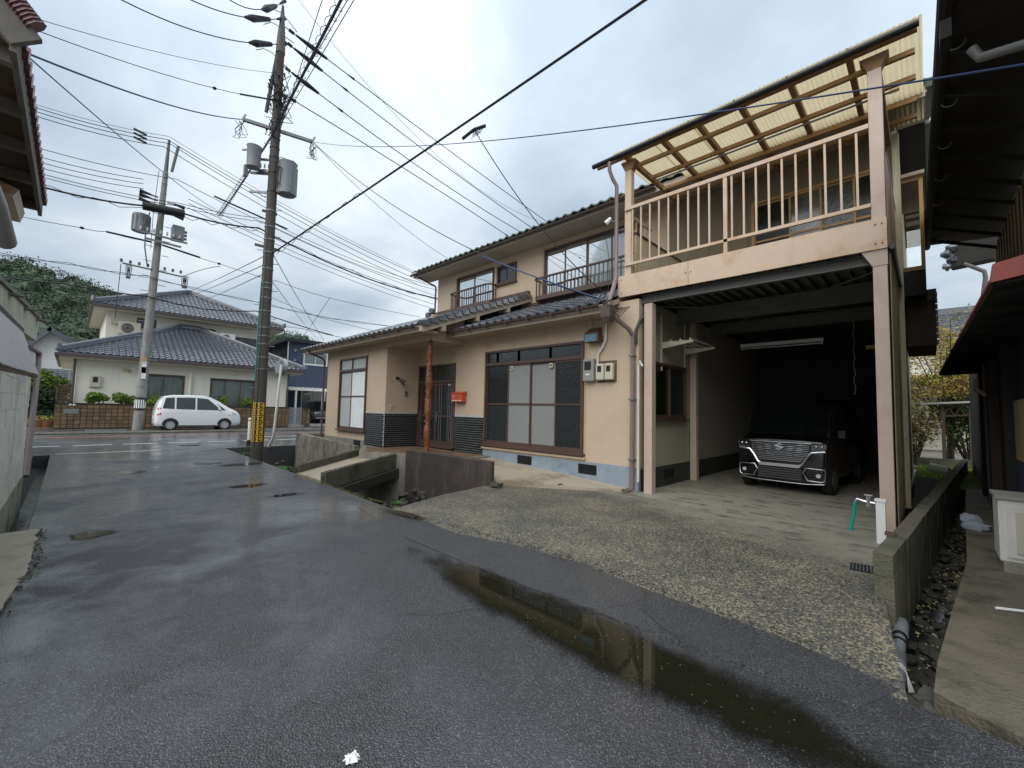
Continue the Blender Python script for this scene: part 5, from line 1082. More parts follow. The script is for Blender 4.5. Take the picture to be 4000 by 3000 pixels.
for k in range(7): g = MB(); q = p2(8.8, .1, (-1.2 if k < 3 else 1.0) + .06 * k); g.tube([q + V((0, .12 * i / 8 * (1 if k < 3 else 1), -.75 * sin(pi * i / 8))) for i in range(9)], .016, 4); g.build('jumper_lead', 'cable_black', T2)
for (zc_, s_) in ((12.95, -1), (12.75, -1), (12.5, -1), (12.8, 1), (12.45, 1), (12.15, 1)):
    g = MB(); q = p2(zc_, .05, s_ * .5); g.tube([q, q + V((0, s_ * .5, -.06 * s_))], .07, 7, rad=[.05, .11]); g.build('dead_end_cover', 'black_paint', T2); g = MB(); g.tube([p2(zc_, 0, s_ * .2), q], .06, 6); g.build('insulator', 'insulator', T2)
for k in range(3): g = MB(); q = at(548 + 0 * k, 515 + k * 16, X=-30.5); g.bar(q + V((0, -.28, .05)), q + V((0, .28, -.06)), .08, .09); g.build('line_cover', 'black_paint', T2)
pipe('riser_cable', [p2(11.9, .2, -.5), p2(11, .3, -.6), p2(9.9, .3, -.55), p2(8.9, .2, -.35)], .03, 'cable_grey', T2); pipe('riser_cable', [p2(14.4, .1, -.3), p2(12, .2, -.35), p2(9.9, .3, -.3)], .015, 'cable_grey', T2)
# ------------------------------------------------------------------ overhead wires
def pv(py): return V((PM.x, PM.y, at(1060, py, Y=PM.y).z))
def wire(name, label, A, Bp, mid=None, sag=.15, r=.012, m='cable_black', n=24, cat='wire', group=None, extra=None):
    A = V(A); Bp = V(Bp)
    if mid:
        pl = (Bp - A).cross(V((0, 0, 1))).normalized(); d = ray(*mid); t = pl.dot(A - EYE) / pl.dot(d); q = EYE + d * t
        h = V(((Bp - A).x, (Bp - A).y, 0)); s = (q - A).dot(h) / h.dot(h)
        if .05 < s < .95: sag = (A.z * (1 - s) + Bp.z * s - q.z) / (4 * s * (1 - s)); sag = max(-.1, min(sag, 2.5))
    g = MB(); g.tube([A.lerp(Bp, i / n) - V((0, 0, 4 * sag * (i / n) * (1 - i / n))) for i in range(n + 1)], r, 5)
    if extra: extra(g, lambda s: A.lerp(Bp, s) - V((0, 0, 4 * sag * s * (1 - s))))
    return tag(g.build(name, m), label, cat, group)
HVG = 'overhead wires'
def cover(f0, f1, r):
    def f(g, P):
        g.tube([P(f0), P(f0 + (f1 - f0) * .3), P(f1)], r, 7, rad=[r * .3, r, r * .6]); g.tube([P(f1 + (f1 - f0) * .35), P(f1 + (f1 - f0) * .7)], r * .5, 7, rad=[r * .3, r * .6])
    return f
hl = [((898, 0), (860, -28), (1013, 45), 95, 'topmost thick wire reaching the dark pole from the upper left'), ((747, 0), (640, -55), (1010, 108), 150, 'second thick wire reaching the dark pole from the upper left'), ((476, 0), (330, -80), (960, 200), 235, 'third thick wire reaching the dark pole from the upper left')]
for (p, e_, c_, py, lb) in hl:
    A = pv(py); Bq = at(e_[0], e_[1], X=-12.5); wire('power_line', lb, A, Bq, mid=p, r=.014, group=HVG, extra=cover(.38, .14, .10) if py < 200 else cover(.22, .07, .10))
    g = MB()
wire('power_line', 'thin bare wire crossing the sky from the top left corner to the dark pole', pv(334), at(-60, 10, X=-10), mid=(603, 200), r=.006, group=HVG)
def ball(f, r): return lambda g, P: blob(g, P(f), r, .8, 1, 0)
wire('power_line', 'wire with a splice ball and thick sleeve left of the dark pole', pv(428), at(-60, 40, X=-10), mid=(678, 301), r=.008, group=HVG, extra=lambda g, P: (blob(g, P(.36), .05, .7, 1, 0), g.tube([P(.01), P(.23)], .025, 6)))
wire('service_cable', 'dark blue sagging cable from the dark pole towards the upper left eave', ax0, at(-80, 130, X=-7), mid=(603, 392), r=.014, m='cable_blue', group=HVG)
wire('guy_wire', 'long diagonal wire from the upper left eave down past the far pole', at(-60, 70, X=-9), at(856, 826, X=-29.7), mid=(422, 494), r=.012, group=HVG)
spn = []
for k, (l0, l1, r0, r1, lb) in enumerate(((( -60, 340), (660, 533), (1700, 1095), None, 'thinnest top wire over the far pole along the main road'), ((-60, 352), (654, 545), (1690, 1098), None, 'upper of three parallel wires on top of the far pole'), ((-60, 368), (663, 561), (1660, 1105), None, 'middle of three parallel wires on top of the far pole'), ((-60, 385), (640, 573), (1630, 1110), None, 'lower of three parallel wires on top of the far pole'))):
    g = MB(); A = at(*l0, X=-30.5); Bq = at(*l1, X=-30.5); D = at(*r0, X=-30.5)
    def span(a, b, s, n=14): return [a.lerp(b, i / n) - V((0, 0, 4 * s * (i / n) * (1 - i / n))) for i in range(n + 1)]
    g.tube(span(A, Bq, .25) + span(Bq, D, .45)[1:], .012 if k == 0 else .02, 5); tag(g.build('power_line', 'cable_black'), lb, 'wire', HVG)
for k, (l0, l1, r0, lb) in enumerate((((-60, 515), (690, 700), (1700, 1155), 'earth wire at the height of the far pole clamps'), ((-60, 545), (560, 700), (1720, 1175), 'upper of three low voltage wires on the far pole'), ((-60, 568), (560, 718), (1700, 1190), 'middle of three low voltage wires on the far pole'), ((-60, 590), (560, 737), (1690, 1205), 'lower of three low voltage wires on the far pole'))):
    g = MB(); A = at(*l0, X=-30.4); Bq = at(*l1, X=-30.4); D = at(*r0, X=-30.4); Q = Bq + V((0, 2.0, -.35)) if k else Bq
    g.tube(span(A, Bq, .2), .018, 5); g.tube(span(Q, D, .4), .018, 5)
    if k == 0: g.tube([Bq.lerp(D, .1), Bq.lerp(D, .33)], .05, 6)
    tag(g.build('power_line', 'cable_black'), lb, 'wire', HVG)
g = MB(); A, b1, b2, D, E_ = at(-60, 660, X=-29.8), at(557, 803, X=-29.8), at(720, 835, X=-29.8), at(1010, 890, X=-29.8), at(1720, 1168, X=-29.8)
g.tube(span(A, b1, .25) + [b2] + span(b2, D, .15)[1:] + span(D, E_, .6)[1:], .045, 6); tag(g.build('telecom_cable', 'cable_black', smooth=True), 'thick black telecom bundle running along the main road', 'cable', HVG)
g = MB(); g.tube([b1, b2], .22, 12); tag(g.build('cable_sleeve', 'black_paint', smooth=True), 'fat black cable sleeve hanging in front of the far pole', 'cable sleeve')
for j, dy in enumerate((-26, -14, 22)):
    g = MB(); A, b1_, D, E2 = at(-60, 640 + dy, X=-29.7), at(700, 820 + dy, X=-29.7), at(1030, 880 + dy, X=-29.7), at(1720, 1150 + dy, X=-29.7)
    pts = span(A, b1_, .2) + span(b1_, D, .1)[1:] + span(D, E2, .45)[1:]
    if j == 2: pts = [p + V((0, 0, .12 * sin(i * 1.9))) for i, p in enumerate(pts)]
    g.tube(pts, .018, 5); tag(g.build('telecom_wire', 'cable_black'), ['upper thin wire above the thick telecom bundle', 'second thin wire above the thick telecom bundle', 'looping thin wire wound around the telecom bundle'][j], 'wire', HVG)
for j, (P, X, r, lb) in enumerate((([(-60, 980), (270, 1030), (573, 1081), (1018, 1183), (1300, 1245), (1760, 1300)], -30.3, .03, 'wavy pair of wires crossing low over the tiled roof ridge'), ([(-60, 1070), (250, 1108), (579, 1159), (800, 1208), (1000, 1215), (1300, 1310)], -30.3, .035, 'lowest black wire crossing in front of the dark hill'),
    ([(-60, 815), (320, 890), (415, 905), (590, 945), (633, 957), (856, 1030), (1085, 1099), (1290, 1165), (1640, 1238)], -30.3, .016, 'wire with insulated sleeves meeting the middle of the far pole'), ([(1035, 1150), (1250, 1240), (1500, 1300)], -30.3, .014, 'faint lower wire right of the dark pole'), ([(1040, 1260), (1180, 1283), (1400, 1330)], -31, .018, 'short wire above the blue house roof'))):
    g = MB(); pts = [at(a, b, X=X) for a, b in P]; out = []
    for a, b in zip(pts[:-1], pts[1:]): out += span(a, b, .05, 5)[:-1]
    out.append(pts[-1])
    if j == 0:
        g.tube([p + V((0, 0, .05 * sin(i * 1.7))) for i, p in enumerate(out)], .014, 4); g.tube([p - V((0, 0, .05 * sin(i * 1.7))) for i, p in enumerate(out)], .014, 4)
    else: g.tube(out, r, 5)
    if j == 2:
        g.tube([pts[2], pts[3]], .05, 6); g.tube([pts[4], pts[5].lerp(pts[4], .35)], .05, 6); blob(g, pts[5], .1, .7, 1, 0); blob(g, pts[1], .1, .7, 1, 0)
    tag(g.build('overhead_wire', 'cable_black'), lb, 'wire', HVG)
wire('guy_wire', 'drop wire from the far pole arm down to the tiled house', p2(8.8, .1, -1.4), at(450, 1240, X=-38), r=.018, group=HVG, sag=.0)
wire('service_cable', 'slack cable between the far pole arm and a mid span splice', p2(8.7, .1, 1.2), at(860, 1040, X=-30), mid=(780, 1046), r=.018, group=HVG)
for a, b, lb in (((1025, 984), (747, 1135), 'upper of three thin wires fanning down left of the dark pole'), ((1025, 1018), (757, 1150), 'middle of three thin wires fanning down left of the dark pole'), ((1025, 1052), (800, 1170), 'lowest of three thin wires fanning down left of the dark pole')): wire('thin_wire', lb, pv(a[1]), at(*b, X=-38), r=.013, sag=.05, group=HVG)
wire('thin_wire', 'wire dropping right of the dark pole towards the blue house', pv(990) + V((.15, .1, 0)), at(1266, 1330, X=-30), r=.012, sag=.1, group=HVG)
wire('thin_wire', 'crossing wire ending in a hook above the blue house', at(1290, 1162, X=-30.2), at(1178, 1325, X=-40), r=.016, sag=0, group=HVG)
wire('thin_wire', 'faint steep wire between the dark pole and blue house roof', pv(1085) + V((.1, .1, 0)), at(1245, 1330, X=-40), r=.01, sag=.1, group=HVG)
# main pole to the right and over the house
for (py, p1, pe, lb, cv) in ((170, (1300, 247), (2190, 905), 'topmost insulated wire passing behind the upper roof', 1), (215, (1300, 310), (2130, 925), 'second insulated wire passing behind the upper roof', 1), (300, (1300, 407), (2090, 938), 'third insulated wire passing behind the upper roof', 1), (395, (1300, 485), (2040, 960), 'spliced low wire passing behind the upper roof', 0)):
    wire('power_line', lb, pv(py), at(*pe, X=-13.5), mid=p1, r=.016, group=HVG, extra=(lambda g, P: (g.tube([P(.03), P(.07), P(.105)], .07, 7, rad=[.03, .08, .04]), g.tube([P(.015), P(.027)], .05, 7), g.tube([P(.155), P(.175)], .03, 6, rad=[.015, .04]))) if cv else (lambda g, P: (g.tube([P(.03), P(.05)], .05, 6), g.tube([P(.9), P(.915)], .03, 5), g.tube([P(.93), P(.94)], .03, 5))))
wire('earth_wire', 'thin top wire from the tip of the dark pole over the roof', pv(28), at(2240, 890, X=-13.5), mid=(1300, 170), r=.007, group=HVG)
wire('thin_wire', 'thin wire from the dark pole arm to the upper roof edge', ax1, at(1770, 1022, X=-14.5), mid=(1442, 773), r=.008, group=HVG)
wire('service_cable', 'service cable ending blue at the lower roof gutter', ax1, (-4.55, 7.1, 3.70), mid=(1860, 983), r=.010, m='cable_black', group=HVG)
A = ax1; q = at(1860, 983, Y=7.0)
g = MB(); a_, b_ = at(1870, 992, Y=6.6), V((-4.55, 7.1, 3.72)); g.tube(span(at(1880, 1000, Y=6.35), b_, .03), .014, 5); tag(g.build('service_tail', 'cable_blue'), 'bright blue end of the service cable above the lower roof', 'cable')
g = MB(); 
for k in range(6): c = V((-4.5 + .05 * k, 7.05, 3.66)); g.tube([c, c + V((.1 - .05 * k, -.08, -.1)), c + V((.15, .0, -.16 - .04 * k)), c + V((.2, .3, -.12))], .009, 4)
g.tube([(-4.72, 7.1, 3.62), (-4.74, 7.08, 3.45), (-4.70, 7.08, 3.30), (-4.72, 7.08, 3.2)], .010, 5); tag(g.build('cable_tangle', 'cable_black'), 'tangle of service leads at the gutter corner', 'cable')
nd = at(1850, 512, Y=4.6)
wire('messenger_cable', 'thick black cable from the dark pole rising over the camera', pv(985) + V((.15, .05, 0)), at(2560, -28, Y=5.2), r=.022, sag=.02, group=HVG, n=30)
MA, MB_ = pv(985) + V((.15, .05, 0)), at(2560, -28, Y=5.2)
g = MB(); g.tube([MA.lerp(MB_, .03 + .37 * i / 60) + V((0, .0, .035 * sin(i * .9) + .02 - .15 * (1 - i / 60))) for i in range(61)], .008, 4); tag(g.build('lashing_wire', 'cable_black'), 'thin twisted wire lashed along the thick rising cable', 'wire')
pl = (MB_ - MA).cross(V((0, 0, 1))).normalized(); d_ = ray(1852, 506); ND = EYE + d_ * (pl.dot(MA - EYE) / pl.dot(d_))
wire('service_cable', 'wire dropping from the thick cable splice to the lower roof corner', ND, (-4.4, 7.05, 3.78), mid=(2121, 898), r=.009, group=HVG)
g = MB(); g.tube([ND + V((-.3, -.02, -.05)), ND, ND + V((.25, .05, -.02))], .03, 6)
for k in range(5): g.tube([ND, ND + V((-.1 + .06 * k, .03, -.12)), ND + V((.05 * k, .05, -.02))], .007, 4)
tag(g.build('splice_clamp', 'cable_black'), 'small splice clamp on the thick rising cable', 'clamp')
wire('service_cable', 'long blue black cable crossing in front of the balcony roof', ax1, at(4120, 232, Y=3.9), mid=(2350, 500), r=.007, m='cable_blue', group=HVG, n=40)
# spiral bundle passing the pole
SA = at(855, 843, X=-29.6); SB = pv(560) + V((.1, -.12, 0)); SC_ = at(1350, -35, Y=3.2)
wire('messenger_cable', 'thick bundle rising from the dark pole to the top of the picture', SB, SC_, r=.03, sag=.0, group=HVG)
wire('messenger_cable', 'stay strand going down left from the dark pole', SA, SB, r=.03, sag=.1, group=HVG)
for (A, Bq, rr, rd, lb, n) in ((SA, SB, .13, .009, 'open wire coil wound around the stay strand left of the pole', 22), (SB, SC_, .10, .007, 'open wire coil wound around the rising bundle', 20)):
    d = (Bq - A); sx = d.cross(V((0, 0, 1))).normalized(); sz = sx.cross(d).normalized(); g = MB()
    K = n * 10; a0_ = .0; g.tube([A + d * (i / K * (.75 if n == 22 else 1)) + (sx * cos(i * 2 * pi / 10) + sz * sin(i * 2 * pi / 10)) * (rr * (1 - .45 * i / K if n == 22 else .6 + .4 * (i / K))) for i in range(K + 1)], rd, 4); tag(g.build('wire_coil', 'cable_black'), lb, 'wire')
for j, (e_, lb) in enumerate((((1375, -30), 'first thin line beside the rising bundle'), ((1400, -30), 'second thin line beside the rising bundle'), ((1265, -20), 'thin line left of the rising bundle'))): wire('thin_wire', lb, pv(500 + 40 * j) + V((.1, 0, 0)), at(*e_, Y=3.2), r=.009, sag=0, group=HVG)
# street things: bollard, curved mirror
t = thing('road_marker_post', 'white flexible marker post left of the yellow pole plates', 'post', (-18.0, 4.66, 0)); g = MB(); g.tube([(-18.0, 4.66, -.02), (-18.0, 4.66, .2)], .07, 12, rad=[.075, .06]); g.build('base', 'black_paint', t); g = MB(); g.tube([(-18.0, 4.66, .15), (-18.0, 4.66, .98), (-18.0, 4.66, 1.02)], .05, 12, rad=[.05, .05, .03]); g.build('tube', 'white_paint', t, smooth=True); g = MB(); g.tube([(-18.0, 4.66, .9), (-18.0, 4.66, .94)], .053, 12); g.build('ring', 'galvanised', t)
t = thing('traffic_mirror', 'white traffic mirror pole seen from behind near the dark pole', 'mirror', (-17.3, 5.15, 0))
mt = at(1100, 1425, Y=5.15); g = MB(); pts = [at(1050, 1745, Y=5.15), at(1068, 1705, Y=5.15), at(1072, 1670, Y=5.15), mt]; g.tube(pts, .045, 10); g.build('pole', 'white_paint', t, smooth=True)
mc = at(1094, 1432, Y=5.15) + V((-.08, .05, 0)); dn_ = V((-.35, .93, -.1)).normalized(); g = MB(); g.tube([mc - dn_ * .04, mc + dn_ * .03, mc + dn_ * .05], .3, 24, rad=[.26, .33, .33]); g.build('mirror_back', 'galvanised', t, smooth=True); g = MB(); g.tube([mc + dn_ * .051, mc + dn_ * .056], .31, 24); g.build('mirror_face', 'chrome', t)
g = MB(); g.box(mc.x + .05, mc.x + .10, mc.y - .04, mc.y + .04, mc.z - .25, mc.z + .2); g.build('bracket', 'galvanised', t)
# ------------------------------------------------------------------ tiled house across the road
T = thing('house', 'cream two-storey house with big grey hipped tile roofs across the road', 'house', (-36, 6, 0), 'houses across the main road')
F1 = Fr((-34, 0, 0), (0, 1, 0), (1, 0, 0)); F2 = Fr((-39.6, 0, 0), (0, 1, 0), (1, 0, 0))
panels(F1, T, .13, 11.05, 0, 4.1, [(3.05, 5.0, 1.15, 3.25), (6.36, 9.0, 1.1, 3.2)], [], 'cream_wall')
g = MB(); g.box(-44, -34.14, .13, .27, 0, 4.1); g.box(-44, -34.14, 10.9, 11.05, 0, 4.1); g.build('side_wall', 'cream_wall', T)
window(F1, T, 3.05, 5.0, 1.15, 3.25, [3.95], 'bronze', [('glass', 'curtain'), ('glass', 'curtain')], fw=.08)
window(F1, T, 6.36, 9.0, 1.1, 3.2, [7.2, 8.1], 'bronze', [('glass', 'curtain')], fw=.08)
uz = 1.5 + (7.1 - 1.5) * 39.6 / 36.5
panels(F2, T, 1.36, 10.6, 5.0, 7.75, [(2.9, 3.95, 6.72, 7.4), (6.8, 7.5, 6.85, 7.25), (8.9, 10.45, 6.05, 6.88)], [], 'cream_wall')
g = MB(); g.box(-49, -39.74, 1.36, 1.5, 5, 7.75); g.box(-49, -39.74, 10.5, 10.6, 5, 7.75); g.build('side_wall', 'cream_wall', T)
for a in ((2.9, 3.95, 6.72, 7.4), (6.8, 7.5, 6.85, 7.25), (8.9, 10.45, 6.05, 6.88)): window(F2, T, *a, [(a[0] + a[1]) / 2], 'bronze', ['dark_pane', 'dark_pane'], fw=.06, sill=False)
def hip(x0, x1, y0, y1, z0, ridge, par, m, cols_w, name):
    """x0 front eave (towards camera), ridge = (xr, yr0, yr1, zr)"""
    xr, ya, yb, zr = ridge; f = V((x0, y0, z0)), V((x0, y1, z0)), V((xr, yb, zr)), V((xr, ya, zr)); bk0, bk1 = V((x1, y0, z0)), V((x1, y1, z0))
    rb = V((x1 + (x0 - xr), ya, zr)) if x1 + (x0 - xr) < xr else V((xr, ya, zr)); rb2 = V((rb.x, yb, zr))
    g = MB(); dz = V((0, 0, -.12)); vs = [f[0], f[1], f[2], f[3], bk0, bk1, rb, rb2]
    g.add(vs + [v + dz for v in vs], [(0, 1, 2, 3), (4, 0, 3, 6), (1, 5, 7, 2), (3, 2, 7, 6), (5, 4, 6, 7), (9, 8, 12, 13), (0, 8, 9, 1), (4, 12, 8, 0), (1, 9, 13, 5)]); R = g.build('roof', m, par)
    s = (zr - z0) / (x0 - xr); L = .30; Lh = L * sqrt(1 + s * s)
    depth = x0 - xr; slope_len = sqrt(depth ** 2 + (zr - z0) ** 2)
    def ins(u, v):
        t = v / slope_len; return t < 1 and (ya - y0) * t < u < (y1 - y0) - (y1 - yb) * t
    tiled(R, (x0, y0, z0 + .01), (0, 1, 0), (-1, 0, s), int((y1 - y0) / cols_w), int(slope_len / .33) + 1, cols_w, .33, 'roof_tile_far', 300, ins, order=lambda c: (c[1], c[0]))
    for (p, q) in ((f[0], f[3]), (f[1], f[2]), (f[3], f[2])) if ya != yb else ((f[0], f[3]), (f[1], f[2])):
        if (p - q).length < .05: continue
        g = MB(); up_ = V((0, 0, .10)); g.bar(p + up_, q + up_, .26, .16); g.tube([p + up_ * 2.1, q + up_ * 2.1], .10, 8); g.build('ridge', 'roof_tile_far', R)
        if p is not f[3]: g = MB(); g.tube([p + V((.05, 0, .12)), p + V((.05, 0, .42))], .13, 10, rad=[.16, .13]); g.build('ridge_end', 'roof_tile_far', R, smooth=True)
    g = MB(); g.bar(V((x0 + .05, y0 - .05, z0 - .13)), V((x0 + .05, y1 + .05, z0 - .13)), .12, .14); g.bar(V((x1, y0 - .05, z0 - .13)), V((x0, y0 - .05, z0 - .13)), .12, .14); g.build('gutter', 'gutter_brown', par)
    g = MB(); g.box(x1, x0 - .05, y0 + .05, y1 - .05, z0 - .30, z0 - .16); g.build('soffit', 'beige_plastic', par)
    return R
hip(-33.2, -45, -.63, 12.0, 4.12, (-39.2, 5.35, 6.5, 6.98), T, 'roof_tile_far', .30, 'lower')
hip(-38.6, -50, .66, 12.1, 7.9, (-43.6, 6.2, 6.5, 10.55), T, 'roof_tile_far', .30, 'upper')
g = MB(); g.tube([(-33.9, 5.28, 1.2), (-33.9, 5.28, 3.55)], .09, 8); g.build('pipe_cover', 'cream_wall', T)
g = MB(); g.tube([(-33.7, 11.2, 4.0), (-33.9, 11.12, 3.7), (-33.9, 11.1, .5)], .05, 6); g.build('downpipe', 'gutter_brown', T); g = MB(); g.tube([(-33.5, .0, 4.0), (-33.9, .05, 3.8), (-33.9, .05, .5)], .06, 6); g.build('downpipe', 'gutter_brown', T)
def ac(name, lb, X, y0, z0, w, h, m):
    t = thing(name, lb, 'air conditioner', (X, y0, z0), 'outdoor units on the tiled house'); g = MB(); g.box(X - .35, X, y0, y0 + w, z0, z0 + h); g.build('case', m, t, bevel=.02)
    c = (X + .005, y0 + w * .40, z0 + h * .5); g = MB(); g.tube([c, (c[0] + .02, c[1], c[2])], h * .38, 20); fg = g.build('fan_guard', 'dark_plastic', t)
    for k in range(3): g = MB(); r = h * (.12 + .1 * k); n = 16; g.tube([(c[0] + .026, c[1] + r * cos(2 * pi * i / n), c[2] + r * sin(2 * pi * i / n)) for i in range(n + 1)], .01, 4); g.build('guard_ring', m, fg)
    for s_ in (.15, .85): g = MB(); g.box(X - .3, X, y0 + w * s_ - .05, y0 + w * s_ + .05, z0 - .15, z0); g.build('foot', 'galvanised', t)
ac('air_conditioner', 'left cream outdoor unit beside the dark window on the tile roof', -39.0, 1.95, 6.1, 1.15, .85, 'beige_plastic'); ac('air_conditioner', 'right white outdoor unit with dark fan on the tile roof', -38.9, 7.72, 6.34, 1.0, .62, 'white_paint')
q = at(450, 1255, X=-39.4); g = MB(); g.box(-39.6, -39.4, q.y - .2, q.y + .2, q.z - .15, q.z + .15); tag(g.build('junction_box', 'beige_plastic'), 'cream junction box with loose cables high on the cream wall', 'box')
q = at(372, 1490, X=-33.9); t = thing('meter_box', 'cream meter box on the wall left of the far pole', 'meter', q); g = MB(); g.box(-34, -33.85, q.y - .24, q.y + .24, q.z - .33, q.z + .33); g.build('case', 'beige_plastic', t, bevel=.04); g = MB(); g.box(-33.85, -33.84, q.y - .10, q.y + .10, q.z - .06, q.z + .26); g.build('window', 'dark_plastic', t)
q = at(488, 1443, X=-33.9); t = thing('wall_lamp', 'yellowed twin lamp on the cream wall', 'lamp', q); g = MB(); g.box(-34, -33.9, q.y - .12, q.y + .06, q.z - .08, q.z + .12); g.build('base', 'beige_plastic', t); g = MB(); g.tube([(-33.9, q.y + .05, q.z), (-33.7, q.y + .2, q.z - .1)], .08, 10, rad=[.05, .09]); g.build('head', 'ochre_panel', t)
# brick fence
T = thing('brick_fence', 'low brown brick fence behind the white car', 'fence', (-32.6, 5, 0))
def bfence(y0, y1, top):
    g = MB(); g.box(-32.72, -32.52, y0, y1, .02, top - .05); b = g.build('core', 'fence_mortar', T); n = int((y1 - y0) / .24)
    bm = bpy.data.meshes.get('fence_brick') or None
    if bm is None: bm = bpy.data.meshes.new('fence_brick'); q = MB(); q.box(0, .03, 0, .22, 0, .19); bm.from_pydata(q.v, [], q.f); bm.materials.append(MATS['fence_brick'])
    for r in range(6):
        for i in range(n): place('brick', bm, None, b, Matrix.Translation((-32.53 + random.uniform(0, .012), y0 + i * (y1 - y0) / n + .01, .06 + r * (top - .12) / 6)))
    g = MB(); g.box(-32.78, -32.46, y0, y1, top - .05, top + .01); g.build('coping', 'concrete_dark', T)
bfence(-.55, 10.85, 1.38); bfence(11.75, 12.3, 1.32)
t = thing('name_plate', 'grey letter slot with name plate in the brick fence', 'letter slot', (-32.5, .5, .9)); q = at(278, 1606, X=-32.45); g = MB(); g.box(-32.5, -32.46, q.y - .28, q.y + .28, q.z - .13, q.z + .12); g.build('slot', 'galvanised', t); g = MB(); g.box(-32.5, -32.46, q.y - .16, q.y + .2, q.z + .26, q.z + .44); p_ = g.build('plate', 'old_wood_grey', t)
for s_ in (-.05, .08): g = MB(); g.box(-32.459, -32.455, q.y + s_ - .04, q.y + s_ + .04, q.z + .31, q.z + .39); g.build('character', 'white_paint', p_)
t = thing('metal_gate', 'small grey slatted gate at the end of the brick fence', 'gate', (-32.6, 11.3, 0)); 
for a in ((10.86, 10.92, .1, 1.4), (11.68, 11.74, .1, 1.4)): g = MB(); g.box(-32.65, -32.6, *a); g.build('stile', 'transformer_grey', t)
for k in range(12): g = MB(); g.box(-32.64, -32.61, 10.92, 11.68, .12 + k * .105, .20 + k * .105); g.build('slat', 'transformer_grey', t)
g = MB(); g.box(-33.2, -32.2, 10.8, 11.8, 0, .12); tag(g.build('gate_step', 'concrete'), 'concrete step under the grey gate', 'step')
t = thing('lattice_screen', 'dark wooden lattice screen left of the cream house', 'screen', (-33, 0, 0))
y0, y1, z0, z1 = -.35, .75, 1.42, 2.4; X = -33.0
c0, c1 = at(215, 1570, X=X), at(280, 1505, X=X); y0, y1, z0, z1 = c0.y, c1.y, c0.z, c1.z
for a in ((y0, y1, z0, z0 + .06), (y0, y1, z1 - .06, z1), (y0, y0 + .06, z0, z1), (y1 - .06, y1, z0, z1)): g = MB(); g.box(X, X + .05, *a); g.build('frame', 'old_wood', t)
for k in range(9):
    for s_ in (1, -1):
        a = -1 + k * .25; p = []
        for tt in (0, 1):
            yy = a + tt * 1.0; p.append((yy, tt))
        ya, yb = y0 + (y1 - y0) * (a if s_ > 0 else 1 - a), y0 + (y1 - y0) * ((a + 1) if s_ > 0 else (-a)); za, zb_ = z0, z1
        lo_, hi_ = 0, 1
        def cl(tt): return ya + (yb - ya) * tt
        t0 = max(0, min(1, ((y0 if s_ > 0 else y1) - ya) / (yb - ya))) ; t1_ = max(0, min(1, ((y1 if s_ > 0 else y0) - ya) / (yb - ya)))
        if t1_ - t0 > .05: g = MB(); g.bar((X + .02, cl(t0), za + (zb_ - za) * t0), (X + .02, cl(t1_), za + (zb_ - za) * t1_), .02, .045); g.build('lath', 'old_wood', t)
# blue house far right of the road
T = thing('house', 'dark blue two-storey house behind the brick fence end', 'house', (-42, 15, 0), 'houses across the main road')
F3 = Fr((-42, 0, 0), (0, 1, 0), (1, 0, 0)); panels(F3, T, 13.75, 20, 0, 7.35, [(15.0, 17.25, 5.35, 6.65), (14.95, 17.2, .9, 3.15)], [], 'blue_siding')
g = MB(); g.box(-52, -42.14, 13.75, 13.9, 0, 7.35); g.build('side_wall', 'blue_siding_dark', T)
g = MB(); g.hexa([(-53, 13.2, 7.1), (-41.5, 13.2, 7.35), (-41.5, 21, 7.35), (-53, 21, 7.1), (-53, 13.2, 7.3), (-41.5, 13.2, 7.65), (-41.5, 21, 7.65), (-53, 21, 7.3)]); g.build('roof', 'blue_siding_dark', T)
window(F3, T, 15.0, 17.25, 5.35, 6.65, [16.1], 'white_paint', [('glass', 'curtain'), ('glass', 'curtain')], fw=.1, sill=False); window(F3, T, 14.95, 17.2, .9, 3.15, [16.1], 'white_paint', [('glass', 'curtain')], fw=.1, sill=False)
g = MB(); g.tube([(-41.6, 13.5, 7.3), (-41.9, 13.6, 6.9), (-41.9, 13.6, .5)], .05, 6); g.build('downpipe', 'white_paint', T)
q = at(1190, 1345, X=-41.9)
for dz in (0, .9): g = MB(); g.box(-42, -41.85, q.y - .9, q.y - .7, q.z - .8 - dz, q.z - .55 - dz); g.build('wall_vent', 'transformer_grey', T)
t = thing('carport_roof', 'pale ribbed carport roof in front of the blue house', 'carport', (-39, 15, 0)); g = MB(); a, b = at(1125, 1516, X=-39.5), at(1290, 1516, X=-39.5); z_ = a.z
for k in range(9): g = MB(); y_ = a.y + (b.y - a.y) * k / 8; g.bar((-38.2, y_, z_ - .2), (-41.9, y_, z_ + .2), .42, .04); g.build('panel', 'tin_sheet', t); g = MB(); g.bar((-38.2, y_ + .22, z_ - .17), (-41.9, y_ + .22, z_ + .23), .05, .07); g.build('rib', 'white_paint', t)
for y_ in (a.y + .2, b.y - 1.2): g = MB(); g.box(-38.4, -38.25, y_, y_ + .14, 0, z_ - .2); g.build('post', 'white_paint', t)
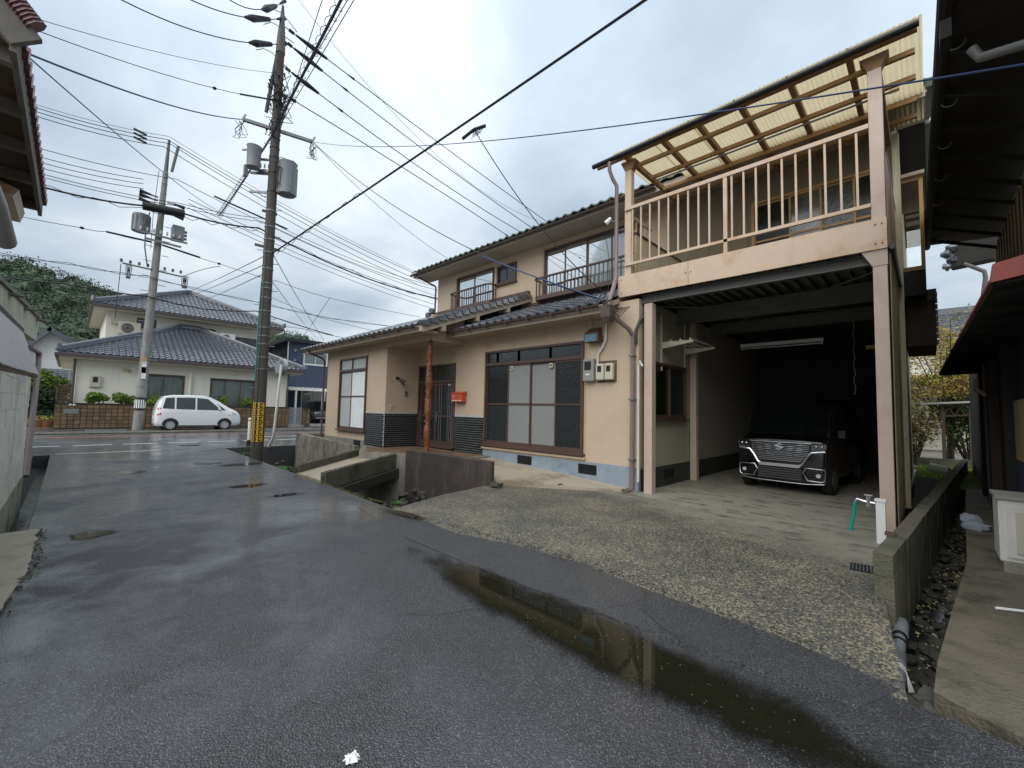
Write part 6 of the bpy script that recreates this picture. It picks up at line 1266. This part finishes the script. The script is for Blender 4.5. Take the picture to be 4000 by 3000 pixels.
# far left house with white gable and small trees
T = thing('house', 'distant white gabled house with tiled roof under the hill', 'house', (-55, -2, 0), 'houses across the main road')
def Q(px, py, X=-55): return at(px, py, X=X)
g = MB(); a, b, c = Q(70, 1390), Q(195, 1300), Q(300, 1360); bb_ = [Q(70, 1640), Q(300, 1640)]
def thick(P, dx, name, m): g = MB(); n = len(P); g.add(P + [p + V((dx, 0, 0)) for p in P], [tuple(range(n)), tuple(range(2 * n - 1, n - 1, -1))] + [(i, (i + 1) % n, n + (i + 1) % n, n + i) for i in range(n)]); return g.build(name, m, T)
thick([bb_[0], bb_[1], c, b, a], -8, 'wall', 'white_paint')
for p, q_ in ((a, b), (b, c)): d = (q_ - p); g = MB(); g.hexa([p - d * .1 + V((.8, 0, 0)), q_ + d * .06 + V((.8, 0, 0)), q_ + d * .06 + V((-8, 0, 0)), p - d * .1 + V((-8, 0, 0)), p - d * .1 + V((.8, 0, .45)), q_ + d * .06 + V((.8, 0, .45)), q_ + d * .06 + V((-8, 0, .45)), p - d * .1 + V((-8, 0, .45))]); g.build('roof', 'roof_tile_far', T)
P_ = [Q(110, 1425, -52), Q(250, 1415, -52)]; zz = P_[0].z
R_ = MB(); R_.hexa([(-50.5, P_[0].y - 4, zz - 2.0), (-50.5, P_[1].y + 2, zz - 2.0), (-54, P_[1].y + 2, zz - .3), (-54, P_[0].y - 4, zz - .3), (-50.5, P_[0].y - 4, zz - 1.85), (-50.5, P_[1].y + 2, zz - 1.85), (-54, P_[1].y + 2, zz - .1), (-54, P_[0].y - 4, zz - .1)]); rr_ = R_.build('lower_roof', 'roof_tile_far', T)
tiled(rr_, (-50.5, P_[0].y - 4, zz - 1.84), (0, 1, 0), (-1, 0, .5), 30, 9, .35, .42, 'roof_tile_far', 200)
g = MB(); g.box(-50.8, -50.6, P_[0].y - 4, P_[1].y + 1.5, 0, zz - 1.9); g.build('lower_wall', 'eave_board', T)
# ------------------------------------------------------------------ left buildings
T = thing('block_building', 'pale concrete block building on the left edge of the lane', 'building', (-10, -1, 0), 'buildings on the left of the lane')
FB2 = Fr((0, -.49, 0), (1, 0, 0), (0, 1, 0))
g = MB(); g.box(-10.85, -4.0, -4, -.53, -.8, 1.86); g.build('core', 'joint_dark', T)
r = 0; z = .24
while z < 1.85:
    h = .19; x = -10.9 + (0 if r % 2 else -.2)
    while x < -4.0:
        a = max(x, -10.9)
        if x + .39 > a + .05: g = MB(); o_ = random.uniform(0, .006); FB2.box(g, a, x + .397, z, min(z + h - .003, 1.87), -.06, o_); g.build('block', 'block_wall', T)
        x += .40
    z += h; r += 1
g = MB(); FB2.box(g, -10.9, -4, -.8, .24, -.1, .012); g.build('foundation', 'wall_mossy', T)
g = MB(); g.box(-10.92, -10.85, -4, -.51, -.8, 1.86); g.build('end_wall', 'wall_mossy', T)
lo0, lo1 = at(152, 1465, Y=-.47), at(0, 1420, Y=-.47); hi0, hi1 = at(92, 1300, Y=-.75), at(0, 1215, Y=-.75)
lo1 = lo0.lerp(lo1, 1.35); hi1 = hi0.lerp(hi1, 1.9); g = MB(); aw = []; N_ = 56
for i in range(N_ + 1):
    w_ = V((0, 0, .014 * (i % 2))); aw += [lo0.lerp(lo1, i / N_) + w_, hi0.lerp(hi1, i / N_) + w_]
g.add(aw, [(2 * i, 2 * i + 2, 2 * i + 3, 2 * i + 1) for i in range(N_)]); g.build('tin_awning', 'tin_sheet', T)
g = MB(); g.bar(lo0 + V((0, -.04, -.03)), lo1 + V((0, -.04, -.03)), .05, .06); g.build('awning_batten', 'old_wood', T)
g = MB(); g.bar(hi0 + V((0, -.02, .04)), hi1 + V((0, -.02, .04)), .05, .08); g.build('ridge_batten', 'black_paint', T)
T2_ = thing('parapet_building', 'pale yellow rendered building with stained parapet top', 'building', (-17, -1.5, 0), 'buildings on the left of the lane')
pA_, pB_ = at(152, 1240, Z=4.0), at(-60, 1034, Z=4.0); zb_ = at(140, 1332, X=pA_.x).z; nv_ = (pB_ - pA_).normalized(); back = V((nv_.y, -nv_.x, 0)) if nv_.x > 0 else V((-nv_.y, nv_.x, 0)); back = back if back.y < 0 else -back; back *= 3
def slab4(z0, z1, off, name, m):
    o_ = -back.normalized() * off; P_ = [pA_ + o_, pB_ + o_, pB_ + back, pA_ + back]; g = MB(); g.hexa([V((p.x, p.y, z0)) for p in P_] + [V((p.x, p.y, z1)) for p in P_]); g.build(name, m, T2_)
slab4(zb_, 3.94, 0, 'wall', 'parapet_render'); slab4(3.94, 4.03, .06, 'coping', 'concrete'); slab4(0, zb_, -.5, 'lower_wall', 'eave_board')
for k in range(3): q_ = pA_.lerp(pB_, .05 + k * .3) - back.normalized() * .12; g = MB(); g.box(q_.x - .15, q_.x + .15, q_.y - .1, q_.y + .1, 3.86, 3.91); g.build('bracket', 'concrete', T2_)
pipe('downpipe', [at(118, 1358, Y=-.62), at(152, 1378, Y=-.55), at(150, 1420, Y=-.52), at(135, 1560, Y=-.50), at(118, 1700, Y=-.49), at(100, 1860, Y=-.48)], .045, 'downpipe_mauve', T)
# big eave of the nearest left building
T = thing('eave_building', 'old building eave with maroon verge tiles and open wooden rafters', 'building', (-8, -1, 0), 'buildings on the left of the lane')
Ya = -.5; c_t, c_b = at(112, 165, Y=Ya), at(178, 812, Y=Ya)   # verge edge corners
x0, x1 = c_b.x, c_t.x; zlo, zhi = c_b.z, c_t.z; zt_ = (zlo + zhi) / 2
zt_ = 5.02
g = MB(); g.box(-11.6, -6.4, -5.5, -.62, zt_, zt_ + .04); g.build('boarding', 'old_wood', T)
for i in range(12): g = MB(); x = -11.55 + i * .43; g.box(x, x + .42, -5.4, -.64, zt_ - .012, zt_ - .001); g.build('board', 'old_wood', T)
for x in (-11.3, -10.0, -8.8, -7.7, -6.6): g = MB(); g.box(x, x + .10, -5.5, -.60, zt_ - .16, zt_ - .015); g.build('rafter', 'old_wood_grey', T)
for y in (-1.3, -2.1, -3.0): g = MB(); g.box(-11.6, -6.4, y, y + .07, zt_ - .24, zt_ - .16); g.build('purlin', 'purlin_wood', T)
g = MB(); g.box(-11.65, -6.3, -.62, -.57, zt_ - .14, zt_ + .14); g.build('fascia', 'old_wood_grey', T)
tm = bpy.data.meshes.new('verge_tile_end'); q = MB(); q.tube([(0, -.35, .03), (0, 0, 0)], .075, 8); q.box(-.13, .13, -.35, -.02, -.01, .02); tm.from_pydata(q.v, [], q.f); tm.materials.append(MATS['tile_maroon'])
for i in range(21): place('verge_tile', tm, None, T, Matrix.Translation((-11.6 + i * .255, -.52, zt_ + .13)))
g = MB(); g.box(-11.6, -6.4, -5.5, -.8, zt_ + .05, zt_ + .12); g.build('roof', 'tile_maroon', T)
p0, p1_ = at(115, 165, Y=-.56), at(-80, -30, Y=-1.6)      # raking gable edge at the near end
g = MB(); Ra, Rb = at(105, 170, X=-6.3), at(-90, -70, X=-6.3); g.bar(Ra, Rb, .08, .26); g.build('barge_board', 'old_wood_grey', T)
for k in range(14): g = MB(); s_ = k / 14; q_ = Ra.lerp(Rb, s_) + V((.02, .05, .19)); g.tube([q_, q_ + (Rb - Ra) * .075], .085, 8, rad=[.095, .075]); g.build('verge_tile', 'tile_maroon', T)
g = MB(); g.box(-11.5, -6.5, -5.5, -1.9, 3.0, zt_ - .1); g.build('wall', 'old_wood', T)
g = MB(); g.tube([at(-120, 600, Y=-.5), at(-25, 800, Y=-.5), at(20, 942, Y=-.5)], .075, 12); g.build('old_gutter', 'meter_grey', T, smooth=True)
q_ = at(30, 770, Y=-.9); g = MB(); g.hexa([q_ + V((-.8, -.3, -.15)), q_ + V((.6, -.3, -.15)), q_ + V((.6, .1, -.15)), q_ + V((-.8, .1, -.15)), q_ + V((-.7, -.3, .18)), q_ + V((.5, -.3, .18)), q_ + V((.5, .15, .0)), q_ + V((-.7, .15, .0))]); g.build('end_box', 'pink_steel', T)
# ------------------------------------------------------------------ right neighbour
T = thing('dark_building', 'dark old wooden building with deep eaves on the right edge', 'building', (1, 8, 0))
e0, e1 = at(3708, -60, Z=5.5), at(3625, 960, Z=5.5)
w0, w1 = at(4060, 560, X=1.1), at(3862, 1030, X=1.1); zw = (w0.z + w1.z) / 2
g = MB(); wl0, wl1 = V((1.1, e0.y - 1.5, zw)), V((1.1, e1.y, zw)); E0 = e0 + (e0 - e1).normalized() * 2
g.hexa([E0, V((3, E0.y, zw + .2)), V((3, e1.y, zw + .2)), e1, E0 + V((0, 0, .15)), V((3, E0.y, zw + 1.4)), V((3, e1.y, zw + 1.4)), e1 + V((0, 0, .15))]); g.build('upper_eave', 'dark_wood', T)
for k in range(12): p = E0.lerp(e1, (k + .5) / 12); g = MB(); g.bar(p + V((.05, 0, -.03)), V((1.15, p.y, zw - .03)), .05, .06); g.build('rafter', 'dark_wood', T)
g = MB(); g.tube([E0 + V((-.02, 0, -.02)), e1 + V((-.02, .1, -.02))], .06, 8); g.build('gutter', 'dark_wood', T)
for k in range(9):
    p = E0.lerp(e1, (k + .5) / 9); g = MB(); g.tube([p + V((.08 + .07 * cos(a), 0, -.06 - .07 * sin(a))) for a in [pi * i / 6 for i in range(7)]], .008, 5); g.build('gutter_hook', 'galvanised', T)
g = MB(); g.tube([at(3795, 190, Y=4.9), at(3830, 225, Y=4.9), at(4080, 150, Y=4.6)], .035, 10); g.build('drain_elbow', 'deck_steel', T, smooth=True)
g = MB(); c = at(3690, 150, Y=5.0); g.box(c.x - .03, c.x + .04, c.y - .10, c.y + .10, c.z - .06, c.z + .10); g.build('rain_hopper', 'dark_wood', T)
g = MB(); g.box(1.1, 1.2, 1.5, 13.5, 2.6, zw + .1); W_ = g.build('upper_wall', 'cedar_boards', T)
for k in range(30): g = MB(); y = 2 + k * .38; g.box(1.085, 1.1, y, y + .05, 2.6, zw); g.build('batten', 'old_wood', W_)
# lower lean-to
l0, l1 = at(3880, 1115, Z=2.6), at(3670, 1467, Z=2.6)
g = MB(); zr_ = 2.78; g.hexa([l0, V((1.2, l0.y, zr_ - .1)), V((1.2, l1.y, zr_ - .1)), l1, l0 + V((0, 0, .06)), V((1.2, l0.y, zr_)), V((1.2, l1.y, zr_)), l1 + V((0, 0, .06))]); g.build('lean_to_roof', 'thatch_dark', T)
for k in range(14): p = l0.lerp(l1, (k + .3) / 14); g = MB(); g.bar(p + V((.04, 0, -.02)), V((1.2, p.y, zr_ - .15)), .05, .05); g.build('rafter', 'dark_wood', T)
g = MB(); g.hexa([l0 + V((-.02, -.03, .02)), V((1.2, l0.y - .03, zr_ - .02)), V((1.2, l0.y + .06, zr_ - .02)), l0 + V((-.02, .06, .02)), l0 + V((.0, -.03, .17)), V((1.2, l0.y - .03, zr_ + .18)), V((1.2, l0.y + .06, zr_ + .18)), l0 + V((.0, .06, .17))]); g.build('red_verge_cap', 'red_metal', T)
g = MB(); g.bar(l0 + V((.0, 0, .05)), l1 + V((0, 0, .05)), .03, .03); g.build('rusty_edge', 'red_metal', T)
FR = Fr((.86, 0, 0), (0, 1, 0), (-1, 0, 0))
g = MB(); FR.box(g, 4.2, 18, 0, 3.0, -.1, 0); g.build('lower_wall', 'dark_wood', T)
for y, w_, m in ((12.6, .3, 'dark_wood'), (11.6, .25, 'deck_steel'), (10.9, .4, 'old_wood'), (8.9, .3, 'dark_wood')): g = MB(); g.box(.74, .86, y, y + w_, 0, 2.55); g.build('post', m, T)
yp = at(3938, 1700, X=.84); g = MB(); FR.box(g, 6.5, yp.y, 1.0, 1.78, 0, .03); g.build('ochre_panel', 'ochre_panel', T)
g = MB(); FR.box(g, 6.5, yp.y + .05, .55, .98, 0, .02); g.build('dado', 'blue_siding', T)
g = MB(); g.tube([at(3815, 1480, Y=9), at(3812, 1520, Y=9), at(3850, 1545, Y=9)], .03, 8); g.build('bent_pipe', 'old_wood', T, smooth=True)
# further roof with downpipe behind
T = thing('rear_outbuilding', 'dark tiled roof end with downpipe behind the right building', 'building', (1.5, 20, 0))
Yr = 20; a, b, c = at(3708, 1045, Y=Yr), at(3880, 1030, Y=Yr), at(3720, 920, Y=Yr)
g = MB(); g.hexa([a, V((4, Yr, a.z + .3)), V((4, Yr + .5, a.z + .3)), a + V((.1, .5, 0)), c + V((0, 0, -.2)), V((4, Yr, c.z + 1)), V((4, Yr + .5, c.z + 1)), c + V((.1, .5, -.2))]); g.build('roof', 'dark_wood', T)
for k in range(4): g = MB(); blob(g, a + V((-.05 + .1 * (k % 2), 0, .05 + .2 * k)), .14, .8, 2, .5, k); g.build('ridge_end_tile', 'roof_tile', T, smooth=True)
pipe('downpipe', [at(3765, 1030, Y=Yr), at(3845, 1060, Y=Yr), at(3850, 1085, Y=Yr), at(3840, 1165, Y=Yr), at(3828, 1250, Y=Yr)], .06, 'deck_steel', T)
# outdoor unit at right
t = thing('outdoor_unit', 'cream outdoor heating unit standing on blocks at the right edge', 'air conditioner', (.9, 7.3, 0))
a0_, a1_ = at(3925, 2190, Z=.13), at(4120, 2240, Z=.13); uY = a0_.y; ux = a0_.x - .03
g = MB(); g.box(ux, ux + .85, uY, uY + .5, .12, .73); g.build('case', 'white_pvc', t, bevel=.015); g = MB(); g.box(ux - .02, ux + .87, uY - .02, uY + .52, .73, .76); g.build('lid', 'meter_grey', t)
for a in ((ux + .05, ux + .80, .17, .66, .014, 'white_pvc'), (ux + .11, ux + .76, .22, .62, .026, 'beige_plastic')): g = MB(); g.box(a[0], a[1], uY - a[4], uY, a[2], a[3]); g.build('front_frame', a[5], t)
for k in range(14): g = MB(); z = .29 + k * .021; g.box(ux + .24, ux + .76, uY - .03, uY - .018, z, z + .009); g.build('louvre', 'meter_grey', t)
for k in range(2): g = MB(); g.box(ux + .02 + k * .45, ux + .22 + k * .45, uY - .05, uY + .3, .03, .12); g.build('foot_block', 'concrete', t)
p = at(3800, 2030, Z=.15); g = MB(); blob(g, (p.x + .02, p.y, .05), .15, .5, 2, .35, 2); blob(g, (p.x, p.y + .25, .09), .10, 1.0, 2, .35, 7); tag(g.build('plastic_bag', 'bag_white', smooth=True), 'crumpled pale plastic sheet beside the outdoor unit', 'bag')
a, b = at(3890, 2375, Z=.045), at(4060, 2395, Z=.045); g = MB(); g.tube([a, b], .011, 8); tag(g.build('white_stick', 'white_paint'), 'thin white plastic pipe lying on the right slab', 'pipe')
rs = MB(); rnd = random.Random(4)
for i in range(260):
    t_ = rnd.random() ** 1.6; a = V((-.12, 3.7, 0)).lerp(V((.40, 12.5, 0)), t_); blob(rs, (a.x + rnd.uniform(-.13, .13), a.y, -.41 + rnd.uniform(-.02, .05) + .12 * max(0, .15 - t_)), rnd.uniform(.015, .07), .6, seed=i)
tag(rs.build('gutter_rubble', 'stone', smooth=True), 'mud stones and rubble lying in the right gutter', 'stones', kind='stuff')
rs = MB()
for i in range(420):
    t_ = rnd.random() ** 1.3; a = V((-.12, 3.9, -.36)).lerp(V((.40, 12.5, -.37)), t_) + V((rnd.uniform(-.14, .14), 0, rnd.uniform(-.02, .03))); b_ = rnd.uniform(0, 6.3); l_ = rnd.uniform(.01, .035); rs.add([a, a + V((cos(b_) * l_, sin(b_) * l_, .01)), a + V((cos(b_ + .8) * l_, sin(b_ + .8) * l_, 0))], [(0, 1, 2)])
tag(rs.build('dead_leaves', 'leaf_twig'), 'scattered dead leaves in the right gutter', 'leaves', kind='stuff')
for P_ in ([(740, 1835), (820, 1905), (930, 1955)], [(930, 1955), (1010, 1950), (1100, 1925)], [(640, 1895), (760, 1885), (900, 1880), (1010, 1870)], [(1230, 1870), (1330, 1935), (1480, 2030), (1600, 2090), (1700, 2150)]):
    pts = [at(a, b, Z=0) for a, b in P_]; g = MB(); out = []
    for a, b in zip(pts[:-1], pts[1:]): out += [a.lerp(b, i / 6) + V((random.uniform(-.02, .02), random.uniform(-.02, .02), 0)) for i in range(6)]
    out.append(pts[-1]); vs = []
    for i, p in enumerate(out):
        d = (out[min(i + 1, len(out) - 1)] - out[max(i - 1, 0)]); w_ = V((-d.y, d.x, 0)).normalized() * random.uniform(.003, .009); vs += [p + w_ + V((0, 0, .003)), p - w_ + V((0, 0, .003))]
    g.add(vs, [(2 * i, 2 * i + 1, 2 * i + 3, 2 * i + 2) for i in range(len(out) - 1)]); struct('asphalt_seam', g, 'deck_steel')
# ------------------------------------------------------------------ plants
def leaves(mb, c, r, n, size, sq=1., hollow=.35):
    c = V(c)
    for _ in range(n):
        d = V((random.gauss(0, 1), random.gauss(0, 1), random.gauss(0, 1))).normalized(); q = random.uniform(hollow, 1) ** .6
        p = c + V((d.x * r[0] * q, d.y * r[1] * q, d.z * r[2] * q)); a = V((random.gauss(0, 1), random.gauss(0, 1), random.gauss(0, .6))).normalized(); b = a.cross(d + V((.1, .2, .3))).normalized(); s = size * random.uniform(.6, 1.4)
        mb.add([p - a * s, p - b * s * .45, p + a * s, p + b * s * .45], [(0, 1, 2, 3)])
def bush(name, label, c, r, n, size, m, cat='bush', group=None, clumps=7, stem='bark', trunk_h=None):
    c = V(c); t = thing(name, label, cat, (c.x, c.y, max(0, c.z - r[2])), group); g = MB()
    base = V((c.x, c.y, c.z - r[2] - (trunk_h or .1)))
    for k in range(clumps): a = 2 * pi * k / clumps + .3; e = c + V((cos(a) * r[0] * .6, sin(a) * r[1] * .6, r[2] * random.uniform(-.2, .5))); g.tube([base, base.lerp(e, .5) + V((0, 0, .05)), e], size * .3, 5, rad=[size * .5, size * .35, size * .15])
    g.build('stem', stem, t); g = MB()
    for k in range(clumps): d = V((random.uniform(-1, 1), random.uniform(-1, 1), random.uniform(-.6, .9))) * .55; leaves(g, c + V((d.x * r[0], d.y * r[1], d.z * r[2])), [q * random.uniform(.4, .62) for q in r], n // clumps, size)
    g.build('foliage', m, t); return t
for (px, py, w, lb) in ((382, 1560, .85, 'rounded azalea bush above the letter slot'), (490, 1562, .80, 'second azalea bush between the letter slot and far pole'), (608, 1567, .62, 'azalea bush behind the rear of the white car'), (870, 1570, .40, 'small azalea sprig above the white car bonnet'), (962, 1573, .55, 'azalea bush left of the yellow pole plates')):
    p = at(px, py, X=-33.1); bush('azalea_bush', lb, (p.x, p.y, p.z + .02), (.35, w * .72, .40), 1500, .075, 'leaf_bright', group='clipped azaleas along the brick fence', trunk_h=.4)
p = at(165, 1590, X=-36); bush('garden_tree', 'clipped dark green garden tree behind the left downpipe', (p.x, p.y, p.z), (1.3, 1.6, 1.5), 6000, .10, 'leaf_dark', 'tree', 'garden trees on the left', clumps=12, trunk_h=1.0)
p = at(200, 1490, X=-37); bush('garden_tree', 'bright yellow green garden tree above the dark clipped one', (p.x, p.y, p.z), (1.0, 1.35, 1.1), 4500, .11, 'leaf_bright', 'tree', 'garden trees on the left', clumps=9, trunk_h=2)
p = at(170, 1640, X=-35); bush('garden_shrub', 'low dark shrub at the foot of the left garden', (p.x, p.y, .6), (.7, 1.0, .55), 1800, .07, 'leaf_dark')
for (px, py, lb) in ((185, 1640, 'terracotta bowl with plants beside the brick fence'), (147, 1622, 'small terracotta pot in the left garden')):
    p = at(px, py, X=-33.6); t = thing('plant_pot', lb, 'plant pot', (p.x, p.y, 0), 'terracotta pots'); g = MB(); g.tube([(p.x, p.y, .05), (p.x, p.y, .38), (p.x, p.y, .42)], .3, 14, rad=[.25, .42, .44]); g.build('pot', 'clay_pot', t, smooth=True); g = MB(); leaves(g, (p.x, p.y, .5), (.4, .4, .2), 200, .06); g.build('foliage', 'leaf_olive', t)
# back garden on the right
def twig_tree(name, label, base, h, spread, n, m, leafn, size, wood='bark', cat='tree', group=None):
    t = thing(name, label, cat, base, group); g = MB(); base = V(base); tips = []
    g.tube([base, base + V((.05, .05, h * .35))], .09, 7, rad=[.11, .07])
    for k in range(n):
        a = random.uniform(0, 2 * pi); r_ = spread * random.uniform(.3, 1); top = base + V((cos(a) * r_, sin(a) * r_, h * random.uniform(.55, 1))); mid_ = base.lerp(top, .5) + V((random.uniform(-.2, .2), random.uniform(-.2, .2), .25)); g.tube([base + V((0, 0, h * .3)), mid_, top], .03, 4, rad=[.045, .022, .008])
        for j in range(5): s_ = random.uniform(.4, 1); p = mid_.lerp(top, s_); q = p + V((random.uniform(-.5, .5), random.uniform(-.5, .5), random.uniform(-.1, .5))); g.tube([p, q], .008, 3); tips.append(q); tips.append(p)
    g.build('branches', wood, t); g = MB()
    for q in tips: leaves(g, q, (.35, .35, .3), leafn, size)
    g.build('foliage', m, t); return t
p = at(3650, 1450, Y=21); twig_tree('garden_tree', 'golden brown feathery tree behind the garage siding', (p.x + .3, 21, 0), 5.0, 2.0, 34, 'leaf_gold', 30, .045, group='back garden trees')
p = at(3600, 1500, Y=23); twig_tree('garden_tree', 'olive feathery tree further back in the right garden', (p.x + 1.6, 23, 0), 4.6, 2.0, 26, 'leaf_olive', 30, .05, group='back garden trees')
bush('garden_shrub', 'dense dark green bamboo like shrub under the pergola', (.9, 20.2, 1.4), (1.0, .8, 1.3), 3600, .06, 'leaf_green', clumps=14)
bush('garden_shrub', 'straw coloured bush next to the garage siding', (-.35, 19.8, 1.2), (.7, .8, 1.15), 3000, .05, 'leaf_twig', clumps=22)
bush('garden_shrub', 'yellow green mossy hedge top below the golden tree', (.6, 21.3, 2.85), (1.4, .6, .35), 3000, .06, 'leaf_bright', clumps=10, trunk_h=2.0)
t = thing('pergola', 'old dark wooden pergola frame in the right garden', 'pergola', (1, 19.5, 0))
pA, pB = at(3665, 1578, Y=19.5), at(3800, 1568, Y=19.5); g = MB(); g.bar(pA + V((-.4, 0, 0)), pB + V((.4, 0, 0)), .5, .06); g.build('top_sheet', 'tin_sheet', t)
for zc2 in (-.08, -.40): g = MB(); g.bar(pA + V((0, 0, zc2)), pB + V((.2, 0, zc2)), .05, .05); g.build('rail', 'old_wood', t)
for k in range(8): g = MB(); x = pA.x + k * .24; zz = pA.z; g.bar((x, 19.5, zz - .1), (x + .12, 19.5, zz - .38), .03, .03); g.bar((x + .12, 19.5, zz - .38), (x + .24, 19.5, zz - .1), .03, .03); g.build('zigzag', 'old_wood', t)
for x in (pA.x + .05, pB.x - .1): g = MB(); g.box(x, x + .09, 19.45, 19.54, 0, pA.z); g.build('post', 'old_wood', t)
g = MB()
for _ in range(9000):
    x, y = random.uniform(-.28, 1.2), random.uniform(13.6, 19.2); s = .05; a = random.uniform(0, 6.3); g.add([(x, y, .0), (x + .02 * cos(a), y + .02 * sin(a), .0), (x + .03 * sin(a), y, random.uniform(.04, .10))], [(0, 1, 2)])
tag(g.build('grass', 'grass'), 'mossy green grass patch behind the carport', 'grass', kind='stuff')
slab('lawn', [(-.28, 13.6), (.42, 13.6), (.75, 18.2), (1.0, 19.3), (-.28, 19.3)], -.3, .03, 'grass')
g = MB(); g.box(-.3, 1.2, 19.25, 19.4, 0, .28); tag(g.build('garden_kerb', 'concrete_mossy'), 'low mossy kerb closing the grass patch', 'kerb')
# tiled house behind the garden
T = thing('house', 'pale walled house with tiled roof behind the right garden', 'house', (0, 32, 0)); zr2, ze = at(3720, 1215, Y=32).z, at(3720, 1312, Y=30).z
g = MB(); g.hexa([(-4, 29.5, ze - .15), (6, 29.5, ze - .15), (6, 33, zr2 - .15), (-4, 33, zr2 - .15), (-4, 29.5, ze), (6, 29.5, ze), (6, 33, zr2), (-4, 33, zr2)]); rr_ = g.build('roof', 'roof_tile_far', T)
sl_ = (zr2 - ze) / 3.5; tiled(rr_, (-1.2, 29.5, ze + .01), (1, 0, 0), (0, 1, sl_), 14, 12, .30, .33, 'roof_tile_far', 170)
g = MB(); g.bar((-4, 33, zr2 + .15), (6, 33, zr2 + .15), .35, .35); g.build('ridge', 'roof_tile_far', T)
g = MB(); g.box(-4, 6, 30.2, 34, 0, ze - .1); g.build('wall', 'cream_wall', T)
g = MB(); zz = at(3580, 1470, Y=29).z; g.box(-4, 2, 28.6, 29.0, zz - .1, zz + .05); g.build('beam', 'purlin_wood', T)
g = MB(); g.hexa([(-4, 27, 2.7), (3, 27, 2.7), (3, 30, zz - .2), (-4, 30, zz - .2), (-4, 27, 2.8), (3, 27, 2.8), (3, 30, zz - .1), (-4, 30, zz - .1)]); lr = g.build('lower_roof', 'roof_tile_far', T); tiled(lr, (-2, 27, 2.81), (1, 0, 0), (0, 1, (zz - 2.8) / 3), 14, 8, .3, .33, 'roof_tile_far', 120)
# weeds
def weed(c, r, n, label):
    g = MB(); c = V(c)
    for _ in range(n):
        a = random.uniform(0, 2 * pi); l = r * random.uniform(.5, 1); b = V((cos(a), sin(a), 0)); w = V((-sin(a), cos(a), 0)) * l * .16; z = V((0, 0, 1))
        g.add([c, c + b * l * .5 + w + z * l * .5, c + b * l + z * l * .35, c + b * l * .5 - w + z * l * .5], [(0, 1, 2, 3)])
    tag(g.build('weed', 'weed'), label, 'plant', 'weeds')
weed((-5.9, 3.62, .0), .13, 26, 'bright green weed at the creek mouth by the apron'); weed((-7.2, 4.6, -.55), .18, 22, 'green weed on the rubble under the stained wall'); weed((-12.6, 4.0, -.4), .5, 60, 'leafy weed in the creek left of the bridge'); weed((-4.15, 7.35, .03), .10, 18, 'small weed by the downpipe foot'); weed((-5.2, 6.75, .06), .09, 14, 'tiny weed at the path edge'); weed((-14.9, 3.75, -.05), .2, 26, 'weed at the foot of the dark pole'); weed((-.62, 3.5, .008), .03, 8, 'tiny weed at the edge of the pebble apron')
g = MB()
for _ in range(700):
    s_ = random.random(); x = -8.4 + 2.9 * s_ if random.random() < .6 else random.uniform(-7.2, -5.2); y = 3.52 - .04 * s_ + random.gauss(0, .03)
    if x > -7.2 and random.random() < .5: y = -.12 + random.gauss(0, .03)
    a = random.uniform(0, 6.3); g.add([(x, y, .012), (x + .015 * cos(a), y + .015 * sin(a), .008), (x + .01 * sin(a), y + .01 * cos(a), .014)], [(0, 1, 2)])
tag(g.build('moss', 'leaf_olive'), 'moss along the lane edges', 'moss', kind='stuff')
# ------------------------------------------------------------------ hills
def hill(pts, X, depth, name, seed, y_ext):
    """skyline given as pixels at distance X; a wooded slope with real crowns"""
    sky_ = [at(a, b, X=X) for a, b in pts]; g = MB(); n = len(sky_); rows = 7; vs = []
    for j in range(rows):
        t = j / (rows - 1)
        for p in sky_: vs.append(V((X + depth * t, p.y, -1 + (p.z + 1) * (1 - t) ** 1.0)))
    g.add(vs, [(j * n + i, j * n + i + 1, (j + 1) * n + i + 1, (j + 1) * n + i) for j in range(rows - 1) for i in range(n - 1)]); struct(name, g, 'leaf_hill')
    rnd = random.Random(seed); w = MB(); m = 0
    for _ in range(1500):
        t = rnd.random() ** .8 * .95; f = rnd.uniform(0, n - 1.001); i = int(f); f -= i; p = sky_[i].lerp(sky_[i + 1], f); c = V((X + depth * t + rnd.uniform(-2, 2), p.y, -1 + (p.z + 1) * (1 - t)))
        s = rnd.uniform(1.3, 2.9); 
        for q in range(2): blob(w, c + V((rnd.uniform(-1, 1), rnd.uniform(-1, 1), rnd.uniform(0, 1.2))), s * rnd.uniform(.55, 1), .9, 1, .5, rnd.random() * 9)
    for _ in range(60000):
        t = rnd.random() ** .9 * .95; f = rnd.uniform(0, n - 1.001); i = int(f); f -= i; p = sky_[i].lerp(sky_[i + 1], f); c = V((X + depth * t, p.y, -1 + (p.z + 1) * (1 - t))) + V((rnd.uniform(0, 2.5), rnd.gauss(0, 1), rnd.uniform(.3, 3.6)))
        a = V((rnd.gauss(0, 1), rnd.gauss(0, 1), rnd.gauss(0, 1))).normalized(); b = a.cross(V((rnd.gauss(0, 1), rnd.gauss(0, 1), 1))).normalized(); s = rnd.uniform(.14, .42); w.add([c - a * s, c - b * s * .6, c + a * s, c + b * s * .6], [(0, 1, 2, 3)])
    tag(w.build(name + '_wood', 'leaf_hill'), 'dense wood of evergreen crowns covering the hillside', 'wood', kind='stuff')
hill([(-400, 1120), (-200, 1070), (-60, 1040), (60, 1034), (130, 1050), (200, 1082), (280, 1105), (340, 1122), (400, 1150), (440, 1172), (520, 1205), (700, 1260), (900, 1300), (1050, 1330), (1090, 1322), (1130, 1318), (1180, 1335), (1280, 1390)], -190, 70, 'hill', 3, 0)
